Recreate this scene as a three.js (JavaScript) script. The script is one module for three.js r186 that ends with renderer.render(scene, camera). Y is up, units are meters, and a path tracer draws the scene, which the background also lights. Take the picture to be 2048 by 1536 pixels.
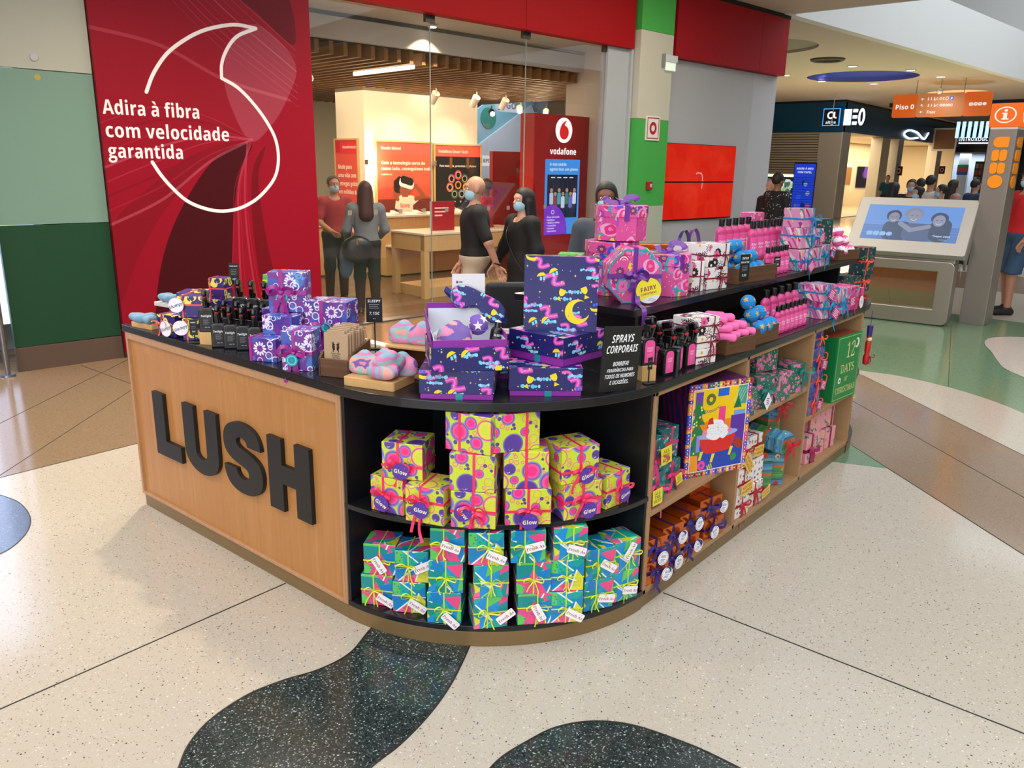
import * as THREE from 'three';
import { RoundedBoxGeometry } from 'three/addons/geometries/RoundedBoxGeometry.js';
import { mergeGeometries, mergeVertices, toCreasedNormals } from 'three/addons/utils/BufferGeometryUtils.js';
import { RectAreaLightUniformsLib } from 'three/addons/lights/RectAreaLightUniformsLib.js';

// ---------------------------------------------------------------- camera, lights, exposure
const scene = new THREE.Scene();
scene.background = new THREE.Color(0x9fb2c4);
const camera = new THREE.PerspectiveCamera(51.152, 2048 / 1536, 0.05, 200);
camera.position.set(2.4562, 1.8743, 1.8992);
camera.rotation.order = 'YXZ';
camera.rotation.set(-0.2655, 0.6924, 0.0174);
const renderer = new THREE.WebGLRenderer({ antialias: true });
renderer.toneMapping = THREE.LinearToneMapping;
renderer.toneMappingExposure = 1.0;
renderer.shadowMap.enabled = true;
RectAreaLightUniformsLib.init();
const D2R = Math.PI / 180, V3 = (x, y, z) => new THREE.Vector3(x, y, z);
function areaLight(w, h, pos, target, color, intensity) {
  const l = new THREE.RectAreaLight(color, intensity, w, h);
  l.position.set(...pos); l.lookAt(...target); l.name = 'area_light'; scene.add(l); return l;
}
// unseen roof lights over the two voids, placed to light counter and far hall
const SKY = { main: 0.8, front: 1.9, far: 1.6, window: 2.2 };
areaLight(12.6, 21, [5.5, 10.2, 1.9], [5.5, 0, 1.9], 0xf1f5ff, SKY.main);
// unseen glazed front behind the camera, placed to light surfaces facing it
areaLight(12.6, 8.6, [5.6, 5.2, 13.6], [5.6, 5.2, 0], 0xf4f6ff, SKY.front);
areaLight(9, 14, [2.5, 10.2, -21], [2.5, 0, -21], 0xf1f5ff, SKY.far);

// ---------------------------------------------------------------- helpers
function rng(seed) { let s = seed | 0; return () => { s = (s + 0x6d2b79f5) | 0; let t = Math.imul(s ^ (s >>> 15), 1 | s); t = (t + Math.imul(t ^ (t >>> 7), 61 | t)) ^ t; return ((t ^ (t >>> 14)) >>> 0) / 4294967296; }; }
const C = (c) => new THREE.Color(c);
const mats = {};
function mat(color, roughness = 0.6, o = {}) {
  const key = color + '|' + roughness + '|' + JSON.stringify(o);
  return mats[key] ??= new THREE.MeshPhysicalMaterial({ color, roughness, ...o });
}
function tmat(map, roughness = 0.5, o = {}) { return new THREE.MeshPhysicalMaterial({ map, roughness, ...o }); }
function canvasTex(w, h, draw, repeat = false) {
  const c = document.createElement('canvas'); c.width = w; c.height = h;
  const g = c.getContext('2d'); draw(g, w, h);
  const t = new THREE.CanvasTexture(c); t.colorSpace = THREE.SRGBColorSpace;
  if (repeat) t.wrapS = t.wrapT = THREE.RepeatWrapping;
  return t;
}
const used = {};
function numbered(n) { const k = used[n] = (used[n] ?? -1) + 1; return k ? n + '_' + String(k).padStart(3, '0') : n; }
function tag(o, label, category, group, kind) {
  if (label) o.userData.label = label; if (category) o.userData.category = category;
  if (group) o.userData.group = group; if (kind) o.userData.kind = kind; return o;
}
function thing(name, label, category, [x, y, z] = [0, 0, 0], turn = 0, group) {
  const o = new THREE.Group(); o.name = numbered(name); scene.add(o);
  o.position.set(x, y, z); o.rotation.y = turn; return tag(o, label, category, group);
}
function obj(name, geo, m, parent, label) {
  const g = Array.isArray(geo) ? merge(geo) : geo;
  const o = new THREE.Mesh(g, m); o.name = parent === scene ? numbered(name) : name; o.castShadow = o.receiveShadow = true;
  parent.add(o); if (label) o.userData.label = label; return o;
}
function structure(name, geo, m, parent = scene) { const o = obj(name, geo, m, parent); if (parent === scene) o.userData.kind = 'structure'; return o; }
function sgroup(name, pos = [0, 0, 0], turn = 0) { const o = new THREE.Group(); o.name = name; o.position.set(...pos); o.rotation.y = turn; o.userData.kind = 'structure'; scene.add(o); return o; }
function copy(o, label, pos, turn) {
  const c = o.clone(); c.name = numbered(o.name.replace(/_\d{3}$/, '')); c.userData = { ...o.userData }; scene.add(c);
  if (label) c.userData.label = label; if (pos) c.position.set(...pos); if (turn !== undefined) c.rotation.y = turn; return c;
}
function merge(list) {
  const l = list.map((g) => { const q = g.index ? g.toNonIndexed() : g; for (const k of Object.keys(q.attributes)) if (!['position', 'normal', 'uv', 'color'].includes(k)) q.deleteAttribute(k); return q; });
  const anyColor = l.some((g) => g.attributes.color);
  for (const g of l) {
    if (!g.attributes.uv) g.setAttribute('uv', new THREE.BufferAttribute(new Float32Array(g.attributes.position.count * 2), 2));
    if (anyColor && !g.attributes.color) g.setAttribute('color', new THREE.BufferAttribute(new Float32Array(g.attributes.position.count * 3).fill(1), 3));
  }
  return mergeGeometries(l, false);
}
function xf(g, x = 0, y = 0, z = 0, rx = 0, ry = 0, rz = 0) {
  const m = new THREE.Matrix4().makeRotationFromEuler(new THREE.Euler(rx, ry, rz, 'YXZ')).setPosition(x, y, z);
  g.applyMatrix4(m); return g;
}
// box uv in metres, by the dominant axis of each triangle
function boxUV(geo, scale = 1, ou = 0, ov = 0) {
  const g = geo.index ? geo.toNonIndexed() : geo, p = g.attributes.position, n = p.count, uv = new Float32Array(n * 2);
  const a = V3(), b = V3(), c = V3(), q = V3();
  for (let i = 0; i < n; i += 3) {
    a.fromBufferAttribute(p, i); b.fromBufferAttribute(p, i + 1); c.fromBufferAttribute(p, i + 2);
    q.crossVectors(b.clone().sub(a), c.clone().sub(a));
    const ax = Math.abs(q.x), ay = Math.abs(q.y), az = Math.abs(q.z);
    [a, b, c].forEach((v, k) => {
      let s, t;
      if (ay >= ax && ay >= az) { s = v.x; t = -v.z; } else if (ax >= az) { s = q.x > 0 ? -v.z : v.z; t = v.y; s += 0.37; } else { s = q.z > 0 ? v.x : -v.x; t = v.y; }
      uv[(i + k) * 2] = s / scale + ou; uv[(i + k) * 2 + 1] = t / scale + ov;
    });
  }
  g.setAttribute('uv', new THREE.BufferAttribute(uv, 2)); return g;
}
// box with rounded edges whose base centre is at x, y, z
function bx(w, h, d, x = 0, y = 0, z = 0, r = 0.003, seg = 1) {
  const g = r > 0 ? new RoundedBoxGeometry(w, h, d, seg, Math.min(r, w / 2.01, h / 2.01, d / 2.01)) : new THREE.BoxGeometry(w, h, d);
  return boxUV(g.translate(x, y + h / 2, z));
}
function rbox(w, h, d, x, y, z, rx = 0, ry = 0, rz = 0, r = 0.002) { return xf(boxUV(r > 0 ? new RoundedBoxGeometry(w, h, d, 1, Math.min(r, w / 2.01, h / 2.01, d / 2.01)) : new THREE.BoxGeometry(w, h, d)), x, y, z, rx, ry, rz); }
function cyl(r1, r2, h, x = 0, y = 0, z = 0, seg = 24) { return new THREE.CylinderGeometry(r2, r1, h, seg).translate(x, y + h / 2, z); }
function lathe(pts, seg = 28) { return new THREE.LatheGeometry(pts.map(([a, b]) => new THREE.Vector2(a, b)), seg); }
function shapeOf(pts) { const s = new THREE.Shape(); pts.forEach(([a, b], i) => i ? s.lineTo(a, b) : s.moveTo(a, b)); s.closePath(); return s; }
function roundRect(w, h, r) {
  const s = new THREE.Shape(), x = -w / 2, y = -h / 2;
  s.moveTo(x + r, y); s.lineTo(x + w - r, y); s.absarc(x + w - r, y + r, r, -Math.PI / 2, 0); s.lineTo(x + w, y + h - r); s.absarc(x + w - r, y + h - r, r, 0, Math.PI / 2);
  s.lineTo(x + r, y + h); s.absarc(x + r, y + h - r, r, Math.PI / 2, Math.PI); s.lineTo(x, y + r); s.absarc(x + r, y + r, r, Math.PI, Math.PI * 1.5); return s;
}
function disc(r) { const s = new THREE.Shape(); s.absarc(0, 0, r, 0, Math.PI * 2); return s; }
function ext(shape, depth, bevel = 0, curveSegments = 16, x = 0, y = 0, z = 0) {
  return new THREE.ExtrudeGeometry(shape, { depth: depth - 2 * bevel, bevelEnabled: bevel > 0, bevelSize: bevel, bevelThickness: bevel, bevelOffset: -bevel, bevelSegments: 2, curveSegments }).translate(x, y, z + bevel);
}
// thin plate in the xy plane, front face at +z, picture stretched over its bounds (front face only keeps the picture, sides get its edge)
function plate(shape, t, seg = 24) {
  const g = ext(shape, t, 0, seg); g.computeBoundingBox(); const b = g.boundingBox, p = g.attributes.position, uv = g.attributes.uv;
  for (let i = 0; i < p.count; i++) uv.setXY(i, (p.getX(i) - b.min.x) / (b.max.x - b.min.x), (p.getY(i) - b.min.y) / (b.max.y - b.min.y));
  return g;
}
function rect(w, h) { return shapeOf([[-w / 2, -h / 2], [w / 2, -h / 2], [w / 2, h / 2], [-w / 2, h / 2]]); }
// flat ribbon swept along points; side(t, tangent) gives the width direction
function strip(points, width, side, n = 24, taper = false) {
  const c = new THREE.CatmullRomCurve3(points.map((p) => V3(...p))), pos = [], uv = [], idx = [];
  for (let i = 0; i <= n; i++) {
    const t = i / n, p = c.getPoint(t), tn = c.getTangent(t), s = side(t, tn).normalize(), w = width / 2;
    pos.push(p.x - s.x * w, p.y - s.y * w, p.z - s.z * w, p.x + s.x * w, p.y + s.y * w, p.z + s.z * w); uv.push(0, t, 1, t);
    if (i < n) { const k = i * 2; idx.push(k, k + 1, k + 2, k + 1, k + 3, k + 2); }
  }
  const g = new THREE.BufferGeometry(); g.setAttribute('position', new THREE.Float32BufferAttribute(pos, 3)); g.setAttribute('uv', new THREE.Float32BufferAttribute(uv, 2)); g.setIndex(idx); g.computeVertexNormals(); return g;
}
// bow in the xy plane (front +z): two loops, a knot and two tails of ribbon width w
function bowGeo(size, w, seed = 1, tail = 1.6, droop = 0.5) {
  const r = rng(seed), out = [];
  for (const s of [-1, 1]) {
    const up = (0.25 + 0.35 * r()) * size, L = size * (0.8 + 0.4 * r()), tilt = 0.35 + 0.5 * r();
    const pts = [[0, 0, .004], [s * L * .5, up * 1.1, .012 + size * .12], [s * L, up * .6, .014 + size * .16], [s * L * .96, -up * .25, .012 + size * .1], [s * L * .45, -up * .2, .008], [0, 0, .005]];
    out.push(strip(pts, w, (t, tn) => V3(0, 0, 1).multiplyScalar(tilt).add(V3(-tn.y, tn.x, 0)), 26));
    const T = size * tail * (0.8 + 0.5 * r()), dx = s * size * (0.25 + 0.6 * r()), cv = (r() - .5) * size * .8;
    out.push(strip([[0, 0, .004], [dx * .4 + cv * .3, -T * .3, .01], [dx * .8 + cv, -T * .65 * (0.6 + droop), .007], [dx + cv * .4, -T, .011]], w, (t, tn) => V3(-tn.y, tn.x, .35 * Math.sin(t * 5)), 18));
  }
  out.push(new THREE.SphereGeometry(w * .75, 8, 6).scale(1.1, .9, .7).translate(0, 0, .005));
  return merge(out);
}
// parcel ribbon round a w x h x d box standing on y = 0: one upright band at px, one level band at height py
function ribbonGeo(w, h, d, rw, px = 0, py = 0.5, t = 0.0012, both = true) {
  const e = t, out = [];
  if (px !== null) out.push(bx(rw, h + e, t * 2, px * w, 0, d / 2, 0), bx(rw, h + e, t * 2, px * w, 0, -d / 2, 0), bx(rw, t * 2, d + e, px * w, h - e, 0, 0));
  if (both) { const y = h * py - rw / 2; out.push(bx(w + 2 * e, rw, t * 2, 0, y, d / 2 + .0003, 0), bx(w + 2 * e, rw, t * 2, 0, y, -d / 2 - .0003, 0), bx(t * 2, rw, d + e, w / 2, y, 0, 0), bx(t * 2, rw, d + e, -w / 2, y, 0, 0)); }
  return merge(out);
}
const geoCache = {};
const cached = (k, f) => geoCache[k] ??= f();
// surface nets over a signed distance field (inside negative)
function surfaceNets(f, mn, mx, h) {
  const nx = Math.ceil((mx[0] - mn[0]) / h) + 1, ny = Math.ceil((mx[1] - mn[1]) / h) + 1, nz = Math.ceil((mx[2] - mn[2]) / h) + 1;
  const F = new Float32Array(nx * ny * nz), id = new Int32Array(nx * ny * nz).fill(-1), at = (i, j, k) => i + nx * (j + ny * k);
  for (let k = 0; k < nz; k++) for (let j = 0; j < ny; j++) for (let i = 0; i < nx; i++) F[at(i, j, k)] = f(mn[0] + i * h, mn[1] + j * h, mn[2] + k * h);
  const pos = [], idx = [], off = [0, 1, nx, nx + 1, nx * ny, nx * ny + 1, nx * ny + nx, nx * ny + nx + 1];
  for (let k = 0; k < nz - 1; k++) for (let j = 0; j < ny - 1; j++) for (let i = 0; i < nx - 1; i++) {
    const o = at(i, j, k); let neg = 0; for (let c = 0; c < 8; c++) if (F[o + off[c]] < 0) neg++;
    if (!neg || neg === 8) continue;
    let x = 0, y = 0, z = 0, n = 0;
    for (let c = 0; c < 8; c++) for (let b = 0; b < 3; b++) { if (c >> b & 1) continue; const e = c | 1 << b, va = F[o + off[c]], vb = F[o + off[e]]; if (va < 0 === vb < 0) continue; const t = va / (va - vb); x += (c & 1) + (b === 0 ? t : 0); y += (c >> 1 & 1) + (b === 1 ? t : 0); z += (c >> 2 & 1) + (b === 2 ? t : 0); n++; }
    id[o] = pos.length / 3; pos.push(mn[0] + (i + x / n) * h, mn[1] + (j + y / n) * h, mn[2] + (k + z / n) * h);
  }
  const quad = (a, b, c, d, flip) => { if (a < 0 || b < 0 || c < 0 || d < 0) return; flip ? idx.push(a, c, b, a, d, c) : idx.push(a, b, c, a, c, d); };
  for (let k = 1; k < nz - 1; k++) for (let j = 1; j < ny - 1; j++) for (let i = 1; i < nx - 1; i++) {
    const o = at(i, j, k), s = F[o] < 0;
    if (s !== F[o + 1] < 0) quad(id[o - nx - nx * ny], id[o - nx * ny], id[o], id[o - nx], !s);
    if (s !== F[o + nx] < 0) quad(id[o - 1 - nx * ny], id[o - 1], id[o], id[o - nx * ny], !s);
    if (s !== F[o + nx * ny] < 0) quad(id[o - 1 - nx], id[o - nx], id[o], id[o - 1], !s);
  }
  const g = new THREE.BufferGeometry(); g.setAttribute('position', new THREE.Float32BufferAttribute(pos, 3)); g.setIndex(idx); g.computeVertexNormals(); return g;
}
const smin = (a, b, k) => { const h = Math.max(k - Math.abs(a - b), 0) / k; return Math.min(a, b) - h * h * k * .25; };
function capsule([ax, ay, az], [bx_, by, bz], ra, rb, zs = 1) {
  const dx = bx_ - ax, dy = by - ay, dz = (bz - az) * zs, L = dx * dx + dy * dy + dz * dz + 1e-9;
  return (x, y, z) => { const px = x - ax, py = y - ay, pz = (z - az) * zs; let t = (px * dx + py * dy + pz * dz) / L; t = t < 0 ? 0 : t > 1 ? 1 : t; const qx = px - dx * t, qy = py - dy * t, qz = pz - dz * t; return Math.sqrt(qx * qx + qy * qy + qz * qz) - (ra + (rb - ra) * t); };
}
function ell([cx, cy, cz], [rx, ry, rz]) { const m = Math.min(rx, ry, rz); return (x, y, z) => { const a = (x - cx) / rx, b = (y - cy) / ry, c = (z - cz) / rz; return (Math.sqrt(a * a + b * b + c * c) - 1) * m; }; }
const blend = (list, k) => (x, y, z) => { let d = 9; for (const f of list) d = smin(d, f(x, y, z), k); return d; };
// value noise for patterns on solids
const hash3 = (i, j, k) => { let h = Math.imul(i, 374761393) ^ Math.imul(j, 668265263) ^ Math.imul(k, 2147483647 - 1442695); h = Math.imul(h ^ (h >>> 13), 1274126177); return ((h ^ (h >>> 16)) >>> 0) / 4294967296; };
function noise3(x, y, z) {
  const i = Math.floor(x), j = Math.floor(y), k = Math.floor(z), s = (t) => t * t * (3 - 2 * t), u = s(x - i), v = s(y - j), w = s(z - k), L = (a, b, t) => a + (b - a) * t;
  return L(L(L(hash3(i, j, k), hash3(i + 1, j, k), u), L(hash3(i, j + 1, k), hash3(i + 1, j + 1, k), u), v), L(L(hash3(i, j, k + 1), hash3(i + 1, j, k + 1), u), L(hash3(i, j + 1, k + 1), hash3(i + 1, j + 1, k + 1), u), v), w);
}
function paint(geo, f) { const p = geo.attributes.position, c = new Float32Array(p.count * 3); for (let i = 0; i < p.count; i++) { const q = f(p.getX(i), p.getY(i), p.getZ(i)); c[i * 3] = q.r; c[i * 3 + 1] = q.g; c[i * 3 + 2] = q.b; } geo.setAttribute('color', new THREE.BufferAttribute(c, 3)); return geo; }
// drawing helpers for printed paper
function star4(g, x, y, r, c) { g.fillStyle = c; g.beginPath(); for (let i = 0; i < 8; i++) { const a = i * Math.PI / 4, q = i % 2 ? r * .32 : r; g.lineTo(x + Math.sin(a) * q, y - Math.cos(a) * q); } g.fill(); }
function star5(g, x, y, r, c, rot = 0) { g.fillStyle = c; g.beginPath(); for (let i = 0; i < 10; i++) { const a = i * Math.PI / 5 + rot, q = i % 2 ? r * .45 : r; g.lineTo(x + Math.sin(a) * q, y - Math.cos(a) * q); } g.fill(); }
function circ(g, x, y, r, c, stroke) { g.beginPath(); g.arc(x, y, r, 0, 7); if (c) { g.fillStyle = c; g.fill(); } if (stroke) { g.strokeStyle = stroke[0]; g.lineWidth = stroke[1]; g.stroke(); } }
function poly(g, pts, c) { g.fillStyle = c; g.beginPath(); pts.forEach(([a, b]) => g.lineTo(a, b)); g.fill(); }
function tiled(g, w, h, f) { for (const dx of [-w, 0, w]) for (const dy of [-h, 0, h]) { g.save(); g.translate(dx, dy); f(); g.restore(); } }
function text(g, s, x, y, px, c, o = {}) {
  g.save(); g.translate(x, y); if (o.rot) g.rotate(o.rot); if (o.skew) g.transform(1, 0, o.skew, 1, 0, 0); if (o.sx) g.scale(o.sx, 1);
  g.font = (o.weight ?? 'bold') + ' ' + px + 'px ' + (o.font ?? 'sans-serif'); g.textAlign = o.align ?? 'center'; g.textBaseline = 'middle'; g.fillStyle = c; g.fillText(s, 0, 0); g.restore();
}
function crescent(g, x, y, r, c, rot = 0) { g.save(); g.translate(x, y); g.rotate(rot); g.fillStyle = c; g.beginPath(); g.arc(0, 0, r, .6, 5.7); g.arc(r * .42, 0, r * .68, 5.35, .95, true); g.fill(); g.restore(); }
function flower(g, x, y, r, n, c, mid) { g.fillStyle = c; for (let i = 0; i < n; i++) { g.save(); g.translate(x, y); g.rotate(i * Math.PI * 2 / n); g.beginPath(); g.ellipse(0, -r * .62, r * .26, r * .42, 0, 0, 7); g.fill(); g.restore(); } circ(g, x, y, r * .3, mid); }
function blob(g, x, y, r, c, R, n = 8, amp = .35) { const q = Array.from({ length: n }, () => r * (1 - amp + 2 * amp * R())), P = (i) => { const a = i / n * 6.283; return [x + Math.cos(a) * q[(i + n) % n], y + Math.sin(a) * q[(i + n) % n]]; }; g.fillStyle = c; g.beginPath(); for (let i = 0; i <= n; i++) { const [a, b] = P(i), [d, e] = P(i + 1); if (!i) g.moveTo((a + d) / 2, (b + e) / 2); else g.quadraticCurveTo(a, b, (a + d) / 2, (b + e) / 2); } g.fill(); }

// ---------------------------------------------------------------- floor: polished terrazzo fields with metal divider strips
function terrazzo(size, base, specks, seed) {
  return canvasTex(size, size, (g, w) => {
    const r = rng(seed); g.fillStyle = base; g.fillRect(0, 0, w, w);
    for (const [cols, n, a, b] of specks) for (let i = 0; i < n; i++) {
      const x = r() * w, y = r() * w, s = a + (b - a) * r() * r(), k = 4 + Math.floor(r() * 3), rot = r() * 6.28, pts = [];
      for (let j = 0; j < k; j++) { const t = rot + j / k * 6.283; pts.push([Math.cos(t) * s * (.6 + .6 * r()), Math.sin(t) * s * (.6 + .6 * r())]); }
      const c = cols[Math.floor(r() * cols.length)];
      for (const dx of x < 16 ? [0, w] : x > w - 16 ? [0, -w] : [0]) for (const dy of y < 16 ? [0, w] : y > w - 16 ? [0, -w] : [0]) poly(g, pts.map(([p, q]) => [p + x + dx, q + y + dy]), c);
    }
  }, true);
}
function terrazzoMat(size, metres, ...a) { const t = terrazzo(size, ...a); t.repeat.set(1 / metres, 1 / metres); t.anisotropy = 8; return new THREE.MeshPhysicalMaterial({ map: t, roughness: 0.13, specularIntensity: 1 }); }
const TZ = {
  white: terrazzoMat(2048, 2.2, '#bdb3a2', [[['#c9c0b0', '#b4a994', '#c2b6a2'], 16000, 2, 6], [['#b5a58a', '#dcd4c6'], 7000, 2, 5], [['#4a423a', '#5d5347', '#332e2a'], 4600, 1.2, 4.2], [['#8d7f6c', '#7d6f5e'], 3600, 1.2, 3.6]], 11),
  dark: terrazzoMat(1024, 0.9, '#2c3432', [[['#3b4643', '#242b2a', '#465350'], 7000, 3, 8], [['#7d8b84', '#98a49d', '#66746e', '#aab5ae'], 5200, 2, 6], [['#121615', '#1b2020'], 2600, 2, 7]], 12),
  brown: terrazzoMat(1024, 1.3, '#8d745a', [[['#826a50', '#9a8168', '#765f47'], 9000, 2, 5], [['#b29b80', '#5f4c3a'], 2200, 1, 3.5]], 13),
  green: terrazzoMat(1024, 1.3, '#6d8a68', [[['#5f7b5a', '#799674', '#557052'], 9000, 2, 5], [['#93ab8c', '#40583f'], 2200, 1, 3.5]], 14),
  blue: terrazzoMat(512, 0.6, '#4f5a72', [[['#44506a', '#5c6780'], 3000, 2, 6], [['#7d879b', '#2e3646'], 1100, 1.5, 5]], 15),
  pink: terrazzoMat(512, 0.8, '#cfc3b8', [[['#c3b6aa', '#dad0c6'], 3000, 2, 5], [['#8d8077'], 500, 1, 3]], 16),
};
const floor = sgroup('floor');
function field(name, pts, m, top) {     // pts in world x, z
  const s = shapeOf(pts.map(([x, z]) => [x, -z])), g = new THREE.ExtrudeGeometry(s, { depth: .02, bevelEnabled: false, curveSegments: 24 });
  return structure(name, g.rotateX(-Math.PI / 2).translate(0, top - .02, 0), m, floor);
}
const smooth = (pts, n = 8, closed = false) => new THREE.CatmullRomCurve3(pts.map(([x, z]) => V3(x, 0, z)), closed, 'centripetal').getPoints((pts.length - (closed ? 0 : 1)) * n).map((p) => [p.x, p.z]);
const stripMetal = mat('#2b2622', .5);
function divider(pts, w = .005, top = .0022, n = 1) {
  const out = []; for (let i = 0; i + 1 < pts.length; i++) { const [ax, az] = pts[i], [bx_, bz] = pts[i + 1], L = Math.hypot(bx_ - ax, bz - az); if (L < 1e-4) continue; out.push(xf(new THREE.BoxGeometry(L + w * .8, .006, w), (ax + bx_) / 2, top - .003, (az + bz) / 2, 0, -Math.atan2(bz - az, bx_ - ax), 0)); }
  structure('divider_strip', out, stripMetal, floor);
}
structure('floor_slab', boxUV(new THREE.BoxGeometry(34, .3, 76).translate(-2, -.17, -24)), mat('#8f877b', .5), floor);
field('white_terrazzo', [[-19, -62], [15, -62], [15, 14], [-19, 14]], TZ.white, 0);
// brown field along the shop fronts, with a diagonal band crossing under the kiosk
field('brown_terrazzo', [[-2.81, 14], [-2.81, -1.05], [-2.2, -1.75], [-.35, -3.6], [.29, -5.95], [-2.5, -8.74], [-3.6, -11], [-6.5, -11], [-6.5, 14]].reverse(), TZ.brown, .0008);
field('brown_terrazzo', [[-.5, -2.41], [.88, -3.79], [2.09, -2.66], [7, 2.0], [7, .55], [1.84, -4.4], [.29, -5.95], [-2, -4.9]], TZ.brown, .0009);
const gcurve = smooth([[-1.6, -5.9], [-.4, -6.1], [.25, -6.15], [.56, -6.18], [1.02, -6.05], [1.38, -5.84], [1.67, -5.58], [2.6, -4.4], [5, -1.5], [8, 1.2]]);
field('green_terrazzo', [...gcurve, [14, 1.2], [14, -10.3], [2.2, -10.3], [-2.6, -10.6], [-3.9, -9]], TZ.green, .001);
field('green_terrazzo', [[.6, -3.35], [.91, -3.37], [1.22, -3.49], [1.2, -3.5], [.88, -3.79], [.4, -4.2]], TZ.green, .0012);
field('brown_terrazzo', [[-4.2, -13.5], [14, -13.2], [14, -15.6], [-4.6, -16.2]], TZ.brown, .001);
field('green_terrazzo', [[-8, -20], [14, -19], [14, -23.5], [-8, -24.5]], TZ.green, .001);
const blobR = smooth([[1.47, -6.97], [1.26, -7.26], [1.14, -7.59], [1.0, -8.06], [.88, -8.4], [.83, -8.7], [.86, -8.96], [1.13, -9.25], [2, -9.4], [3.2, -8.8], [3.4, -7.4], [2.4, -6.4], [1.9, -6.5]], 6, true);
field('pale_terrazzo', blobR, TZ.pink, .0018); divider(blobR);
// dark wavy band and rounded patches in the foreground
const bandL = smooth([[.02, -.35], [.13, -.01], [.2, .16], [.195, .3], [.15, .43], [.125, .56], [.15, .73], [.21, .84], [.3, .93], [.6, 1.25], [1.0, 1.6]]), bandR = smooth([[.4, -.4], [.54, -.16], [.64, .04], [.7, .21], [.735, .38], [.745, .52], [.8, .66], [1.0, .9], [1.4, 1.3]]);
field('dark_terrazzo', [...bandL, ...bandR.slice().reverse()], TZ.dark, .0016); divider(bandL, .006, .003); divider(bandR, .006, .003);
const patch = smooth([[1.04, .3], [1.03, .2], [1.045, .09], [1.075, -.03], [1.15, -.14], [1.26, -.215], [1.42, -.255], [1.56, -.27], [1.8, -.25], [2.1, -.1], [2.3, .4], [2.0, 1], [1.4, 1.1], [1.1, .8]], 6, true);
field('dark_terrazzo', patch, TZ.dark, .0016); divider(patch, .006, .003);
const bluep = smooth([[-2.7, .53], [-2.52, .485], [-2.33, .455], [-2.04, .5], [-1.84, .61], [-1.73, .75], [-1.75, 1.0], [-2.1, 1.4], [-2.8, 1.5], [-3.1, 1], [-3, .7]], 6, true);
field('blue_terrazzo', bluep, TZ.blue, .0016); divider(bluep);
for (const p of [[[-.455, 0], [-.455, 3]], [[.9, -1.09], [9, -1.04]], [[-2.81, 3], [-2.81, -1.1]], [[-3.95, .01], [-5.3, -1.62]], [[-2.81, .42], [-4.6, -1.55]], [[-5.3, -1.13], [-3.9, -1.14]], [[-2.2, 2.1], [-3.95, .01]],
  [[.29, -5.95], [1.84, -4.4], [6.6, .4]], [[.2, -5.27], [.55, -4.93], [1.97, -3.53], [6, .5]], [[.88, -3.79], [2.09, -2.66], [6.4, 1.4]], [[.3, -9.5], [1.0, -6.1]], [[-.34, -9.35], [-.9, -6.05]], [[-3, -7.6], [-.34, -9.35]]]) divider(p);

// ---------------------------------------------------------------- the shop-front wall: frame with x along the wall, z towards the hall
const WP = [-5.335, 0, -1.553], TH = 1.4606;
const wx = Math.cos(TH), wz = -Math.sin(TH);
const W = (a, y, o = 0) => [WP[0] + a * wx + o * -wz, y, WP[2] + a * wz + o * wx];   // a along, o out of the wall
const wallGroup = (name) => sgroup(name, WP, TH);
const onWall = (name, label, category, a, y, o = 0, group, turn = 0) => thing(name, label, category, W(a, y, o), TH + turn, group);

const wl = wallGroup('wall_left');
structure('wall_core', bx(.6, 5, .3, -.25, 0, -.21, 0), mat('#8d8a80', .8), wl);
for (const [name, y0, y1, c, r] of [['baseboard', 0, .22, '#5a4a40', .35], ['dark_green_panel', .226, 1.297, '#053f24', .5], ['mint_panel', 1.303, 2.597, '#76988a', .42], ['cream_panel', 2.603, 5, '#b1b5a8', .45]])
  structure(name, bx(.905, y1 - y0, .06, -.46, y0, -.03, .002), mat(c, r), wl);
tag(obj('sensor_disc', xf(cyl(.035, .03, .012), ...W(-.459, 2.7, 0), Math.PI / 2, TH, 0), mat('#b9bcc4', .4), scene), 'small grey round disc on the cream wall panel', 'sensor');
tag(obj('round_sticker', xf(cyl(.026, .026, .002), ...W(-.452, 2.54, 0), Math.PI / 2, TH, 0), mat('#a8a24f', .6), scene), 'small yellowish round sticker on the mint wall panel', 'sticker');
// bright shop window beyond the end of the left wall
const wn = wallGroup('window_1');
structure('window_frame', [bx(3, .3, .1, -2.45, 0, -.55, 0), bx(3, 1.5, .1, -2.45, 3.1, -.55, 0)], mat('#8d8f96', .35, { metalness: .6 }), wn);
structure('lit_backdrop', bx(3.5, 2.75, .04, -2.2, .32, -.75, 0), new THREE.MeshStandardMaterial({ color: 0xdfe9ff, emissive: 0xbcd6ff, emissiveIntensity: 1.5 }), wn);
structure('shop_wall', [bx(3.4, 5, .1, -2.6, 0, -1.0, 0)], mat('#c9ccd6', .7), wn);
const wlight = new THREE.RectAreaLight(0xc4d8ff, SKY.window, 2.8, 2.6); wlight.position.set(...W(-2.45, 1.7, -.6)); wlight.lookAt(...W(-2.45, 1.7, 3)); scene.add(wlight);
const post = onWall('metal_post', 'slim brushed metal post before the bright shop window', 'post', -1.02, 0, .1);
obj('tube', cyl(.022, .022, 2.4), mat('#8f8f92', .3, { metalness: .9 }), post); obj('foot_plate', cyl(.06, .055, .02), mat('#7f7f82', .35, { metalness: .9 }), post);

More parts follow.
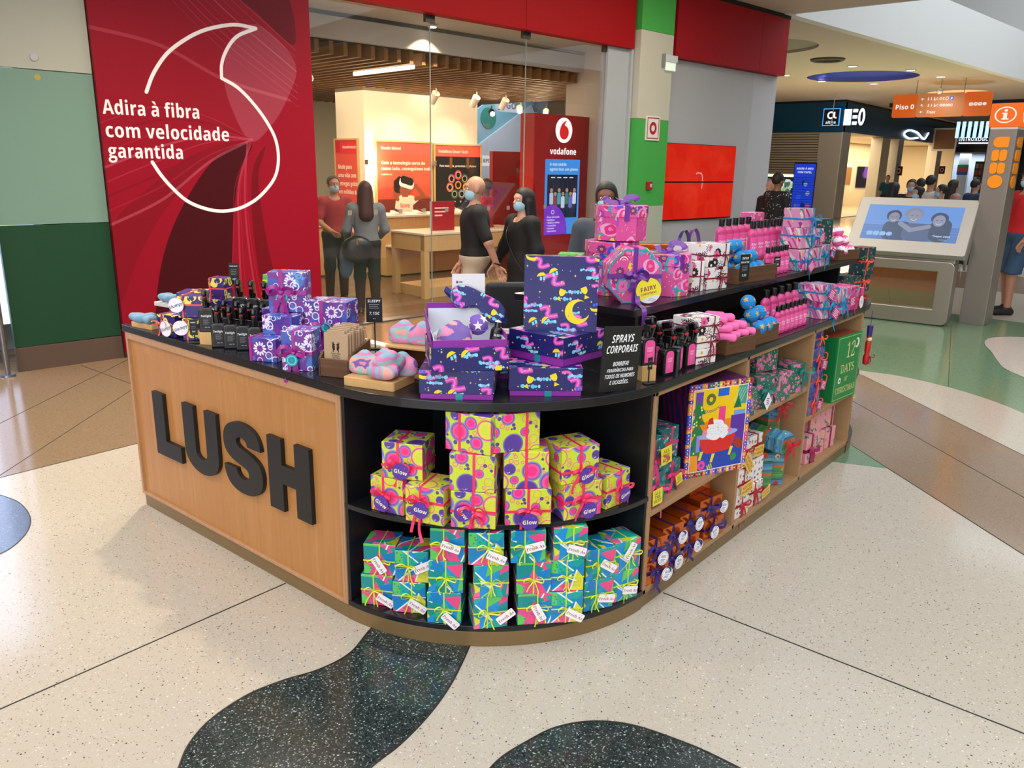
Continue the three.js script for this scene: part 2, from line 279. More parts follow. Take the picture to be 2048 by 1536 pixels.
// large red poster wall with swirls, drop outline and lettering
const redTex = canvasTex(960, 2024, (g, w, h) => {
  const k = 440, X = (a) => a * k, Y = (y) => h - y * k;
  g.fillStyle = '#900a24'; g.fillRect(0, 0, w, h);
  const curve = (pts, c, lw, al = 1) => { g.save(); g.globalAlpha = al; g.strokeStyle = c; g.lineWidth = lw; g.lineCap = 'round'; g.beginPath(); const q = new THREE.CatmullRomCurve3(pts.map(([a, y]) => V3(X(a), Y(y), 0))).getPoints(60); q.forEach((p, i) => i ? g.lineTo(p.x, p.y) : g.moveTo(p.x, p.y)); g.stroke(); g.restore(); };
  const shape = (pts, c, al = 1) => { g.save(); g.globalAlpha = al; g.fillStyle = c; g.beginPath(); new THREE.CatmullRomCurve3(pts.map(([a, y]) => V3(X(a), Y(y), 0)), true, 'centripetal').getPoints(120).forEach((p) => g.lineTo(p.x, p.y)); g.fill(); g.restore(); };
  // pale round lens at the upper right
  shape([[.9, 4.6], [1.5, 4.1], [1.9, 3.45], [2.02, 3.05], [2.0, 2.76], [1.87, 2.45], [1.68, 2.19], [1.45, 2.02], [1.2, 2.1], [.7, 2.3], [0, 2.45], [0, 3.2], [.4, 4.2]], '#8f1026');
  shape([[1.55, 3.15], [1.9, 2.95], [2.0, 2.76], [1.87, 2.45], [1.68, 2.19], [1.45, 2.02], [1.25, 2.35], [1.2, 2.65], [1.3, 2.95]], '#a0485a', .75);
  shape([[1.24, 3.5], [1.6, 3.25], [1.98, 3.0], [2.01, 3.2], [1.9, 3.6], [1.5, 4.4], [1.0, 4.6]], '#5e0d1d', .85);
  for (let i = 0; i < 9; i++) curve([[.2, 4.5 - i * .09], [1.1, 3.6 - i * .08], [2.0, 2.95 - i * .07]], i % 2 ? '#d8a6ad' : '#c0707e', i % 3 ? 2 : 5, .35);
  // dark sweeps below
  shape([[1.45, 2.0], [1.15, 1.92], [.95, 1.75], [.72, 1.45], [.52, 1.1], [.38, .7], [.3, .2], [.28, -.3], [1.05, -.3], [1.08, .3], [1.14, .8], [1.2, 1.3], [1.3, 1.72]], '#430711');
  shape([[1.6, 1.98], [1.5, 1.7], [1.52, 1.2], [1.62, .6], [1.75, .1], [1.7, -.3], [1.62, -.3], [1.5, .2], [1.42, .8], [1.4, 1.4], [1.46, 1.8]], '#6b0a18', .9);
  shape([[0, 1.2], [.35, 1.55], [.8, 1.85], [1.3, 2.0], [.9, 1.75], [.5, 1.35], [.2, .9], [0, .5]], '#7d0b1e', .8);
  for (let i = 0; i < 7; i++) curve([[1.45 - i * .01, 2.0], [1.24 + i * .02, 1.6], [1.18 + i * .03, 1.1], [1.1 + i * .06, .3], [1.08 + i * .08, -.2]], ['#b93a4c', '#8c1124', '#c4566a'][i % 3], 3 + i % 3 * 3, .45);
  for (let i = 0; i < 8; i++) curve([[-.1, 2.1 - i * .13], [.5, 2.3 - i * .12], [1.0, 2.24 - i * .06], [1.45, 2.04]], ['#c25b6b', '#6d0b1b', '#b23245', '#d28b96'][i % 4], 3 + (i * 5) % 9, .38);
  curve([[-.1, 2.95], [.6, 2.85], [1.2, 2.6], [1.9, 2.45]], '#d58e98', 14, .28);
  // white drop outline and words
  const line = (pts) => curve(pts, '#f3f1f4', 15);
  line([[.434, 2.43], [.51, 2.59], [.653, 2.78], [.831, 2.92], [1.009, 3.02], [1.214, 3.09], [1.37, 3.12], [1.571, 3.11]]);
  line([[1.571, 3.11], [1.362, 3.01], [1.249, 2.88], [1.186, 2.74], [1.175, 2.61]]);
  line([[1.175, 2.61], [1.326, 2.54], [1.476, 2.41], [1.629, 2.22], [1.719, 2.04], [1.735, 1.84], [1.68, 1.66], [1.522, 1.49], [1.403, 1.41], [1.233, 1.345], [1.044, 1.33], [.866, 1.37], [.721, 1.44], [.585, 1.57], [.491, 1.69], [.427, 1.8]]);
  const word = (s, a0, a1, y) => { g.save(); g.font = 'bold 84px sans-serif'; g.textBaseline = 'alphabetic'; g.fillStyle = '#f3f1f4'; const tw = g.measureText(s).width; g.translate(X(a0), Y(y)); g.scale((a1 - a0) * k / tw, .92); g.fillText(s, 0, 0); g.restore(); };
  word('Adira à fibra', .03, .93, 2.215); word('com velocidade', .03, 1.215, 2.015); word('garantida', .035, .735, 1.835);
});
tag(obj('poster_wall', xf(plate(rect(2.18, 4.6), .05), ...W(1.09, 2.35, 0), 0, TH, 0), tmat(redTex, .5, { specularIntensity: .4 }), scene), 'huge red advertising panel with white drop outline and swirls', 'poster');

// shop front: fascia, glass, jamb
const sf = wallGroup('wall_shopfront');
structure('red_fascia', [bx(3.1, 1.1, .16, 3.73, 3.575, .06, .004), bx(2.255, 1.1, .16, 6.413, 3.575, .06, .004)], mat('#a5040d', .6, { specularIntensity: .4 }), sf);
structure('grey_jamb', [bx(.53, 3.575, .14, 7.32, 0, -.02, .004), bx(.05, 3.575, .6, 7.56, 0, -.2, .004)], mat('#b4b8bb', .45), sf);
structure('soffit', bx(5.4, .3, .8, 4.88, 3.6, -.42, 0), mat('#c9c6bf', .8), sf);
structure('bulkhead', bx(5.4, .9, .08, 4.88, 3.3, -.84, .004), mat('#cfccc6', .8), sf);
structure('threshold', bx(4.9, .02, .16, 4.63, 0, 0, .003), mat('#77726c', .35, { metalness: .7 }), sf);
const glassMat = new THREE.MeshPhysicalMaterial({ color: 0xffffff, transmission: 1, thickness: 0, roughness: 0, ior: 1.5 });
for (const [i, a0, a1] of [[2, 2.19, 3.808], [3, 3.82, 5.418], [4, 5.43, 7.05]]) {
  const g = wallGroup('window_' + i);
  structure('pane', new THREE.BoxGeometry(a1 - a0, 3.53, .004).translate((a0 + a1) / 2, 1.79, 0), glassMat, g);
  structure('patch_clamp', bx(.14, .09, .05, a1, 3.49, 0, .004), mat('#55504a', .35, { metalness: .8 }), g);
  structure('rail', bx(.012, 3.5, .014, a1 + .006, .02, 0, .002), mat('#8f938f', .3), g);
}
// row of small square stickers on the glass
for (let i = 0; i < 10; i++) { const s = obj('glass_sticker', xf(plate(rect(.055, .055), .001), ...W(2.62 + i * .36, 1.32, .003), 0, TH, 0), mat('#9a958c', .6, { transparent: true, opacity: .55 }), scene); tag(s, ['first', 'second', 'third', 'fourth', 'fifth', 'sixth', 'seventh', 'eighth', 'ninth', 'tenth'][i] + ' frosted square sticker from the left in the row across the shop glass', 'sticker', 'square stickers across the shop glass'); }

// green and cream column
const cg = wallGroup('column');
for (const [n, y0, y1, c] of [['pale_band', 0, 1.297, '#b9bfae'], ['green_band', 1.3, 2.597, '#47ad4c'], ['cream_band', 2.6, 3.847, '#ccc8b6'], ['green_band', 3.85, 4.7, '#47ad4c']]) structure(n, bx(.81, y1 - y0, .5, 8.005, y0, -.04, .003), mat(c, .5), cg);
const es = onWall('emergency_light', 'white emergency light bar with clear plate on the column', 'light', 8.3, 3.33, .215);
obj('housing', bx(.3, .1, .07, 0, .12, .035, .01), mat('#d5d7d8', .4), es); obj('bracket', bx(.02, .2, .06, -.16, .03, .03, .004), mat('#8d8d8d', .4), es);
obj('lit_plate', bx(.26, .12, .012, .01, 0, .035, .002), new THREE.MeshStandardMaterial({ color: 0xe6f0e4, emissive: 0xcfe8cf, emissiveIntensity: .5 }), es);
const sgn = onWall('alarm_sign', 'square white sign with red ring on the green column', 'sign', 7.99, 2.29, .21);
obj('sign_board', plate(rect(.34, .36), .02).translate(0, .18, 0), tmat(canvasTex(256, 256, (g) => { g.fillStyle = '#efe9e2'; g.fillRect(0, 0, 256, 256); g.strokeStyle = '#b3202a'; g.lineWidth = 12; g.strokeRect(22, 22, 212, 212); circ(g, 128, 128, 50, null, ['#b3202a', 34]); }), .4), sgn);
const al = onWall('fire_alarm', 'small red alarm call point low on the green column', 'alarm', 7.97, 1.55, .21);
obj('case', bx(.12, .12, .05, 0, 0, .025, .008), mat('#b5121b', .4), al); obj('button', bx(.04, .05, .01, .01, .035, .053, .003), mat('#d9d2cf', .4), al);

// grey wall with red fascia to the right of the column
const wr = wallGroup('wall_right');
structure('grey_panel', bx(2.75, 3.56, .2, 9.825, 0, -.1, .003), mat('#bdbfc2', .6), wr);
structure('grey_end_panel', bx(.83, 3.56, .2, 11.62, 0, -.1, .003), mat('#c6c8cd', .6), wr);
structure('red_fascia', [bx(2.52, .965, .3, 9.83, 3.565, 0, .004), bx(.93, .965, .3, 11.56, 3.565, 0, .004)], mat('#a81420', .6, { specularIntensity: .4 }), wr);
structure('black_cornice', bx(3.5, .1, .34, 10.3, 4.53, -.02, .004), mat('#17130f', .6), wr);
structure('wall_core', bx(3.5, 4.6, .3, 10.3, 0, -.36, 0), mat('#77777a', .7), wr);
const tv = onWall('video_wall', 'four glowing red video panels in a square on grey wall', 'video wall', 9.62, 1.03, 0);
const tvGlow = (seed) => canvasTex(256, 160, (g, w, h) => { g.fillStyle = '#e8230f'; g.fillRect(0, 0, w, h); const r = rng(seed); for (let i = 0; i < 9; i++) { g.globalAlpha = .12; blob(g, r() * w, r() * h, 40 + 50 * r(), ['#ff4a2a', '#c20c06', '#ff6a4c'][i % 3], r); } g.globalAlpha = 1; g.strokeStyle = '#ff9f9a'; g.lineWidth = 7; g.beginPath(); if (seed === 2) { g.moveTo(0, 125); g.quadraticCurveTo(18, 118, 22, 160); } if (seed === 1) { g.moveTo(232, 128); g.quadraticCurveTo(245, 118, 256, 124); } if (seed === 4) { g.moveTo(22, 0); g.lineTo(20, 26); } g.stroke(); });
obj('frame', bx(2.22, 1.26, .05, 0, -.01, .02, .004), mat('#1a0c0c', .5), tv);
let q4 = 0; for (const dy of [.635, .01]) for (const dx of [-.552, .552]) { q4++; const t = tvGlow([0, 1, 2, 3, 4][q4]); obj('screen', plate(rect(1.09, .6), .012).translate(dx, dy + .305, .045), new THREE.MeshStandardMaterial({ color: 0x3a0504, emissive: 0xffffff, emissiveMap: t, emissiveIntensity: .75, roughness: .2 }), tv); }

// ---------------------------------------------------------------- ceiling with two voids (one out of view), white parapets and closing walls
const ceil = sgroup('ceiling');
const beige = mat('#c9bdb0', .75), whiteWall = mat('#e0e2e2', .7);
const hole = (pts) => { const p = new THREE.Path(); pts.forEach(([x, z], i) => i ? p.lineTo(x, -z) : p.moveTo(x, -z)); return p; };
const void1 = [[-1.2, -9], [12.4, -9], [12.4, 13.9], [-1.2, 13.9]], void2 = [[-3.99, -13.36], [8, -13.0], [8, -30], [-2.1, -30], [-2.33, -28.2]];  // first void is out of view, placed to let roof light reach the counter
const cs = shapeOf([[-19, 62], [15, 62], [15, -14], [-19, -14]]); cs.holes.push(hole(void1), hole(void2));
{ // round recesses in the far ceiling
  for (const [x, z, r] of [[-5.9, -24.2, 1.55], [-6.0, -16.9, 1.35]]) { const p = new THREE.Path(); p.absarc(x, -z, r, 0, Math.PI * 2); cs.holes.push(p); }
}
structure('ceiling_board', boxUV(new THREE.ExtrudeGeometry(cs, { depth: .5, bevelEnabled: false, curveSegments: 48 }).rotateX(-Math.PI / 2).translate(0, 4.6, 0)), beige, ceil);
structure('round_recess', [cyl(1.6, 1.6, .04, -5.9, 4.72, -24.2, 48)], mat('#0f3fc0', .6), ceil);
structure('recess_rim', new THREE.CylinderGeometry(1.543, 1.543, .125, 64, 1, true).translate(-5.9, 4.66, -24.2), mat('#6d6fc4', .6, { side: THREE.DoubleSide }), ceil);
structure('round_recess', cyl(1.5, 1.5, .04, -6.0, 4.66, -16.9, 48), mat('#8d8a7c', .7), ceil);
const upw = sgroup('wall_upper');
function wallRun(name, pts, y0, y1, t, m, parent) { for (let i = 0; i + 1 < pts.length; i++) { const [ax, az] = pts[i], [bx_, bz] = pts[i + 1], L = Math.hypot(bx_ - ax, bz - az); structure(name, xf(boxUV(new THREE.BoxGeometry(L + t, y1 - y0, t)), (ax + bx_) / 2, (y0 + y1) / 2, (az + bz) / 2, 0, -Math.atan2(bz - az, bx_ - ax), 0), m, parent); } }
wallRun('parapet', [void1[3], void1[0], void1[1], void1[2]].map(([x, z]) => [x > 3 ? x + .1 : x - .1, z > 0 ? z + .1 : z - .1]), 4.59, 10.2, .2, whiteWall, upw);
wallRun('parapet', [[-2.23, -28.2], [-3.89, -13.36]], 4.59, 5.85, .2, whiteWall, upw);
wallRun('parapet', [[-3.9, -13.42], [8, -13.08]], 4.62, 10.2, .2, whiteWall, upw);
wallRun('parapet', [[8.1, -13], [8.1, -30]], 4.62, 10.2, .2, whiteWall, upw);
wallRun('parapet', [[8, -30.1], [-8, -30.1]], 4.62, 10.2, .2, whiteWall, upw);
wallRun('upper_back_wall', [[-8, -30], [-8, -12.9], [-4, -12.9]], 5.1, 10.2, .2, mat('#cfd6c8', .7), upw);
structure('roof', [new THREE.BoxGeometry(34, .2, 76).translate(-2, 10.45, -24)], whiteWall, upw);
const roofGlow = new THREE.MeshStandardMaterial({ color: 0xffffff, emissive: 0xeef4ff, emissiveIntensity: .9 });
structure('unseen_roof_light', new THREE.BoxGeometry(12.6, .05, 21).translate(5.5, 10.3, 1.9), roofGlow, upw);  // out of view, placed to light the counter from above and behind
structure('unseen_roof_light', new THREE.BoxGeometry(9, .05, 14).translate(2.5, 10.3, -21), roofGlow, upw);  // out of view, lights the far void and its parapet
const gf = sgroup('window_5');
structure('unseen_lit_glazing', new THREE.BoxGeometry(12.6, 8.6, .05).translate(5.6, 5.2, 13.75), roofGlow, gf);  // out of view, placed to light the sides that face the camera
for (let i = 0; i < 8; i++) structure('unseen_mullion', new THREE.BoxGeometry(.08, 8.6, .1).translate(-.7 + i * 1.8, 5.2, 13.7), mat('#6a6d70', .4), gf);
const rail = thing('upper_railing', 'pale picket railing along the upper floor above white parapet', 'railing', [-2.25, 5.85, -28.2], Math.PI / 2 - .119);
{ const n = 70, P = []; for (let i = 0; i < n; i++) obj('picket', cached('picket', () => bx(.035, .85, .02, 0, 0, 0, .004)), mat('#a79a84', .5), rail).position.x = .1 + i * .125; obj('top_rail', bx(9, .06, .08, 4.5, .85, 0, .01), mat('#c7bfb0', .5), rail); }
const shell = sgroup('wall_outer');
for (const [w, d, x, z] of [[34, .3, -2, 14.1], [34, .3, -2, -62.1]]) structure('outer_wall', boxUV(new THREE.BoxGeometry(w, 10.6, d).translate(x, 5.2, z)), mat('#d6d2ca', .7), shell);  // unseen closing walls, kept pale to bounce more light
for (const [x] of [[15.1], [-19.1]]) structure('outer_wall', boxUV(new THREE.BoxGeometry(.3, 10.6, 76).translate(x, 5.2, -24)), mat('#d6d2ca', .7), shell);
// ceiling downlights
const dlMat = new THREE.MeshStandardMaterial({ color: 0xfff4e2, emissive: 0xfff0dc, emissiveIntensity: 6 });
function downlight(x, z, power, where) {
  const t = thing('ceiling_downlight', where, 'downlight', [x, 4.6, z], 0, 'round downlights in the beige ceiling');
  obj('rim', new THREE.TorusGeometry(.125, .018, 8, 28).rotateX(Math.PI / 2).translate(0, -.004, 0), mat('#e8e4dc', .4), t);
  obj('lamp_face', cyl(.115, .115, .008, 0, -.012, 0), dlMat, t);
  const l = new THREE.SpotLight(0xffe9cc, power, 0, 1.1, .6, 2); l.position.set(x, 4.57, z); l.target.position.set(x, 0, z); l.castShadow = true; l.shadow.radius = 4; scene.add(l, l.target);
}
for (const [k, [x, z]] of [[-5.31, -21.48], [-4.29, -23.17], [-7.6, -22.66], [-7.31, -24.8], [-6.19, -26.34], [-4.0, -25.25]].entries()) downlight(x, z, 100, ['lit downlight above the left half of the blue ceiling recess', 'lit downlight above the right half of the blue ceiling recess', 'lit downlight far left of the blue ceiling recess', 'lit downlight just below the left end of the blue ceiling recess', 'lit downlight just below the right end of the blue ceiling recess', 'lit downlight right of the blue recess, near the hanging sign'][k]);
for (const [k, [x, z]] of [[-3.2, -1.5], [-3.2, -4.5], [-3.0, 2.5]].entries()) downlight(x, z, 50, ['unseen ceiling downlight placed to light the red poster wall', 'unseen ceiling downlight placed to light the front of the shop glass', 'unseen ceiling downlight placed to light the green wall panels'][k]);  // above the view, placed to light the wall and glass below
const clp = thing('unseen_ceiling_panel', 'unseen long light panel in the ceiling placed to light the shop fronts', 'light', [-2.4, 4.6, -6.6], .11); obj('panel_frame', bx(1.3, .03, 6.3, 0, -.03, 0, .004), mat('#d9d8d4', .5), clp); obj('lamp_face', bx(1.2, .01, 6.2, 0, -.04, 0, 0), new THREE.MeshStandardMaterial({ color: 0xffffff, emissive: 0xfff6e8, emissiveIntensity: 2 }), clp);  // above the view, placed to light the column, jamb and fascia
{ const l = new THREE.RectAreaLight(0xfff4e4, 4.2, 1.2, 6.2); l.position.set(-2.4, 4.55, -6.6); l.rotation.set(-Math.PI / 2, 0, -.11); scene.add(l); }
const vent = thing('ceiling_vent', 'dark round slotted air vent in the beige ceiling', 'vent', [-5.37, 4.6, -19.75]);
obj('vent_ring', new THREE.TorusGeometry(.36, .06, 8, 32).rotateX(Math.PI / 2), mat('#4e463d', .6), vent); for (const r of [.12, .22]) obj('vent_slot', new THREE.TorusGeometry(r, .025, 6, 28).rotateX(Math.PI / 2), mat('#3f3831', .6), vent); obj('vent_back', cyl(.36, .36, .004, 0, -.003, 0), mat('#241f1b', .8), vent);

// ---------------------------------------------------------------- the sales counter
const woodTex = (w, h, base, tones, n, seed, vertical = true) => canvasTex(w, h, (g) => {
  const r = rng(seed); g.fillStyle = base; g.fillRect(0, 0, w, h);
  for (let i = 0; i < n; i++) { g.globalAlpha = .04 + .12 * r(); g.strokeStyle = tones[i % tones.length]; g.lineWidth = 1 + r() * r() * 22; g.beginPath(); const L = (vertical ? h : w) * (.2 + .9 * r()), s = (vertical ? h : w) * (r() * 1.3 - .25), c = (vertical ? w : h) * r(), d = (r() - .5) * 18; const P = (u, v) => vertical ? [v, u] : [u, v]; g.moveTo(...P(s, c)); g.quadraticCurveTo(...P(s + L / 2, c + d), ...P(s + L, c + d * .3)); g.stroke(); }
  for (let i = 0; i < n * 2; i++) { g.globalAlpha = .10; g.strokeStyle = tones[(i * 3) % tones.length]; g.lineWidth = .8; const c = (vertical ? w : h) * r(), s = (vertical ? h : w) * r(), L = 30 + 160 * r(); g.beginPath(); vertical ? (g.moveTo(c, s), g.lineTo(c + 2 * r(), s + L)) : (g.moveTo(s, c), g.lineTo(s + L, c + 2 * r())); g.stroke(); }
  g.globalAlpha = 1;
}, true);
const panelTex = woodTex(1024, 512, '#b47b41', ['#a16a34', '#cf9c60', '#b0763c', '#d8a96c', '#96602c'], 420, 5);
panelTex.repeat.set(1 / 1.8, 1 / .9);
const panelWood = tmat(panelTex, .42, { clearcoat: .25, clearcoatRoughness: .35 });
const trimTex = woodTex(512, 512, '#b48862', ['#9a6f4a', '#c59d78', '#a87d57', '#d0ab86'], 240, 6); trimTex.repeat.set(2, 2);
const trimWood = tmat(trimTex, .5), shelfTex = woodTex(512, 512, '#a98259', ['#937049', '#b9946c', '#9c764e'], 240, 7, false); shelfTex.repeat.set(1.4, 1.4);
const shelfWood = tmat(shelfTex, .5);
const darkWoodTex = woodTex(512, 256, '#5e3d24', ['#4a2e19', '#74502f', '#523620', '#7d5a38'], 200, 8, false); darkWoodTex.repeat.set(3, 6);
const crateWood = tmat(darkWoodTex, .5);
const bambooTex = woodTex(512, 512, '#d0a468', ['#c0904f', '#dfbb84', '#c99b5c', '#e6c794'], 200, 9); bambooTex.repeat.set(6, 4);
const bamboo = tmat(bambooTex, .45);
const blackTop = mat('#17181c', .22), blackPanel = mat('#0f1114', .35), bronze = mat('#836a44', .38, { metalness: .25 });
const H = 1.029, TT = .037, RC = (t) => .9 - .018 * Math.sin(2 * t), AZ = -.9;
const arc = (dr = 0, n = 28, t0 = 0, t1 = Math.PI / 2) => Array.from({ length: n + 1 }, (_, i) => { const t = t0 + (t1 - t0) * i / n, r = RC(t) + dr; return [r * Math.sin(t), AZ + r * Math.cos(t)]; });
const flat = (pts, y0, y1, bevel = .002) => boxUV(ext(shapeOf(pts.map(([x, z]) => [x, -z])), y1 - y0, bevel, 12).rotateX(-Math.PI / 2).translate(0, y0, 0));
const DEP = .6;   // counter depth

// left cabinet with the recessed wooden front and the four big letters
const cab = thing('front_cabinet', 'long wooden counter cabinet with framed panel and huge black letters', 'cabinet');
obj('front_panel', bx(1.77, .93, .02, -.9, .065, -.024, 0), panelWood, cab);
obj('carcass', [bx(1.79, .92, .02, -.9, .07, -DEP + .01, 0), bx(.02, .92, DEP - .05, -.02, .07, -DEP / 2 - .01, 0), bx(.02, .92, DEP - .05, -1.78, .07, -DEP / 2 - .01, 0)], shelfWood, cab);
obj('frame_stile', bx(.02, .925, .03, -1.79, .068, -.015), trimWood, cab); obj('frame_stile', bx(.016, .925, .03, -.022, .068, -.015), trimWood, cab); obj('frame_stile', bx(.012, .925, .028, -.007, .068, -.014), trimWood, cab);
obj('top_rail', bx(1.75, .038, .03, -.905, .954, -.015), trimWood, cab); obj('bottom_rail', bx(1.75, .016, .03, -.905, .068, -.015), trimWood, cab);
obj('plinth', bx(1.782, .067, .5, -.891, 0, -.256, .004), bronze, cab);
const letterMat = mat('#191715', .5), LY0 = .371, LY1 = .712;
function letter(name, shape, x) { obj(name, ext(shape, .022, .0015, 24).translate(x, 0, -.014), letterMat, cab); }
letter('letter', shapeOf([[-1.553, LY0], [-1.296, LY0], [-1.296, .458], [-1.443, .458], [-1.443, LY1], [-1.553, LY1]]), 0);
{ const s = new THREE.Shape(), x0 = -1.251, x1 = -.936, w = .107, cy = .482; s.moveTo(x0, LY1); s.lineTo(x0, cy); s.bezierCurveTo(x0, .33, x1, .33, x1, cy); s.lineTo(x1, LY1); s.lineTo(x1 - w, LY1); s.lineTo(x1 - w, cy); s.bezierCurveTo(x1 - w, .435, x0 + w, .435, x0 + w, cy); s.lineTo(x0 + w, LY1); s.closePath(); letter('letter', s, 0); }
{ const s = new THREE.Shape(), X = (a) => -.887 + a * .312, Y = (b) => LY0 - .004 + b * .35;   // S
  s.moveTo(X(1), Y(.695)); s.bezierCurveTo(X(.99), Y(.9), X(.8), Y(1), X(.5), Y(1)); s.bezierCurveTo(X(.2), Y(1), X(.02), Y(.88), X(.02), Y(.7)); s.bezierCurveTo(X(.02), Y(.52), X(.17), Y(.455), X(.4), Y(.415)); s.bezierCurveTo(X(.6), Y(.38), X(.66), Y(.36), X(.66), Y(.3)); s.bezierCurveTo(X(.66), Y(.24), X(.6), Y(.215), X(.51), Y(.215)); s.bezierCurveTo(X(.4), Y(.215), X(.345), Y(.26), X(.34), Y(.335));
  s.lineTo(X(0), Y(.335)); s.bezierCurveTo(X(0), Y(.12), X(.18), Y(0), X(.5), Y(0)); s.bezierCurveTo(X(.84), Y(0), X(1.02), Y(.13), X(1.02), Y(.32)); s.bezierCurveTo(X(1.02), Y(.51), X(.87), Y(.57), X(.62), Y(.62)); s.bezierCurveTo(X(.44), Y(.655), X(.375), Y(.665), X(.375), Y(.72)); s.bezierCurveTo(X(.375), Y(.77), X(.43), Y(.795), X(.5), Y(.795)); s.bezierCurveTo(X(.6), Y(.795), X(.655), Y(.76), X(.66), Y(.695)); s.closePath(); letter('letter', s, 0); }
letter('letter', shapeOf([[-.519, LY0], [-.413, LY0], [-.413, .505], [-.318, .505], [-.318, LY0], [-.212, LY0], [-.212, LY1], [-.318, LY1], [-.318, .594], [-.413, .594], [-.413, LY1], [-.519, LY1]]), 0);

// curved corner unit with black shelves
const cor = thing('corner_shelf_unit', 'black quarter-round corner shelf unit holding rows of wrapped gifts', 'shelf unit');
const innerSector = (dr) => [...arc(dr), [.34, AZ], [.34, -.5], [.02, -.5], [0, -.02]];
obj('bottom_deck', flat(innerSector(-.004), .067, .092), blackTop, cor); obj('shelf', flat(innerSector(-.004), .513, .535), blackTop, cor);
obj('side_panel', bx(.018, .9, .56, .009, .092, -.285), blackPanel, cor); obj('side_panel', bx(.56, .9, .014, .61, .092, AZ + .007), blackPanel, cor);
obj('back_panel', [bx(.36, .9, .015, .19, .092, -.5), bx(.015, .9, .42, .34, .092, -.69)], blackPanel, cor);
obj('plinth', flat([...arc(-.006), [.5, AZ], [.5, -.5], [.002, -.5]], 0, .067), bronze, cor);

// long open shelf unit on the right side
const su = thing('side_shelf_unit', 'long oak veneer shelf unit with three open bays of gifts', 'shelf unit');
for (const z of [-.912, -1.8, -2.71, -3.588]) obj('upright', bx(.5, .925, .024, .648, .068, z), shelfWood, su);
obj('top_board', bx(.5, .02, 2.7, .648, .972, -2.25), shelfWood, su); obj('bottom_board', bx(.5, .024, 2.7, .648, .068, -2.25), shelfWood, su); obj('back_board', bx(.014, .92, 2.7, .405, .07, -2.25, 0), shelfWood, su);
for (const [z, y] of [[-1.356, .432], [-2.255, .632], [-3.15, .428]]) obj('shelf', bx(.5, .026, .86, .648, y, z), shelfWood, su);
obj('plinth', bx(.4, .067, 2.7, .69, 0, -2.25, .003), bronze, su);
const fc = thing('far_corner_unit', 'far rounded end of the counter with black shelves', 'shelf unit');
const farArc = (dr) => arc(dr).map(([x, z]) => [x, -3.6 - (z - AZ)]);
obj('plinth', flat([...farArc(-.006).reverse(), [.4, -3.6], [.1, -4.3]], 0, .067), bronze, fc); obj('shelf', flat([...farArc(-.01).reverse(), [.4, -3.6], [.1, -4.3]], .513, .535), blackTop, fc); obj('bottom_deck', flat([...farArc(-.004).reverse(), [.4, -3.6], [.1, -4.3]], .067, .092), blackTop, fc);
obj('side_panel', bx(.5, .9, .014, .62, .092, -3.608), blackPanel, fc); obj('back_panel', [bx(.015, .9, .7, .36, .092, -3.95), bx(.4, .9, .015, .18, .092, -4.29)], blackPanel, fc);
const back = thing('rear_cabinet', 'plain wooden cabinet along the far side of the counter', 'cabinet');
obj('carcass', bx(1.78, .992, .55, -.91, 0, -4.2, .003), panelWood, back);

// worktops
const wt = thing('worktop', 'thick black worktop curving round the front corner of the counter', 'worktop');
obj('slab', flat([[-1.812, .006], [0, .006], ...arc(.006), [.28, AZ], [.28, -DEP], [-1.812, -DEP]], H - TT, H, .003), blackTop, wt);
const wt2 = thing('worktop', 'straight black worktop along the open gift shelves', 'worktop');
obj('slab', flat([[.906, AZ - .002], ...farArc(.006).reverse(), [-1.8, -4.506], [-1.8, -3.95], [.28, -3.95], [.28, AZ - .002]].map((p) => p), H - TT, H, .003), blackTop, wt2);
// raised shelf
const US = 1.277, rs = thing('raised_shelf', 'long black raised shelf standing on the straight worktop', 'shelf');
obj('slab', bx(.68, .034, 3.06, .318, US - .034, -2.62, .003), blackTop, rs);
obj('back_board', bx(.02, US - .034 - H, 2.7, .3, H, -2.6, .002), mat('#1a1512', .5), rs); for (const z of [-1.2, -3.9]) obj('support', bx(.3, US - .034 - H, .03, .46, H, z), blackPanel, rs); obj('support', bx(.1, US - .034 - H, .02, .46, H, -1.35), crateWood, rs);
obj('wood_back', bx(.01, US - .04 - H, .5, .316, H, -1.55, 0), crateWood, rs);
// cash desk inside the counter
const cd = thing('cash_desk', 'white low desk inside the counter behind the left worktop', 'desk', [-.75, 0, -.95]);
obj('desk_top', bx(1.2, .03, .5, 0, .82, 0), mat('#d9d4c8', .5), cd); obj('desk_body', bx(1.15, .82, .45, 0, 0, 0), mat('#2a2725', .6), cd);
const oc = thing('office_chair', 'black office chair inside the counter beside the cash desk', 'chair', [-.35, 0, -1.6], .8);
obj('backrest', bx(.44, .5, .06, 0, .72, -.2, .03), mat('#0c0c0d', .6), oc); obj('seat', bx(.46, .08, .46, 0, .5, 0, .03), mat('#0c0c0d', .6), oc); obj('pillar', cyl(.025, .025, .42, 0, .08, 0), mat('#1c1c1e', .4), oc);
for (let i = 0; i < 5; i++) obj('foot', xf(bx(.28, .03, .04, .14, .05, 0, .01), 0, 0, 0, 0, i * 1.2566, 0), mat('#161618', .4), oc);

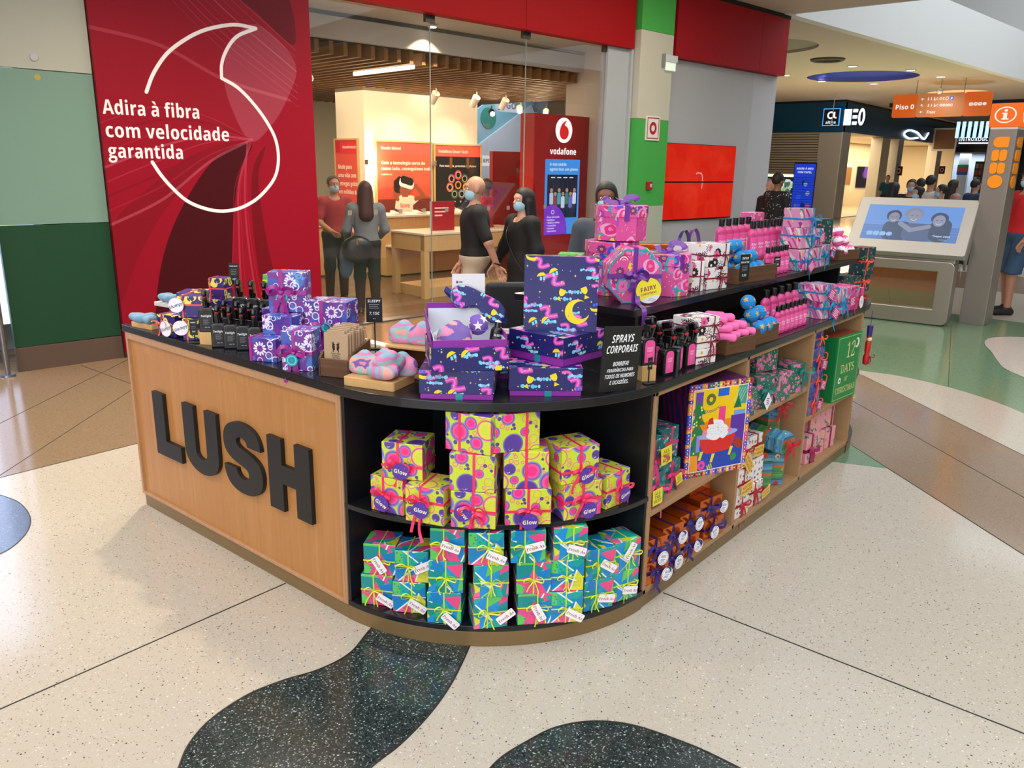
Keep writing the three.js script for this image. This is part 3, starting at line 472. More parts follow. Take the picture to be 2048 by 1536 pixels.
// ---------------------------------------------------------------- inside the phone shop (a along the wall, o metres behind the glass)
const IN = (a, y, o) => W(a, y, -o);
const inside = (name, label, category, a, y, o, group, turn = 0) => thing(name, label, category, IN(a, y, o), TH + turn, group);
const oakTex = woodTex(512, 512, '#c8a36c', ['#b48d56', '#d6b684', '#bd975f', '#dfc394'], 220, 21); oakTex.repeat.set(1.5, 1.2); const oak = tmat(oakTex, .45);
const cream = mat('#e9e2cf', .75);
const fi = wallGroup('floor_shop');
{ const tones = ['#5f4d3a', '#574631', '#66533e', '#4f402e'].map((c) => mat(c, .25)); const pg = [0, 1].map((k) => bx(8.2, .012, .285, 0, 0, 0, .002)); for (let i = 0; i < 26; i++) { const o = structure('plank', pg[i % 2], tones[(i * 7) % 4], fi); o.position.set(6.2 + (i % 3) * .3, -.004, -.25 - i * .29); } structure('far_floor', bx(16, .008, 9, 12, -.004, -11, 0), mat('#a59a8a', .2), fi); }
const si = wallGroup('wall_shop');
structure('back_wall', bx(7.8, 3.5, .1, 4.5, 0, -8.2, 0), cream, si); structure('side_wall', bx(.1, 5, 13, .8, 0, -6.8, 0), cream, si); structure('return_wall', bx(.1, 3.6, 1.1, 7.55, 0, -.62, 0), mat('#d9d0bd', .7), si);
structure('inner_column', [bx(2.64, 3.3, .9, 7.05, 0, -4.76, .004)], cream, si);
structure('far_wall', bx(17, 5, .1, 9, 0, -13.2, 0), mat('#4a4d57', .7), si); structure('far_end_wall', bx(.1, 5, 6.8, 17.5, 0, -9.9, 0), mat('#a5a7a6', .7), si); structure('hall_partition', bx(.1, 4.6, 5.4, 11.95, 0, -3.1, 0), mat('#b9b4a8', .7), si);
structure('dark_bulkhead', bx(8.2, 1.2, .1, 6, 3.4, -8.1, 0), mat('#3d2b1e', .7), si);
const ci = wallGroup('ceiling_shop');
structure('ceiling_board', [bx(11, .08, 8, 6.3, 3.55, -4.8, 0), bx(22, .08, 6, 12, 4.5, -11, 0)], mat('#241a12', .8), ci);
for (let i = 0; i < 38; i++) { const s = structure('slat', cached('slat', () => bx(.06, .15, 7.1, 0, 0, 0, .002)), mat('#8f6738', .6), ci); s.position.set(2.22 + i * .2, 3.14, -4.45); }
areaLightAt(3.6, 5.6, IN(4.6, 3.1, 3.6), 2.3); areaLightAt(3.2, 4, IN(8.9, 3.1, 3.4), 2.0);
function areaLightAt(w, h, p, k) { const l = new THREE.RectAreaLight(0xffe6c0, k, w, h); l.position.set(...p); l.lookAt(p[0], 0, p[2]); scene.add(l); }
const farLight = new THREE.RectAreaLight(0xdfeaff, 3, 6, 4); farLight.position.set(...IN(14, 4.4, 10)); farLight.lookAt(...IN(14, 0, 10)); scene.add(farLight);
// linear light, ceiling spots
const tube = inside('linear_light', 'long glowing white light bar under the slatted shop ceiling', 'light', 4.25, 3.08, 1.6, null, 0);
obj('diffuser', bx(.05, .05, 1.4, 0, 0, 0, .01), new THREE.MeshStandardMaterial({ color: 0xffffff, emissive: 0xfff2d8, emissiveIntensity: 4 }), tube);
function spotLamp(a, o, lit, ta, to, label, y = 3.02) {
  const t = inside('track_spot', label, 'spotlight', a, y, o, 'white track spotlights under the slatted ceiling');
  const g = new THREE.Vector3(ta - a, -1.4, -(to - o)).normalize(), e = new THREE.Quaternion().setFromUnitVectors(V3(0, -1, 0), g), hd = obj('lamp_head', cyl(.055, .07, .2, 0, -.2, 0), mat('#e2ded6', .4), t); hd.quaternion.copy(e);
  obj('stem', cyl(.012, .012, .14), mat('#cfcac0', .4), t);
  if (lit) { const f = obj('lamp_face', cyl(.05, .05, .01, 0, -.212, 0), new THREE.MeshStandardMaterial({ color: 0xffffff, emissive: 0xffe9c4, emissiveIntensity: 9 }), t); f.quaternion.copy(e); const l = new THREE.SpotLight(0xffdfb0, 13, 0, .62, .7, 2); l.position.set(...IN(a + g.x * .24, y - .34, o - g.z * .24)); l.target.position.set(...IN(ta, 1.2, to)); l.castShadow = true; l.shadow.radius = 3; scene.add(l, l.target); }
}
spotLamp(2.75, 2.0, true, 5.2, 5, 'lit white track spot nearest the red poster wall'); spotLamp(3.2, 1.9, true, 6.6, 4.3, 'second lit white track spot from the red poster wall');
for (const [a, o, l] of [[6.3, 3.0, 'unlit white track spot before the left of the cream column'], [7.2, 3.0, 'unlit white track spot before the middle of the cream column'], [7.9, 3.0, 'unlit white track spot before the right of the cream column']]) spotLamp(a, o, false, a + .2, 4.4, l);
for (const [a, o, l] of [[9.6, 4.4, 'bright track spot right of the cream column, upper left of four'], [10.6, 4.6, 'bright track spot right of the cream column, upper right of four'], [10.1, 5.8, 'bright track spot right of the cream column, lower left of four'], [11.4, 5.7, 'bright track spot right of the cream column, lower right of four']]) spotLamp(a, o, true, 6.9, 1.4, l);
for (const [a, b] of [[6.4, 1], [7.6, 1]]) { const l = new THREE.SpotLight(0xffe6bc, 9, 0, .7, .8, 2); l.position.set(...IN(a, 3.0, 3.2)); l.target.position.set(...IN(a, 1.6, 4.4)); l.castShadow = true; scene.add(l, l.target); }
const sl = inside('soffit_downlight', 'bright recessed downlight behind the top of the shop glass', 'downlight', 4.35, 3.59, .62);
obj('rim', cyl(.06, .07, .02, 0, -.02, 0), mat('#e8e4da', .4), sl); obj('lamp_face', cyl(.045, .045, .01, 0, -.028, 0), dlMat, sl);
{ const l = new THREE.SpotLight(0xffe2b4, 9, 0, 1.0, .35, 2); l.position.set(...IN(4.35, 3.55, .62)); l.target.position.set(...IN(4.35, 0, .66)); l.castShadow = true; scene.add(l, l.target); }
// posters on the column
function poster(name, label, a, y, o, w, h, draw, turn = 0) {
  const t = inside(name, label, 'poster', a, y, o, null, turn);
  obj('frame', [bx(w + .06, .03, .05, 0, h, 0), bx(w + .06, .03, .05, 0, -.03, 0), bx(.03, h, .05, -w / 2 - .015, 0, 0), bx(.03, h, .05, w / 2 + .015, 0, 0)], oak, t);
  obj('print', plate(rect(w, h), .02).translate(0, h / 2, -.01), tmat(canvasTex(512, Math.round(512 * h / w), draw), .45), t); return t;
}
poster('poster', 'tall salmon red poster with white lines of text beside the corner', 5.715, .97, 4.87, .72, 1.3, (g, w, h) => { g.fillStyle = '#e0513f'; g.fillRect(0, 0, w, h); g.fillStyle = '#d92f33'; g.fillRect(0, 0, w, 170); g.fillStyle = '#c4101c'; g.fillRect(0, 20, 110, 130); text(g, 'Atendimento', 330, 85, 50, '#fbe3dd'); ['Mude para', 'uma vida com', 'entregas grátis', 'em milhões de', 'produtos'].forEach((s, i) => text(g, s, 50, 330 + i * 105, 74, '#fff1ec', { align: 'left', sx: .85 })); ['Adira no site ou', 'numa loja'].forEach((s, i) => text(g, s, 50, 900 + i * 50, 36, '#ffdcd4', { align: 'left', weight: '' })); }, -Math.PI / 2);
poster('poster', 'salmon poster of a girl wearing a black virtual reality headset', 6.53, .97, 4.24, 1.22, 1.28, (g, w, h) => {
  g.fillStyle = '#d9553f'; g.fillRect(0, 0, w, h); const R = rng(4); for (let i = 0; i < 3; i++) blob(g, 100 + i * 170, 420, 120, ['#b6442f', '#a93d2c', '#c04d36'][i], R); g.fillStyle = '#6e2319'; g.fillRect(0, 420, w, h); for (let i = 0; i < 30; i++) { g.globalAlpha = .3; blob(g, R() * w, 420 + R() * 120, 25, ['#7f2c1e', '#5a1a14'][i % 2], R); } g.globalAlpha = 1; g.fillStyle = '#e5584b'; g.fillRect(0, 0, w, 86);
  text(g, 'Venda Móvel', 40, 44, 30, '#ffd7cf', { align: 'left' }); text(g, 'Com a tecnologia certa do', 40, 150, 33, '#ffe9dd', { align: 'left' }); text(g, 'nosso lado, conseguimos tudo', 40, 192, 33, '#ffe9dd', { align: 'left' }); text(g, 'vodafone.pt', 40, 236, 17, '#ffd7cf', { align: 'left' });
  poly(g, [[150, h], [170, 420], [215, 390], [330, 395], [390, 430], [330, 470], [335, h]], '#ead2bf'); text(g, 'love', 255, 470, 46, '#c4352b'); g.strokeStyle = '#8a4a30'; g.lineCap = 'round'; g.lineWidth = 34; g.beginPath(); g.moveTo(185, 420); g.lineTo(160, 370); g.lineTo(205, 300); g.moveTo(360, 420); g.lineTo(440, 400); g.lineTo(360, 320); g.stroke();
  blob(g, 205, 315, 62, '#21130e', R, 12, .15); circ(g, 255, 355, 50, '#8a4a30'); poly(g, [[228, 405], [285, 405], [290, 380], [225, 380]], '#8a4a30'); g.save(); g.translate(275, 295); g.rotate(.25); g.fillStyle = '#efe7df'; g.beginPath(); g.roundRect(-70, -25, 140, 68, 26); g.fill(); g.fillStyle = '#1d1817'; g.beginPath(); g.roundRect(-62, -42, 124, 58, 24); g.fill(); g.restore();
});
poster('poster', 'black poster with round watches arranged like a flower under red header', 7.81, .95, 4.24, 1.14, 1.28, (g, w, h) => {
  g.fillStyle = '#191819'; g.fillRect(0, 0, w, h); g.fillStyle = '#e5584b'; g.fillRect(0, 0, w, 92); text(g, 'Vodafone Smart Tech', 38, 50, 32, '#ffd7cf', { align: 'left' }); text(g, 'Para mais vida, presentes com futuro', w / 2, 170, 23, '#efe9e4'); g.fillStyle = '#7a4a1d'; g.fillRect(160, 100, 30, 90); g.fillRect(350, 100, 30, 90);
  const cs = ['#d8455a', '#4a5a40', '#d39a3a', '#6b7682', '#3d6b3d', '#c86a4a', '#9c4a6a']; cs.forEach((c, i) => { const a = i / 7 * 6.283 - 1.57, x = 256 + Math.cos(a) * 95, y = 330 + Math.sin(a) * 85; circ(g, x, y, 40, c); circ(g, x, y, 24, '#0c0c0e', ['#d9c7b0', 5]); }); circ(g, 256, 330, 36, '#c9893b'); circ(g, 256, 330, 22, '#0c0c0e'); for (let i = 0; i < 4; i++) text(g, ['~', '=', 'o', '~'][i], 160 + i * 62, 470, 28, '#ece6e0'); circ(g, 215, 530, 12, null, ['#ffffff', 4]); text(g, 'smart', 270, 530, 24, '#ffffff');
});
const wlp = inside('wall_lamp', 'up and down wall lamp glowing between the two posters', 'lamp', 5.79, 1.85, 4.24);
obj('body', bx(.2, .09, .1, 0, 0, .03, .01), mat('#8f8a80', .4, { metalness: .6 }), wlp); for (const y of [.095, -.012]) { obj('lamp_face', bx(.17, .012, .08, 0, y, .03, .003), new THREE.MeshStandardMaterial({ color: 0xffffff, emissive: 0xffefcc, emissiveIntensity: 8 }), wlp); const l = new THREE.PointLight(0xffe7bd, 1.6, 0, 2); l.castShadow = true; l.position.set(...IN(5.79, 1.85 + (y > 0 ? .16 : -.08), 4.12)); scene.add(l); }
const wlp2 = inside('wall_lamp', 'second wall lamp between the girl poster and black poster', 'lamp', 7.19, 1.85, 4.22); obj('body', bx(.06, .09, .08, 0, 0, .03, .01), mat('#8f8a80', .4, { metalness: .6 }), wlp2);
// counters
const c1 = inside('shop_counter', 'oak shop counter below the posters with phones on its white top', 'counter', 6.9, 0, 3.55);
obj('body', [bx(3.1, .98, .7, 0, .03, 0, .004)], oak, c1); obj('counter_top', bx(3.14, .035, .74, 0, 1.0, 0, .004), mat('#e6ddca', .4), c1); obj('low_shelf', bx(1.7, .03, .3, -.7, .52, .48, .004), mat('#e2d8c4', .4), c1); obj('kick_plate', bx(3.0, .06, .6, 0, 0, 0, 0), mat('#3b2d20', .6), c1); for (const x of [-.5, .62]) obj('door_gap', bx(.008, .9, .01, x, .06, .35, 0), mat('#6f5330', .6), c1);
for (let i = 0; i < 5; i++) { const p = inside('display_phone', ['leftmost black phone lying on a white stand before the girl poster', 'second black phone on a white stand before the girl poster', 'third black phone on a white stand near the poster edge', 'black phone on a white stand before the watch poster', 'rightmost black phone on a stand near the red leaflet holder'][i], 'phone', 5.75 + i * .48, 1.036, 3.4, 'phones on the shop counter'); obj('stand', xf(bx(.2, .03, .16), 0, .02, 0, .2), mat('#e9e5dc', .4), p); obj('phone', xf(bx(.08, .012, .15, 0, 0, 0, .004), 0, .058, 0, .35, .3), mat('#141416', .2), p); }
const c2 = inside('shop_desk', 'dim oak service desk at the left end of the shop', 'desk', 3.6, 0, 4.2); obj('desk_top', bx(2.2, .05, .8, 0, .84, 0, .005), mat('#d8c9ae', .4), c2); obj('front', bx(2.1, .8, .05, 0, .04, .34, .003), oak, c2); for (const x of [-1.0, 1.0]) obj('leg', bx(.07, .84, .7, x, 0, 0, .003), oak, c2);
const mon = inside('monitor', 'grey tablet with round red logo on the service desk', 'monitor', 3.75, .89, 4.1, null, .2); obj('screen', plate(rect(.36, .42), .02).translate(0, .3, 0), new THREE.MeshStandardMaterial({ color: 0x222222, emissive: 0xffffff, emissiveIntensity: .6, emissiveMap: canvasTex(128, 150, (g) => { g.fillStyle = '#a9c8de'; g.fillRect(0, 0, 128, 150); circ(g, 64, 84, 36, '#8f2a34'); circ(g, 64, 80, 12, '#efd9d9'); }) }), mon); obj('stand', bx(.05, .1, .05), mat('#1c1c1e', .4), mon);
const tvb = inside('wall_screen', 'wide blue display screen on the back wall of the shop', 'screen', 4.2, 1.15, 8.1); obj('bezel', bx(1.25, .95, .05, 0, 0, 0, .006), mat('#111214', .4), tvb); obj('screen', plate(rect(1.15, .85), .01).translate(0, .475, .03), new THREE.MeshStandardMaterial({ color: 0x111111, emissive: 0xffffff, emissiveIntensity: .9, emissiveMap: canvasTex(128, 96, (g) => { g.fillStyle = '#bcd2e6'; g.fillRect(0, 0, 128, 96); const R = rng(2); for (let i = 0; i < 10; i++) blob(g, R() * 128, R() * 96, 14, ['#8aa9c6', '#dfe7ee', '#7f93b0'][i % 3], R); }) }), tvb);
const rb = inside('red_sign_band', 'long red sign band with white light line at the back left', 'sign', 3.1, 2.75, 7.6); obj('band', bx(3.4, .5, .2, 0, 0, 0, .004), mat('#b3101c', .4), rb); obj('light_line', bx(3.3, .04, .05, 0, -.06, .1, .003), new THREE.MeshStandardMaterial({ color: 0xffffff, emissive: 0xffffff, emissiveIntensity: 2 }), rb);
const rp = inside('price_board', 'small red wall panel above the blue display screen', 'panel', 3.5, 2.2, 8.0); obj('board', bx(.9, .22, .06, 0, 0, 0, .004), mat('#d22a2a', .4), rp);
const tbl = inside('display_table', 'open oak display table with low plinth just behind the glass', 'table', 5.5, 0, 1.35);
for (const x of [-1.02, 1.02]) for (const z of [-.35, .35]) obj('leg', bx(.09, .9, .09, x, 0, z, .004), oak, tbl); obj('apron', [bx(2.13, .22, .8, 0, .68, 0, .004)], oak, tbl); obj('table_top', bx(2.16, .03, .82, 0, .905, 0, .004), mat('#ddd0b6', .4), tbl); obj('plinth', bx(1.95, .16, .7, 0, .0, 0, .004), oak, tbl);
const lf = inside('leaflet_stand', 'red leaflet holder with white lines standing on the display table', 'leaflet', 5.05, .936, 1.3); obj('card', plate(rect(.42, .42), .015).translate(0, .21, 0), tmat(canvasTex(128, 128, (g) => { g.fillStyle = '#a51422'; g.fillRect(0, 0, 128, 128); g.fillStyle = '#efc9c6'; for (let i = 0; i < 3; i++) g.fillRect(14, 26 + i * 16, 80 - i * 18, 7); }), .4), lf); obj('edge', bx(.02, .42, .03, -.22, 0, 0, .002), mat('#d8d6d2', .3), lf);
// red totem with screen
const tot = inside('display_totem', 'tall red totem with white round logo and bright tall screen', 'totem', 6.72, 0, .52);
obj('body', bx(1.2, 2.62, .3, 0, 0, -.12, .006), mat('#9c0710', .3), tot); obj('side_panel', bx(.015, 2.6, .28, -.6, .01, -.12, .002), mat('#b92a24', .3), tot);
{ const lt = canvasTex(256, 300, (g) => { circ(g, 128, 95, 76, '#fdf7f6'); g.fillStyle = '#c40d18'; g.beginPath(); g.arc(130, 108, 42, 0, 7); g.fill(); g.beginPath(); g.moveTo(92, 92); g.quadraticCurveTo(104, 44, 156, 36); g.quadraticCurveTo(132, 52, 134, 70); g.closePath(); g.fill(); text(g, 'vodafone', 128, 222, 54, '#fdf7f6'); });
  obj('logo_panel', plate(rect(.62, .72), .006)  .translate(.02, 2.27, .03), new THREE.MeshStandardMaterial({ color: 0xffffff, map: lt, emissive: 0xffffff, emissiveMap: lt, emissiveIntensity: .6, transparent: true }), tot);
  const st = canvasTex(256, 400, (g, w, h) => { g.fillStyle = '#3f93e8'; g.fillRect(0, 0, w, h); g.fillStyle = '#121a30'; g.fillRect(14, 80, 228, 230); g.fillStyle = '#cfe2f5'; for (let i = 0; i < 4; i++) g.fillRect(40 + i * 46, 92, 30, 6); g.strokeStyle = '#4f6a9a'; for (let i = 0; i < 7; i++) { g.beginPath(); g.moveTo(30 + i * 33, 110); g.lineTo(10 + i * 40, 310); g.stroke(); } text(g, 'A sua saúde', 28, 26, 22, '#d9ecff', { align: 'left' }); text(g, 'agora tem um plano', 28, 52, 22, '#d9ecff', { align: 'left' }); const R = rng(9); for (let i = 0; i < 7; i++) { const x = 46 + i * 29, y = 190 + (i % 2) * 20, c = ['#b8c7e2', '#8e3a4c', '#4aa0a8', '#c9d2e8', '#3f7f6d', '#6d6fc0', '#d8dcef'][i]; circ(g, x, y - 28, 11, '#b98b72'); g.fillStyle = c; g.beginPath(); g.roundRect(x - 14, y - 16, 28, 66, 8); g.fill(); g.fillStyle = '#23304e'; g.fillRect(x - 11, y + 46, 9, 48); g.fillRect(x + 2, y + 46, 9, 48); } g.fillStyle = '#7a35c8'; g.beginPath(); g.ellipse(50, 390, 120, 150, 0, 0, 7); g.fill(); circ(g, 60, 278, 10, null, ['#e8dcff', 4]); for (let i = 0; i < 6; i++) text(g, ['Plano de Saúde', 'Vodafone', '• Médico online', '• Consultas', '• Exames', '• Descontos'][i], 16, 304 + i * 15, 13, '#efe6ff', { align: 'left' }); });
  obj('screen', plate(rect(.76, 1.12), .012).translate(.02, 1.42, .03), new THREE.MeshStandardMaterial({ color: 0x080808, emissive: 0xffffff, emissiveMap: st, emissiveIntensity: .95, roughness: .2 }), tot); }
const rw2 = inside('red_partition', 'dark red partition panel behind the left of the totem', 'partition', 7.0, 0, 1.9); obj('panel', bx(.9, 2.1, .08, 0, 0, 0, .004), mat('#a80d16', .4), rw2);
// opening to the hall behind: escalator side, signs
const escal = inside('escalator', 'pale blue glass side of an escalator climbing behind the shop', 'escalator', 14.9, 0, 11.5);
obj('side_panel', xf(bx(4.6, 1.0, .1, 0, -.5, 0, .01), 0, 3.1, 0, 0, 0, .52), mat('#8fc3c9', .25), escal); obj('underside', xf(bx(4.8, 1.3, .6, 0, -.65, 0, .01), .3, 2.05, -.2, 0, 0, .52), mat('#d8dadb', .6), escal); obj('handrail', xf(bx(4.7, .07, .14, 0, 0, 0, .03), -.25, 3.62, 0, 0, 0, .52), mat('#1f2226', .4), escal); obj('round_sticker', xf(cyl(.32, .32, .012), .2, 3.3, .06, Math.PI / 2), mat('#3f8f78', .5), escal);
for (const [i, a, c, tc, l] of [[0, 14.15, '#f2f0ee', '#d14a1c', 'white bank sign with dark letters, left of the pair'], [1, 14.85, '#e6e0da', '#5a2320', 'pale bank sign with brown square, right of the pair']]) { const b = inside('bank_sign', l, 'sign', a, 1.86, 10.6); obj('sign_board', plate(rect(.56, .3), .04).translate(0, .15, 0), new THREE.MeshStandardMaterial({ color: 0x333333, emissive: 0xffffff, emissiveIntensity: .75, emissiveMap: canvasTex(128, 72, (g) => { g.fillStyle = c; g.fillRect(0, 0, 128, 72); g.fillStyle = tc; g.fillRect(12, 16, 34, 40); text(g, 'BPI', 84, 37, 36, '#3a2320'); }) }), b); }
const jg = inside('shop_sign', 'white rounded shop sign hanging high beyond the escalator', 'sign', 14.0, 3.35, 9.4); obj('sign_board', plate(roundRect(1.0, .36, .15), .05).translate(0, .18, 0), new THREE.MeshStandardMaterial({ color: 0x444444, emissive: 0xffffff, emissiveIntensity: .7, emissiveMap: canvasTex(128, 48, (g) => { g.fillStyle = '#d5dcea'; g.fillRect(0, 0, 128, 48); text(g, 'JOGO', 56, 25, 34, '#55617a'); g.fillStyle = '#4b8a3c'; g.fillRect(96, 12, 24, 12); g.fillStyle = '#c8452f'; g.fillRect(96, 26, 24, 8); }) }), jg);
for (const [a, l] of [[13.4, 'dark shop cabinet left under the escalator'], [15.4, 'dark shop cabinet right under the escalator']]) { const k = inside('dark_cabinet', l, 'cabinet', a, 0, 12.4); obj('body', bx(1.6, 1.8, .4, 0, 0, 0, .01), mat('#22252e', .5), k); obj('lit_strip', bx(1.4, .06, .02, 0, 1.5, .21, .003), new THREE.MeshStandardMaterial({ color: 0xffffff, emissive: 0xdfe8ff, emissiveIntensity: 2.5 }), k); }

// ---------------------------------------------------------------- far end: blue corner shop, black shop, signs
const glow = (map, k = 1, base = 0x0c0c0c) => new THREE.MeshStandardMaterial({ color: base, emissive: 0xffffff, emissiveMap: map, emissiveIntensity: k, roughness: .4 });
const bs = sgroup('wall_blue_shop');
structure('blue_fascia', [bx(3.4, 1.2, .3, -10.6, 3.4, -32.15, .01), bx(.3, 1.2, 20, -9.05, 3.4, -42.1, .01)], mat('#08466b', .35), bs);
structure('black_cornice', [bx(3.5, .1, .36, -10.6, 4.52, -32.15, 0), bx(.36, .1, 20, -9.05, 4.52, -42.1, 0)], mat('#0b0d10', .5), bs);
const steel = mat('#c4c2be', .42, { metalness: .35 });
structure('steel_column', bx(.95, 3.4, 1.0, -9.35, 0, -32.55, .04), steel, bs); structure('steel_column', bx(.5, 3.4, .8, -9.05, 0, -40.1, .03), steel, bs); structure('cream_column', bx(.5, 3.4, 1.2, -9.3, 0, -38.6, .02), mat('#d9d0bd', .6), bs); structure('cream_column', bx(.5, 3.4, 1.0, -9.2, 0, -48.2, .02), mat('#d9d0bd', .6), bs);
structure('back_wall', [bx(.1, 3.4, 20, -13, 0, -42, 0), bx(4, 3.4, .1, -11, 0, -52, 0)], mat('#e6d9bd', .7), bs); structure('shop_floor', bx(4, .02, 20, -11, 0, -42, 0), mat('#b7a98f', .3), bs); structure('shop_ceiling', bx(4, .1, 19.6, -11.1, 3.42, -42.2, 0), mat('#dfd3bd', .7), bs); structure('wood_band', bx(.05, .9, 19, -12.92, 1.2, -42, 0), mat('#9a7145', .5), bs); structure('light_band', bx(.06, .12, 18, -12.9, 2.15, -42, 0), new THREE.MeshStandardMaterial({ color: 0xffffff, emissive: 0xffdf9a, emissiveIntensity: 2.4 }), bs);
structure('side_pier', bx(.4, 4.6, 1, -12.5, 0, -32.3, 0), mat('#8d8a85', .6), bs);
{ const l = new THREE.RectAreaLight(0xffe8c4, 5, 3, 16); l.position.set(-11, 3.36, -42); l.lookAt(-11, 0, -42); scene.add(l); }
const shut = thing('roller_shutter', 'half closed roller shutter of pale slats under blue fascia', 'shutter', [-11.0, 0, -32.1]);
for (let i = 0; i < 17; i++) obj('slat', cached('shutterSlat', () => bx(2.4, .075, .03, 0, 0, 0, .008)), mat('#b8ae9f', .4), shut).position.y = 1.72 + i * .1;
obj('backing', bx(2.4, 3.4, .03, 0, 0, -.12, 0), mat('#3a342e', .7), shut); obj('lit_band', bx(2.3, .1, .02, 0, 1.62, .02, .004), new THREE.MeshStandardMaterial({ color: 0xffffff, emissive: 0xffe9b0, emissiveIntensity: 2 }), shut);
const gd = thing('window_display', 'green and white lit display behind the shutter', 'display', [-11.35, .2, -32.1]); obj('lit_board', plate(rect(1.6, 1.35), .02).translate(0, .68, 0), glow(canvasTex(160, 136, (g) => { g.fillStyle = '#24312c'; g.fillRect(0, 0, 160, 136); const R = rng(5); for (let i = 0; i < 16; i++) blob(g, R() * 160, R() * 50 + 10, 14, ['#7fb05a', '#b9d39a', '#49717a', '#e8efe6'][i % 4], R); g.fillStyle = '#cfd8dc'; for (let i = 0; i < 5; i++) g.fillRect(0, 62 + i * 15, 160, 4); }), .8), gd); obj('board_frame', bx(1.66, 1.42, .02, 0, -.03, -.015, .003), mat('#1b1d1f', .5), gd);
const bd = thing('window_display', 'tall blue lit display beside the steel corner column', 'display', [-10.22, .2, -32.02]); obj('lit_board', plate(rect(.86, 1.95), .02).translate(0, .98, 0), glow(canvasTex(96, 220, (g) => { g.fillStyle = '#1d3fc4'; g.fillRect(0, 0, 96, 220); text(g, 'ADERE À MEO', 48, 22, 12, '#e6edff'); text(g, 'COM PAPEL', 48, 38, 12, '#e6edff'); const R = rng(6); for (let i = 0; i < 8; i++) blob(g, 18 + R() * 60, 90 + R() * 110, 12, ['#0c1a5a', '#8496d8', '#b04a6a', '#2c55e8'][i % 4], R); g.fillStyle = '#0f2a86'; for (let i = 0; i < 15; i++) g.fillRect(0, 60 + i * 11, 96, 3); }), .9), bd); obj('board_frame', bx(.92, 2.02, .02, 0, -.03, -.015, .003), mat('#12131a', .5), bd);
const alt = thing('square_sign', 'black square sign with white round letter and blue glowing edge', 'sign', [-9.36, 3.62, -31.96]); obj('sign_board', plate(rect(.66, .66), .06).translate(0, .33, 0), glow(canvasTex(128, 128, (g) => { g.fillStyle = '#0a0c10'; g.fillRect(0, 0, 128, 128); g.strokeStyle = '#58b7ff'; g.lineWidth = 6; g.strokeRect(3, 3, 122, 122); circ(g, 60, 50, 22, null, ['#fff', 13]); g.strokeStyle = '#fff'; g.lineWidth = 12; g.beginPath(); g.moveTo(86, 26); g.lineTo(86, 60); g.quadraticCurveTo(92, 72, 104, 68); g.stroke(); text(g, 'altice', 64, 102, 30, '#fff'); }), 1), alt); obj('sign_case', bx(.7, .7, .05, 0, -.02, -.03, .005), mat('#10151c', .4), alt);
const meo = thing('glowing_letters', 'three tall glowing white letters on the blue corner fascia', 'sign', [-8.52, 3.6, -31.85], .2);
{ const wm = new THREE.MeshStandardMaterial({ color: 0xffffff, emissive: 0xe9f6ff, emissiveIntensity: 1.6 }); for (let i = 0; i < 4; i++) obj('letter_stroke', bx(.055, .6, .05, -.27 + i * .07, .02, .1, .01), wm, meo); for (let i = 0; i < 3; i++) obj('letter_stroke', bx(.17, .12, .05, .1, .04 + i * .23, .1, .01), wm, meo); const o = new THREE.Shape(); o.absellipse(0, 0, .12, .32, 0, 6.283); const hh = new THREE.Path(); hh.absellipse(0, 0, .05, .21, 0, 6.283); o.holes.push(hh); obj('letter_stroke', ext(o, .05, .005).translate(.34, .33, .08), wm, meo); }
const swoosh = thing('light_swoosh', 'curved glowing white outline on the long blue fascia', 'sign', [-8.86, 3.6, -42.5], Math.PI / 2);
obj('tube', new THREE.TubeGeometry(new THREE.CatmullRomCurve3([[2.4, .25, 0], [1.8, -.05, 0], [.2, .2, 0], [-1.4, .22, 0], [-2, .05, 0], [-1.2, -.12, 0], [.5, -.05, 0]].map((p) => V3(...p))), 60, .045, 6), new THREE.MeshStandardMaterial({ color: 0xffffff, emissive: 0xeaf6ff, emissiveIntensity: 1.8 }), swoosh);
const ptv = thing('wall_screen', 'purple screen inside a cream frame in the blue shop', 'screen', [-11.6, 1.0, -45], Math.PI / 2 * .8); obj('frame', bx(2.6, 1.7, .1, 0, -.2, -.06, .01), mat('#e9dfc8', .5), ptv); obj('screen', plate(rect(2.0, 1.1), .03).translate(0, .6, 0), glow(canvasTex(96, 56, (g) => { g.fillStyle = '#181226'; g.fillRect(0, 0, 96, 56); g.globalAlpha = .7; const R = rng(3); for (let i = 0; i < 7; i++) blob(g, 30 + R() * 60, 10 + R() * 30, 16, ['#8a4ac0', '#c88ad8', '#4a2a8a'][i % 3], R); g.globalAlpha = 1; }), 1), ptv);
const acc = thing('accessory_wall', 'pale pegboard wall of hanging accessories in the blue shop', 'display', [-10.9, .1, -36.6], Math.PI / 2 * .6); obj('board', bx(1.8, 2.1, .06), mat('#e9dec6', .6), acc); { const R = rng(31); for (let j = 0; j < 7; j++) for (let i = 0; i < 6; i++) obj('accessory', cached('acc', () => bx(.17, .2, .05, 0, 0, 0, .01)), mat(['#e9e4da', '#1d1f24', '#9a4a3a', '#d8d3c8'][Math.floor(R() * 4)], .5), acc).position.set(-.75 + i * .3, .12 + j * .28, .06); }
for (const [x, y, z, l] of [[-8.78, 1.75, -40.1, 'small red square sign with white ring on steel column'], [-8.9, 1.85, -49, 'small red square sign near the black shop']]) { const s = thing('alarm_sign', l, 'sign', [x, y, z], Math.PI / 2 * .6); obj('sign_board', plate(rect(.42, .42), .02).translate(0, .2, 0), tmat(canvasTex(64, 64, (g) => { g.fillStyle = '#6d1a18'; g.fillRect(0, 0, 64, 64); circ(g, 32, 32, 15, null, ['#e8d9d2', 8]); }), .5), s); }
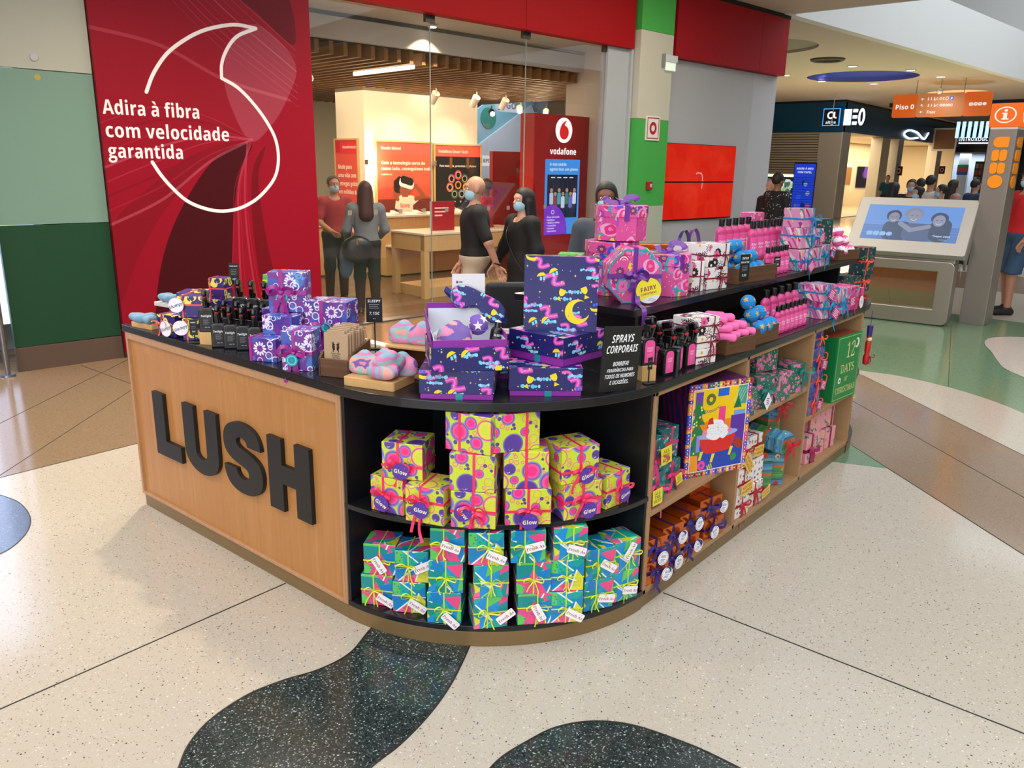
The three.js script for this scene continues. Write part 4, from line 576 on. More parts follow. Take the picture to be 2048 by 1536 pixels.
// black shop
const ks = sgroup('wall_black_shop');
structure('black_fascia', bx(3.1, 1.5, .3, -8.95, 3.1, -54.2, .01), mat('#0b0d14', .35), ks); structure('back_wall', bx(4.2, 3.1, .1, -8.9, 0, -57, 0), mat('#c3cfdb', .6), ks); structure('white_pier', bx(.5, 4.4, .5, -10.4, 0, -53.8, .01), mat('#dfe3e6', .5), ks); structure('white_pier', bx(.55, 3.1, .5, -9.05, 0, -55.2, .01), mat('#e3e7ea', .5), ks); structure('dark_pier', bx(.5, 4.4, .4, -7.5, 0, -54, .01), mat('#14161b', .5), ks);
structure('colour_band', [bx(.6, .2, .06, -9.05, 2.0, -54.9, 0)], mat('#c23a2c', .5), ks); structure('colour_band', [bx(.6, .2, .06, -9.05, 2.2, -54.9, 0)], mat('#2f7a4a', .5), ks); structure('colour_band', [bx(.6, .2, .06, -9.05, 1.8, -54.9, 0)], mat('#2a55a8', .5), ks);
{ const l = new THREE.RectAreaLight(0xe9f2ff, 6, 3, 2); l.position.set(-9, 3.05, -55.6); l.lookAt(-9, 0, -55.6); scene.add(l); }
const cz = thing('shop_sign', 'glowing white lettering on the black shop fascia', 'sign', [-8.62, 3.52, -54.02], 0); obj('sign_board', plate(rect(1.8, .72), .04).translate(0, .36, 0), glow(canvasTex(256, 104, (g) => { g.fillStyle = '#0b0d14'; g.fillRect(0, 0, 256, 104); text(g, 'CENTROXOGO', 128, 54, 44, '#eaf4ff', { sx: .86 }); }), 1.2), cz); obj('sign_case', bx(1.84, .76, .03, 0, -.02, -.02, .004), mat('#07080c', .4), cz);
const clk = thing('round_lit_sign', 'tall oval white neon sign in the black shop window', 'sign', [-9.95, 1.5, -54.1]); obj('ring', new THREE.TorusGeometry(.5, .05, 8, 32).scale(.5, 1.2, 1).translate(0, .6, 0), new THREE.MeshStandardMaterial({ color: 0xffffff, emissive: 0xdff0ff, emissiveIntensity: 1.6 }), clk);
const rk = thing('shelf_rack', 'dark shelf rack of small coloured boxes in the black shop', 'rack', [-7.9, 0, -54.8]); { const R = rng(77); obj('rack_frame', bx(.9, 2.6, .4), mat('#1a1c22', .5), rk); for (let j = 0; j < 6; j++) for (let i = 0; i < 4; i++) obj('goods', cached('goods', () => bx(.17, .26, .1)), mat(['#a33d34', '#c7bfae', '#51604a', '#8f93a0'][Math.floor(R() * 4)], .5), rk).position.set(-.32 + i * .21, .3 + j * .38, .22); }
// dark end of the hall with light bars
structure('hall_end_wall', bx(16, 4.6, .2, .8, 0, -57.5, 0), mat('#14161c', .6), ks); structure('dark_soffit', bx(22, .2, 24, 3, 4.45, -46.6, 0), mat('#1a1c22', .7), ks);
for (let i = 0; i < 6; i++) tag(obj('light_bar', bx(1.6, .05, .06, -6.4 + i * 1.0, 3.3 + (i % 3) * .35, -44 - i * 1.6, .01), new THREE.MeshStandardMaterial({ color: 0xffffff, emissive: 0xe8f0ff, emissiveIntensity: 3 }), scene), ['first', 'second', 'third', 'fourth', 'fifth', 'sixth'][i] + ' thin white light bar from the left in the dark far end of the hall', 'light', 'white light bars at the dark end of the hall');
const ng = thing('light_grid', 'bluish glowing light grid under the orange hanging sign', 'light', [-4.6, 3.2, -34]); for (let i = 0; i < 7; i++) obj('light_bar', bx(.12, .6, .04, i * .2 - .6, 0, 0, .01), new THREE.MeshStandardMaterial({ color: 0xffffff, emissive: 0x8fd0ff, emissiveIntensity: 1.3 }), ng);
const hb = thing('brown_notice', 'brown square notice board on white post by the black shop', 'sign', [-8.3, 3.1, -46]); obj('board', bx(.95, .95, .08, 0, 0, 0, .01), mat('#7a5238', .5), hb); obj('frame', bx(1.15, 1.15, .05, 0, -.1, -.04, .01), mat('#cfd2d3', .4), hb);
// hanging direction sign
const hs = thing('hanging_sign', 'orange direction sign in three boards hanging by rods', 'sign', [-4.07, 3.52, -26]);
const icons = (g, x, y) => { g.fillStyle = '#fff'; for (let i = 0; i < 6; i++) { const X = x + i * 34; if (i < 3) { circ(g, X, y - 12, 5, '#fff'); g.fillRect(X - 5, y - 5, 10, 20); if (i === 2) circ(g, X + 4, y + 8, 9, null, ['#fff', 4]); } else if (i === 4) { circ(g, X, y, 11, null, ['#fff', 5]); } else { g.beginPath(); g.arc(X, y, 10, .8, 5.4); g.lineWidth = 5; g.strokeStyle = '#fff'; g.stroke(); } } };
const arrow = (g, x, y, rot) => { g.save(); g.translate(x, y); g.rotate(rot); g.strokeStyle = '#fff'; g.lineWidth = 6; g.beginPath(); g.moveTo(16, 0); g.lineTo(-14, 0); g.moveTo(-2, -12); g.lineTo(-14, 0); g.lineTo(-2, 12); g.stroke(); g.restore(); };
for (const [x, w, d] of [[-.99, .7, (g) => { g.fillStyle = '#d25a14'; g.fillRect(0, 0, 256, 256); text(g, 'Piso 0', 128, 140, 72, '#fff'); }], [0, 1.3, (g, W_) => { g.fillStyle = '#bf7440'; g.fillRect(0, 0, 512, 256); arrow(g, 60, 60, 0); icons(g, 120, 60); g.fillStyle = '#2a57c8'; g.fillRect(352, 38, 44, 44); text(g, 'P', 374, 62, 38, '#fff'); circ(g, 325, 60, 16, null, ['#fff', 5]); arrow(g, 60, 130, .8); icons(g, 130, 130); text(g, 'FUBBO', 330, 132, 40, '#fff'); arrow(g, 60, 200, 0); text(g, 'Fnac', 170, 202, 44, '#fff'); }], [1.01, .72, (g) => { g.fillStyle = '#d25a14'; g.fillRect(0, 0, 256, 256); for (let i = 0; i < 4; i++) { g.fillStyle = '#fbeee6'; g.beginPath(); g.roundRect(48 + i * 42, 112, 38, 34, i === 3 ? 17 : 9); g.fill(); g.fillStyle = '#d25a14'; if (i < 3) g.fillRect(56 + i * 42, 127, 24, 4); } }]])
  obj('sign_board', plate(roundRect(w, .68, .06), .08).translate(x, .34, 0), glow(canvasTex(w > 1 ? 512 : 256, 256, d), .85, 0x2a1206), hs);
for (const x of [-.72, -.05, .6]) obj('rod', cyl(.012, .012, .44, x, .66, .03), mat('#9a9a9a', .3, { metalness: .8 }), hs); obj('camera_dome', new THREE.SphereGeometry(.09, 16, 10).translate(-.05, .72, .1), mat('#d8d4cc', .3), hs);
const glowR = thing('round_uplight', 'wide round cream lamp disc above the hanging sign', 'lamp', [-3.9, 4.2, -27.2]); obj('disc', cyl(.8, .86, .1), new THREE.MeshStandardMaterial({ color: 0xf3d9a8, emissive: 0xf2c98a, emissiveIntensity: .5 }), glowR);
for (const [x, z] of [[-6.6, -22.4]]) { const hw = thing('hanging_sensor', 'thin rod with small sensor hanging before the blue fascia', 'sensor', [-8.3, 3.55, -29]); obj('rod', cyl(.012, .012, 1.05), mat('#b9b6b0', .4), hw); obj('sensor_tip', new THREE.SphereGeometry(.05, 10, 8).translate(0, -.02, 0), mat('#d9d6d0', .4), hw); }
// information pillar
const pil = thing('information_pillar', 'tall metal information pillar with orange head and orange letters', 'pillar', [.5, 0, -9.86], -.12);
obj('shaft', bx(.3, 2.4, .3, 0, 0, 0, .006), mat('#9c9288', .36, { metalness: .55 }), pil); obj('collar', bx(.3, .03, .3, 0, 2.4, 0, .004), mat('#e6e2dc', .4), pil);
{ const it = canvasTex(256, 256, (g) => { g.fillStyle = '#f26a0c'; g.fillRect(0, 0, 256, 256); circ(g, 128, 128, 86, null, ['#fff4ea', 13]); g.fillStyle = '#fff4ea'; circ(g, 128, 78, 15, '#fff4ea'); g.fillRect(110, 104, 32, 74); g.fillRect(98, 104, 20, 14); g.fillRect(98, 168, 60, 14); });
  obj('orange_head', bx(.34, .27, .34, 0, 2.43, 0, .006), new THREE.MeshStandardMaterial({ color: 0xd9540a, emissive: 0xf26a0c, emissiveIntensity: .55 }), pil); obj('lit_face', plate(rect(.33, .26), .004).translate(0, 2.565, .17), glow(it, .95, 0x401a04), pil); obj('lit_face', xf(plate(rect(.33, .26), .004), .17, 2.565, 0, 0, Math.PI / 2), glow(it, .95, 0x401a04), pil);
  const om = mat('#ff9408', .4); const U = new THREE.Shape(); U.moveTo(.085, -.062); U.lineTo(-.03, -.062); U.absarc(-.025, 0, .062, -Math.PI / 2, Math.PI / 2, true); U.lineTo(.085, .062); U.closePath();
  for (const [rx, px, pz] of [[0, 0, .15], [Math.PI / 2, .15, 0]]) { const add = (s, y) => { const gg = ext(s, .012, .003); obj('letter', xf(gg, px + (rx ? .0 : 0), y, pz, 0, rx), om, pil); };
    add(U, 2.25); for (const y of [2.095, 1.945]) { const bs2 = roundRect(.082, .135, .035); const g1 = ext(bs2, .012, .003).translate(-.043, 0, 0), g2 = ext(bs2.clone(), .012, .003).translate(.043, 0, 0); obj('letter', xf(merge([g1, g2]), px, y, pz, 0, rx), om, pil); } add((() => { const s = new THREE.Shape(); s.absellipse(0, 0, .083, .078, 0, 6.283); return s; })(), 1.785); } }
// touch screen kiosk
const tk = thing('touchscreen_kiosk', 'brushed steel information kiosk with tilted bright touchscreen', 'kiosk', [-.33, 0, -9.36], .06);
{ const ks2 = mat('#a39c90', .33, { metalness: .8 });
  const fr = roundRect(1.22, .8, .08); const ho = new THREE.Path(); for (const [i, [x, y]] of [[-.46, -.2], [.42, -.2], [.42, .27], [-.46, .27]].entries()) i ? ho.lineTo(x, y) : ho.moveTo(x, y); fr.holes.push(ho);
  obj('body_frame', ext(fr, .3, .012, 12).translate(0, .41, -.16), ks2, tk); obj('neck', bx(1.2, .16, .22, 0, .74, -.05, .02), ks2, tk); obj('glossy_panel', bx(.9, .5, .02, -.02, .2, .06, 0), mat('#b7aa9c', .04, { metalness: .95 }), tk); obj('foot', bx(1.0, .02, .26, 0, 0, 0, .004), mat('#1c1b1a', .6), tk);
  const hd = obj('head', xf(ext(roundRect(1.4, .86, .03), .09, .008, 8), 0, 1.17, -.14, -.7), mat('#b3ada2', .5, { metalness: .35 }), tk);
  obj('side_cheek', xf(bx(.02, .86, .22, .69, -.43, -.1, .004), 0, 1.17, -.14, -.7), ks2, tk);
  const ft = canvasTex(512, 256, (g, w, h) => { g.fillStyle = '#6f9fe8'; g.fillRect(0, 0, w, h); g.globalAlpha = .5; g.fillStyle = '#4f74b0'; g.fillRect(0, 150, w, 106); g.fillStyle = '#88aee6'; for (let i = 0; i < 5; i++) g.fillRect(0, 120 + i * 22, w, 3); g.globalAlpha = 1; const R = rng(8); const head = (x, y, r, c, hair) => { blob(g, x, y - r * .35, r * 1.15, hair, R, 10, .1); g.fillStyle = c; g.beginPath(); g.ellipse(x, y, r * .78, r, 0, 0, 7); g.fill(); g.strokeStyle = '#e8ecf2'; g.lineWidth = 3; g.beginPath(); g.arc(x, y + r * .3, r * .35, .3, 2.8); g.stroke(); g.fillStyle = '#45506e'; g.fillRect(x - r * .4, y - r * .15, r * .22, 4); g.fillRect(x + r * .2, y - r * .15, r * .22, 4); }; g.fillStyle = '#4d5f82'; g.beginPath(); g.roundRect(110, 120, 150, 136, 40); g.fill(); g.fillStyle = '#5d7197'; g.beginPath(); g.roundRect(220, 130, 170, 126, 40); g.fill(); g.fillStyle = '#4a5a78'; g.beginPath(); g.roundRect(360, 90, 110, 166, 50); g.fill(); head(155, 92, 38, '#8d93ad', '#3d4560'); head(262, 78, 46, '#949ab3', '#8a90aa'); head(398, 104, 42, '#979db6', '#46506e'); g.strokeStyle = '#959ab2'; g.lineWidth = 30; g.lineCap = 'round'; g.beginPath(); g.moveTo(200, 135); g.lineTo(260, 180); g.lineTo(350, 150); g.stroke(); for (let i = 0; i < 4; i++) { g.fillStyle = '#9cc6ff'; g.beginPath(); g.roundRect(30 + i * 36, 200, 33, 30, i === 3 ? 15 : 9); g.fill(); } text(g, 'Toque aqui', 430, 214, 17, '#dfeaff'); text(g, '• • • •', 440, 238, 16, '#dfeaff'); });
  obj('screen', xf(plate(rect(1.13, .55), .006), 0, 1.17 + .09 * Math.sin(.7) + .02, -.14 + .09 * Math.cos(.7) - .02, -.7), glow(ft, .85), tk); obj('button', xf(cyl(.012, .012, .01), 0, .945, .11, Math.PI / 2 - .7), mat('#6d6960', .4), tk); }

// ---------------------------------------------------------------- printed papers
const PX = 512;
const paper = (seed, draw, rough = .38, w = PX, o = {}) => { const t = canvasTex(w, w, (g) => { const r = rng(seed); draw(g, w, r); }, true); return tmat(t, rough, { clearcoat: .2, clearcoatRoughness: .3, ...o }); };
const P = {};
// each sheet repeats every `S` metres
const S = { glow: .4, fresh: .36, moon: .22, tie: .26, navy: .36, fairy: .3, geisha: .28, stripe: .3, best: .18, pinkflora: .2, warmer: .26, tin: .3, irid: .3, birds: .26, darkflora: .24, greenbox: .2 };
P.glow = paper(1, (g, w, r) => { g.fillStyle = '#cfdc38'; g.fillRect(0, 0, w, w); const items = []; for (let i = 0; i < 1600 && items.length < 84; i++) { const R = items.length < 13 ? 42 + 16 * r() : items.length < 34 ? 20 + 12 * r() : 5 + 8 * r(), x = r() * w, y = r() * w; if (items.some(([a, b, c]) => Math.hypot(((a - x + w * 1.5) % w) - w / 2, ((b - y + w * 1.5) % w) - w / 2) < (c + R) * 1.02)) continue; items.push([x, y, R, Math.floor(r() * 4)]); }
  const dots = Array.from({ length: 14 }, () => [r(), r()]);
  tiled(g, w, w, () => { for (const [x, y, R, k] of items) { if (R < 14) { k % 2 ? circ(g, x, y, R, '#5b3f96') : circ(g, x, y, R, '#d8d04a', ['#f0568f', 3]); continue; } if (k === 0) { circ(g, x, y, R * 1.15, '#8f86c8'); circ(g, x, y, R, '#5f62b0'); circ(g, x, y, R * .86, '#f2589a'); circ(g, x, y, R * .6, '#fa2f86'); } else if (k === 1) { circ(g, x, y, R, '#c8c870'); circ(g, x, y, R * .92, '#d3dd36', ['#f0609a', R * .12]); } else if (k === 2) { circ(g, x, y, R, '#7e6fc0'); circ(g, x, y, R * .88, '#5a3a98'); for (const [a, b] of dots) if (a > .5) circ(g, x - R * .6 + b * R * .7, y + R * (.2 + a * .5), 1.6, '#e9e3ff'); } else { circ(g, x, y, R, '#e55b8f'); circ(g, x, y, R * .84, '#dedc52'); circ(g, x, y, R * .5, '#d6dd3c'); } } }); });
P.fresh = paper(2, (g, w, r) => { g.fillStyle = '#128e8e'; g.fillRect(0, 0, w, w); const T = []; for (let i = 0; i < 44; i++) { const x = r() * w, y = r() * w, s = 60 + 80 * r(), a = r() * 6.28; T.push([x, y, s, a, 1.6 + r() * 1.2, ['#0f83c4', '#1db0a0', '#f04c88', '#e2da3f', '#1f92d4', '#12a592', '#62c85c', '#f26a9c'][i % 8], r() < .5, i % 3]); }
  tiled(g, w, w, () => { for (const [x, y, s, a, b, c, edge, k] of T) { const q = [[x + Math.cos(a) * s, y + Math.sin(a) * s], [x + Math.cos(a + b) * s * .8, y + Math.sin(a + b) * s * .8], [x + Math.cos(a + b + 1.9) * s, y + Math.sin(a + b + 1.9) * s]]; poly(g, q, c); if (edge) { g.strokeStyle = '#eef3f0'; g.lineWidth = 9; g.beginPath(); g.moveTo(...q[0]); g.lineTo(...q[1]); g.stroke(); } if (k === 0) for (let j = 0; j < 7; j++) circ(g, x + Math.cos(j * 2.4) * s * .28, y + Math.sin(j * 2.4) * s * .26, 5, '#1f86a8'); if (k === 1) { g.strokeStyle = 'rgba(20,60,120,.28)'; g.lineWidth = 2; for (let j = -2; j < 3; j++) { g.beginPath(); g.moveTo(x - s * .3, y + j * 9); g.lineTo(x + s * .3, y + j * 9 + 8); g.stroke(); } } } }); }, .3);
P.moon = paper(3, (g, w, r) => { g.fillStyle = '#2a1a6e'; g.fillRect(0, 0, w, w); const A = Array.from({ length: 26 }, () => [r() * w, r() * w, 32 + 16 * r(), r() * 6.28]), B = Array.from({ length: 60 }, () => [r() * w, r() * w, r()]); tiled(g, w, w, () => { for (const [x, y, k] of B) k < .35 ? star5(g, x, y, 13, '#d6337e', k * 9) : k < .7 ? circ(g, x, y, 6 + 7 * k, '#4a3ab0') : star4(g, x, y, 11, '#7f8fe0'); for (const [x, y, R, a] of A) crescent(g, x, y, R, '#ece05a', a); }); });
P.tie = paper(4, (g, w, r) => { g.fillStyle = '#4a2a8c'; g.fillRect(0, 0, w, w); const B = Array.from({ length: 26 }, () => [r() * w, r() * w, 50 + 50 * r(), Math.floor(r() * 4)]), A = Array.from({ length: 34 }, () => [r() * w, r() * w, 24 + 24 * r(), Math.floor(r() * 3)]); tiled(g, w, w, () => { const R = rng(9); g.globalAlpha = .75; for (const [x, y, s, k] of B) blob(g, x, y, s, ['#2f62b8', '#6a2a98', '#3f86c8', '#7a2a8a'][k], R); g.globalAlpha = 1; for (const [x, y, s, k] of A) { if (k === 0) { for (let j = 0; j < 12; j++) { g.save(); g.translate(x, y); g.rotate(j * .52); g.fillStyle = '#e9e6f6'; g.beginPath(); g.ellipse(0, -s, s * .2, s * .42, 0, 0, 7); g.fill(); g.restore(); } circ(g, x, y, s * .6, '#7a2a98'); } else circ(g, x, y, s * (k === 1 ? .8 : .5), null, ['#dfe0f4', s * .24]); } }); });
P.navy = paper(5, (g, w, r) => { g.fillStyle = '#1a1a62'; g.fillRect(0, 0, w, w); for (let i = 0; i < 9000; i++) { g.fillStyle = ['#2a2a7a', '#0c0c3a', '#38388c'][i % 3]; g.fillRect(r() * w, r() * w, 3, 3); }
  const ribs = Array.from({ length: 11 }, (_, i) => [r() * w, (i + .5) / 11 * w, 130 + 130 * r(), .4 + .6 * r()]), cl = Array.from({ length: 14 }, () => [r() * w, r() * w, 90 + 90 * r()]), st = Array.from({ length: 60 }, () => [r() * w, r() * w, r()]), bo = Array.from({ length: 11 }, (_, i) => [(i * 311 + 90 * r()) % w, (i * 173 + 60 * r()) % w, (r() - .5) * 1.2, i % 3]);
  tiled(g, w, w, () => { for (const [x, y, L, k] of ribs) { for (const [c, lw] of [['#8e2aa0', 84], ['#d84ab0', 60], ['#f07ac8', 22]]) { g.strokeStyle = c; g.lineWidth = lw * (.2 + .6 * k); g.lineCap = 'butt'; g.lineJoin = 'round'; g.beginPath(); g.moveTo(x, y); g.quadraticCurveTo(x + L * .6, y - 60 * k, x + L * .45, y + 40); g.quadraticCurveTo(x + L * .3, y + 110, x + L, y + 90 * (k - .2)); g.stroke(); } } for (const [x, y, L] of cl) { const R = rng(x | 0); for (let j = 0; j < 6; j++) blob(g, x + (j / 5 - .5) * L, y + (R() - .5) * 18, 12 + 12 * R(), ['#6fd0e6', '#8fd8ee', '#a9b6ee', '#5fc4dc'][j % 4], R, 7, .3); }
    for (const [x, y, k] of st) k < .5 ? circ(g, x, y, 4 + 3 * k, '#e6ddf4') : star4(g, x, y, 13 + 12 * (k - .5), '#f4e23a');
    for (const [x, y, a, k] of bo) { g.save(); g.translate(x, y); g.rotate(a); g.scale(1.05, 1.05); if (k === 0) { g.fillStyle = '#f0d71e'; g.beginPath(); g.moveTo(-62, -14); g.quadraticCurveTo(0, 22, 66, -22); g.lineTo(52, 24); g.quadraticCurveTo(0, 46, -46, 22); g.fill(); g.fillStyle = '#2a6ae0'; g.fillRect(-26, -54, 24, 30); g.fillRect(4, -60, 26, 30); } else if (k === 1) { g.fillStyle = '#f0d71e'; g.beginPath(); g.moveTo(-50, 10); g.quadraticCurveTo(-40, -48, 20, -46); g.lineTo(54, -20); g.lineTo(-20, 0); g.fill(); g.fillStyle = '#7fdcf0'; g.fillRect(-14, 4, 24, 40); g.fillRect(20, -6, 26, 42); g.fillStyle = '#e84a6a'; g.fillRect(22, 40, 20, 14); } else { g.fillStyle = '#f0d71e'; g.beginPath(); g.moveTo(-30, -34); g.lineTo(34, -34); g.quadraticCurveTo(48, 30, 0, 46); g.quadraticCurveTo(-44, 20, -30, -34); g.fill(); poly(g, [[-10, 50], [26, 96], [-34, 92]], '#f0d71e'); } g.restore(); } }); }, .4, 1024);
P.fairy = paper(6, (g, w, r) => { g.fillStyle = '#dd4f96'; g.fillRect(0, 0, w, w); const B = Array.from({ length: 46 }, () => [r() * w, r() * w, r(), Math.floor(r() * 8)]); tiled(g, w, w, () => { const R = rng(8); for (const [x, y, k, t] of B) { if (t < 3) { blob(g, x, y, 44 + 18 * k, ['#f3a6cf', '#2fa6b8', '#b03ab0'][t], R, 9, .3); blob(g, x, y, 33 + 12 * k, ['#e3347e', '#f06aac', '#4a4ac8'][t], R, 9, .3); blob(g, x, y, 18, ['#f27ab4', '#e23c8c', '#3aa8c0'][t], R, 8, .3); } else if (t === 3) { flower(g, x, y, 34, 9, '#7a2a78', '#f0c23a'); circ(g, x, y, 6, '#d8327a'); } else if (t === 4) { star5(g, x, y, 34, '#8a3a9a', k); star5(g, x, y, 24, '#f2d33a', k); } else if (t === 5) { poly(g, [[x - 8, y - 40], [x + 16, y - 40], [x + 4, y - 8], [x + 20, y - 8], [x - 12, y + 40], [x - 4, y + 4], [x - 18, y + 4]], '#f2d33a'); } else if (t === 6) { for (let j = 0; j < 4; j++) { g.strokeStyle = ['#f6b6d8', '#e2246e', '#f3e6ee', '#d01f4e'][j]; g.lineWidth = 9; g.beginPath(); g.arc(x, y, 12 + j * 9, 3.3, 6.1); g.stroke(); } } else circ(g, x, y, 9 + 8 * k, '#f3b3d9'); } for (let j = 0; j < 50; j++) circ(g, R() * w, R() * w, 3, '#ffe9f6'); }); });
P.geisha = paper(7, (g, w, r) => { g.fillStyle = '#efe9e4'; g.fillRect(0, 0, w, w); const B = Array.from({ length: 34 }, () => [r() * w, r() * w, r(), Math.floor(r() * 6)]); tiled(g, w, w, () => { const R = rng(3); for (const [x, y, k, t] of B) { if (t < 2) { for (let j = 0; j < 5; j++) blob(g, x + Math.cos(j * 1.26) * 24, y + Math.sin(j * 1.26) * 24, 22, ['#d83a78', '#ea6a9c'][t], R, 7, .3); blob(g, x, y, 14, '#a81c4c', R); } else if (t === 2) flower(g, x, y, 46, 10, '#1c1418', '#efe9e4'); else if (t === 3) { g.strokeStyle = '#7a1a34'; g.lineWidth = 5; g.beginPath(); g.moveTo(x - 60, y + 20); g.quadraticCurveTo(x, y - 30, x + 60, y + 10); g.stroke(); for (let j = -2; j < 3; j++) blob(g, x + j * 24, y - 8, 8, '#24302a', R); } else if (t === 4) { flower(g, x, y, 40, 6, '#f2e7cf', '#d8b24a'); } else { for (let j = 0; j < 8; j++) { g.save(); g.translate(x, y); g.rotate(j * .79 + k); g.fillStyle = '#1c1418'; g.fillRect(10, -3, 34 * k + 10, 6); g.restore(); } } } }); });
P.stripe = paper(8, (g, w, r) => { g.fillStyle = '#e7a0c4'; g.fillRect(0, 0, w, w); const cs = ['#cf2f86', '#f2c7dc', '#2a9aa6', '#efe6d2', '#d94f9c', '#a83a9a', '#f0dd9a', '#f5e9f0', '#39b0b4', '#e06aa8']; tiled(g, w, w, () => { const R = rng(12); for (let i = 0; i < 46; i++) { const x = R() * w, y = R() * w, a = .6 + R() * .9, L = 120 + 120 * R(), W2 = 10 + 22 * R(); g.save(); g.translate(x, y); g.rotate(a); g.fillStyle = cs[i % 10]; g.beginPath(); g.moveTo(-L / 2, -W2); g.quadraticCurveTo(0, -W2 - 26, L / 2, -W2); g.lineTo(L / 2, W2 * .2); g.quadraticCurveTo(0, W2 * .2 - 26, -L / 2, W2 * .4); g.fill(); g.restore(); } }); }, .16, PX, { metalness: .2, iridescence: .2, iridescenceIOR: 1.4, iridescenceThicknessRange: [200, 420] });
P.best = paper(9, (g, w, r) => { g.fillStyle = '#0d5f66'; g.fillRect(0, 0, w, w); const B = Array.from({ length: 60 }, () => [r() * w, r() * w, r(), Math.floor(r() * 7)]); tiled(g, w, w, () => { const R = rng(5); for (const [x, y, k, t] of B) { if (t < 2) { for (let j = 0; j < 6; j++) { g.save(); g.translate(x, y); g.rotate(j + k); g.fillStyle = ['#14868a', '#3aa88a'][t]; g.beginPath(); g.ellipse(22, 0, 24, 8, 0, 0, 7); g.fill(); g.restore(); } } else if (t === 2) blob(g, x, y, 24, '#b8265e', R); else if (t === 3) flower(g, x, y, 30, 7, '#e06aa8', '#f2d9b0'); else if (t === 4) { for (let j = 0; j < 5; j++) circ(g, x + j * 8, y + Math.sin(j) * 10, 4, '#eef0ee'); } else if (t === 5) blob(g, x, y, 20, '#e8a890', R); else circ(g, x, y, 8, '#d8d06a'); } }); });
P.pinkflora = paper(10, (g, w, r) => { g.fillStyle = '#2c6a5c'; g.fillRect(0, 0, w, w); const B = Array.from({ length: 150 }, () => [r() * w, r() * w, r(), Math.floor(r() * 6)]); tiled(g, w, w, () => { const R = rng(6); for (const [x, y, k, t] of B) { if (t < 2) { blob(g, x, y, 26 + 10 * k, '#d8709a', R); blob(g, x, y, 15, '#e690b4', R); blob(g, x, y, 6, '#b83a6a', R); } else if (t === 2) blob(g, x, y, 15, '#b02a34', R); else if (t === 3) circ(g, x, y, 7, '#efe6de'); else if (t === 4) blob(g, x, y, 17, '#3d8a6c', R); else star5(g, x, y, 12, '#eec4a8', k); } }); }, .22);
P.warmer = paper(11, (g, w, r) => { g.fillStyle = '#efebe4'; g.fillRect(0, 0, w, w); const B = []; for (let j = 0; j < 7; j++) for (let i = 0; i < 7; i++) B.push([(i + .2 + .5 * r()) * w / 7, (j + .2 + .5 * r()) * w / 7, r() * 6.28, Math.floor(r() * 5)]); tiled(g, w, w, () => { const R = rng(6); for (const [x, y, a, t] of B) { g.save(); g.translate(x, y); g.rotate(a); const c = ['#5a2a86', '#d83a2a', '#e8a83a', '#2a6a78', '#b8265a'][t]; if (t % 2) { g.fillStyle = c; g.beginPath(); g.moveTo(-20, -12); g.lineTo(4, -14); g.lineTo(8, 4); g.lineTo(26, 8); g.lineTo(24, 18); g.lineTo(-12, 16); g.fill(); } else { blob(g, 0, 0, 17, c, R, 6, .35); g.fillStyle = '#3a2a30'; g.fillRect(-3, -22, 6, 12); } g.restore(); } }); });
P.tin = paper(12, (g, w, r) => { const rows = ['#3f7f4a', '#5a9a4c', '#2f6a58', '#4a86b8', '#63a8c8', '#3a74a8', '#c8683a', '#4a8f50']; for (let i = 0; i < 16; i++) { g.fillStyle = rows[i % 8]; g.fillRect(0, i * w / 16, w, w / 16 + 1); } tiled(g, w, w, () => { const R = rng(15); for (let i = 0; i < 16; i++) { const x = R() * w, y = R() * w; blob(g, x, y, 32, ['#c83a2e', '#4f92c4', '#3f8a4a', '#d88a3a', '#e3c79a'][i % 5], R); circ(g, x + 6, y - 6, 9, ['#e9dcc8', '#8a3a3a'][i % 2]); } for (let i = 0; i < 30; i++) { g.globalAlpha = .5; g.strokeStyle = ['#8fc86a', '#2a5a46'][i % 2]; g.lineWidth = 4; const y = R() * w; g.beginPath(); g.moveTo(0, y); g.bezierCurveTo(w / 3, y + 12, w * .6, y - 12, w, y); g.stroke(); } g.globalAlpha = 1; }); });
P.irid = paper(13, (g, w, r) => { g.fillStyle = '#2a3fae'; g.fillRect(0, 0, w, w); const B = Array.from({ length: 24 }, () => [r() * w, r() * w, 60 + 50 * r(), r()]); tiled(g, w, w, () => { const R = rng(8); B.forEach(([x, y, s, k], i) => { for (let j = 0; j < 5; j++) { g.globalAlpha = .55; blob(g, x, y, s * (1 - j * .18), ['#d8328a', '#2aa8c8', '#5a2ab0', '#1a6fd0', '#e05a9a', '#20c0b8'][(i + j) % 6], R, 7, .25); } }); g.globalAlpha = 1; }); }, .18, PX, { metalness: .4, iridescence: .7, iridescenceIOR: 1.6, iridescenceThicknessRange: [200, 480] });
P.birds = paper(14, (g, w, r) => { g.fillStyle = '#eda0a8'; g.fillRect(0, 0, w, w); const B = Array.from({ length: 46 }, () => [r() * w, r() * w, r() * 6.28, Math.floor(r() * 6)]); tiled(g, w, w, () => { const R = rng(8); for (const [x, y, a, t] of B) { g.save(); g.translate(x, y); g.rotate(a); if (t < 2) { g.fillStyle = '#4f8f6a'; g.beginPath(); g.ellipse(0, 0, 38, 14, 0, 0, 7); g.fill(); g.strokeStyle = '#2f6a4c'; g.lineWidth = 3; g.strokeRect(-30, 0, 60, 1); } else if (t === 2) { g.fillStyle = '#f0cf2a'; g.beginPath(); g.ellipse(0, 0, 30, 12, 0, 0, 7); g.ellipse(24, -12, 10, 9, 0, 0, 7); g.fill(); g.fillStyle = '#7a3a1a'; g.fillRect(-10, 0, 18, 6); } else if (t === 3) blob(g, 0, 0, 18, '#c85aa0', R); else if (t === 4) circ(g, 0, 0, 8, '#c83a4a'); else blob(g, 0, 0, 16, '#e8c0b8', R); g.restore(); } }); });
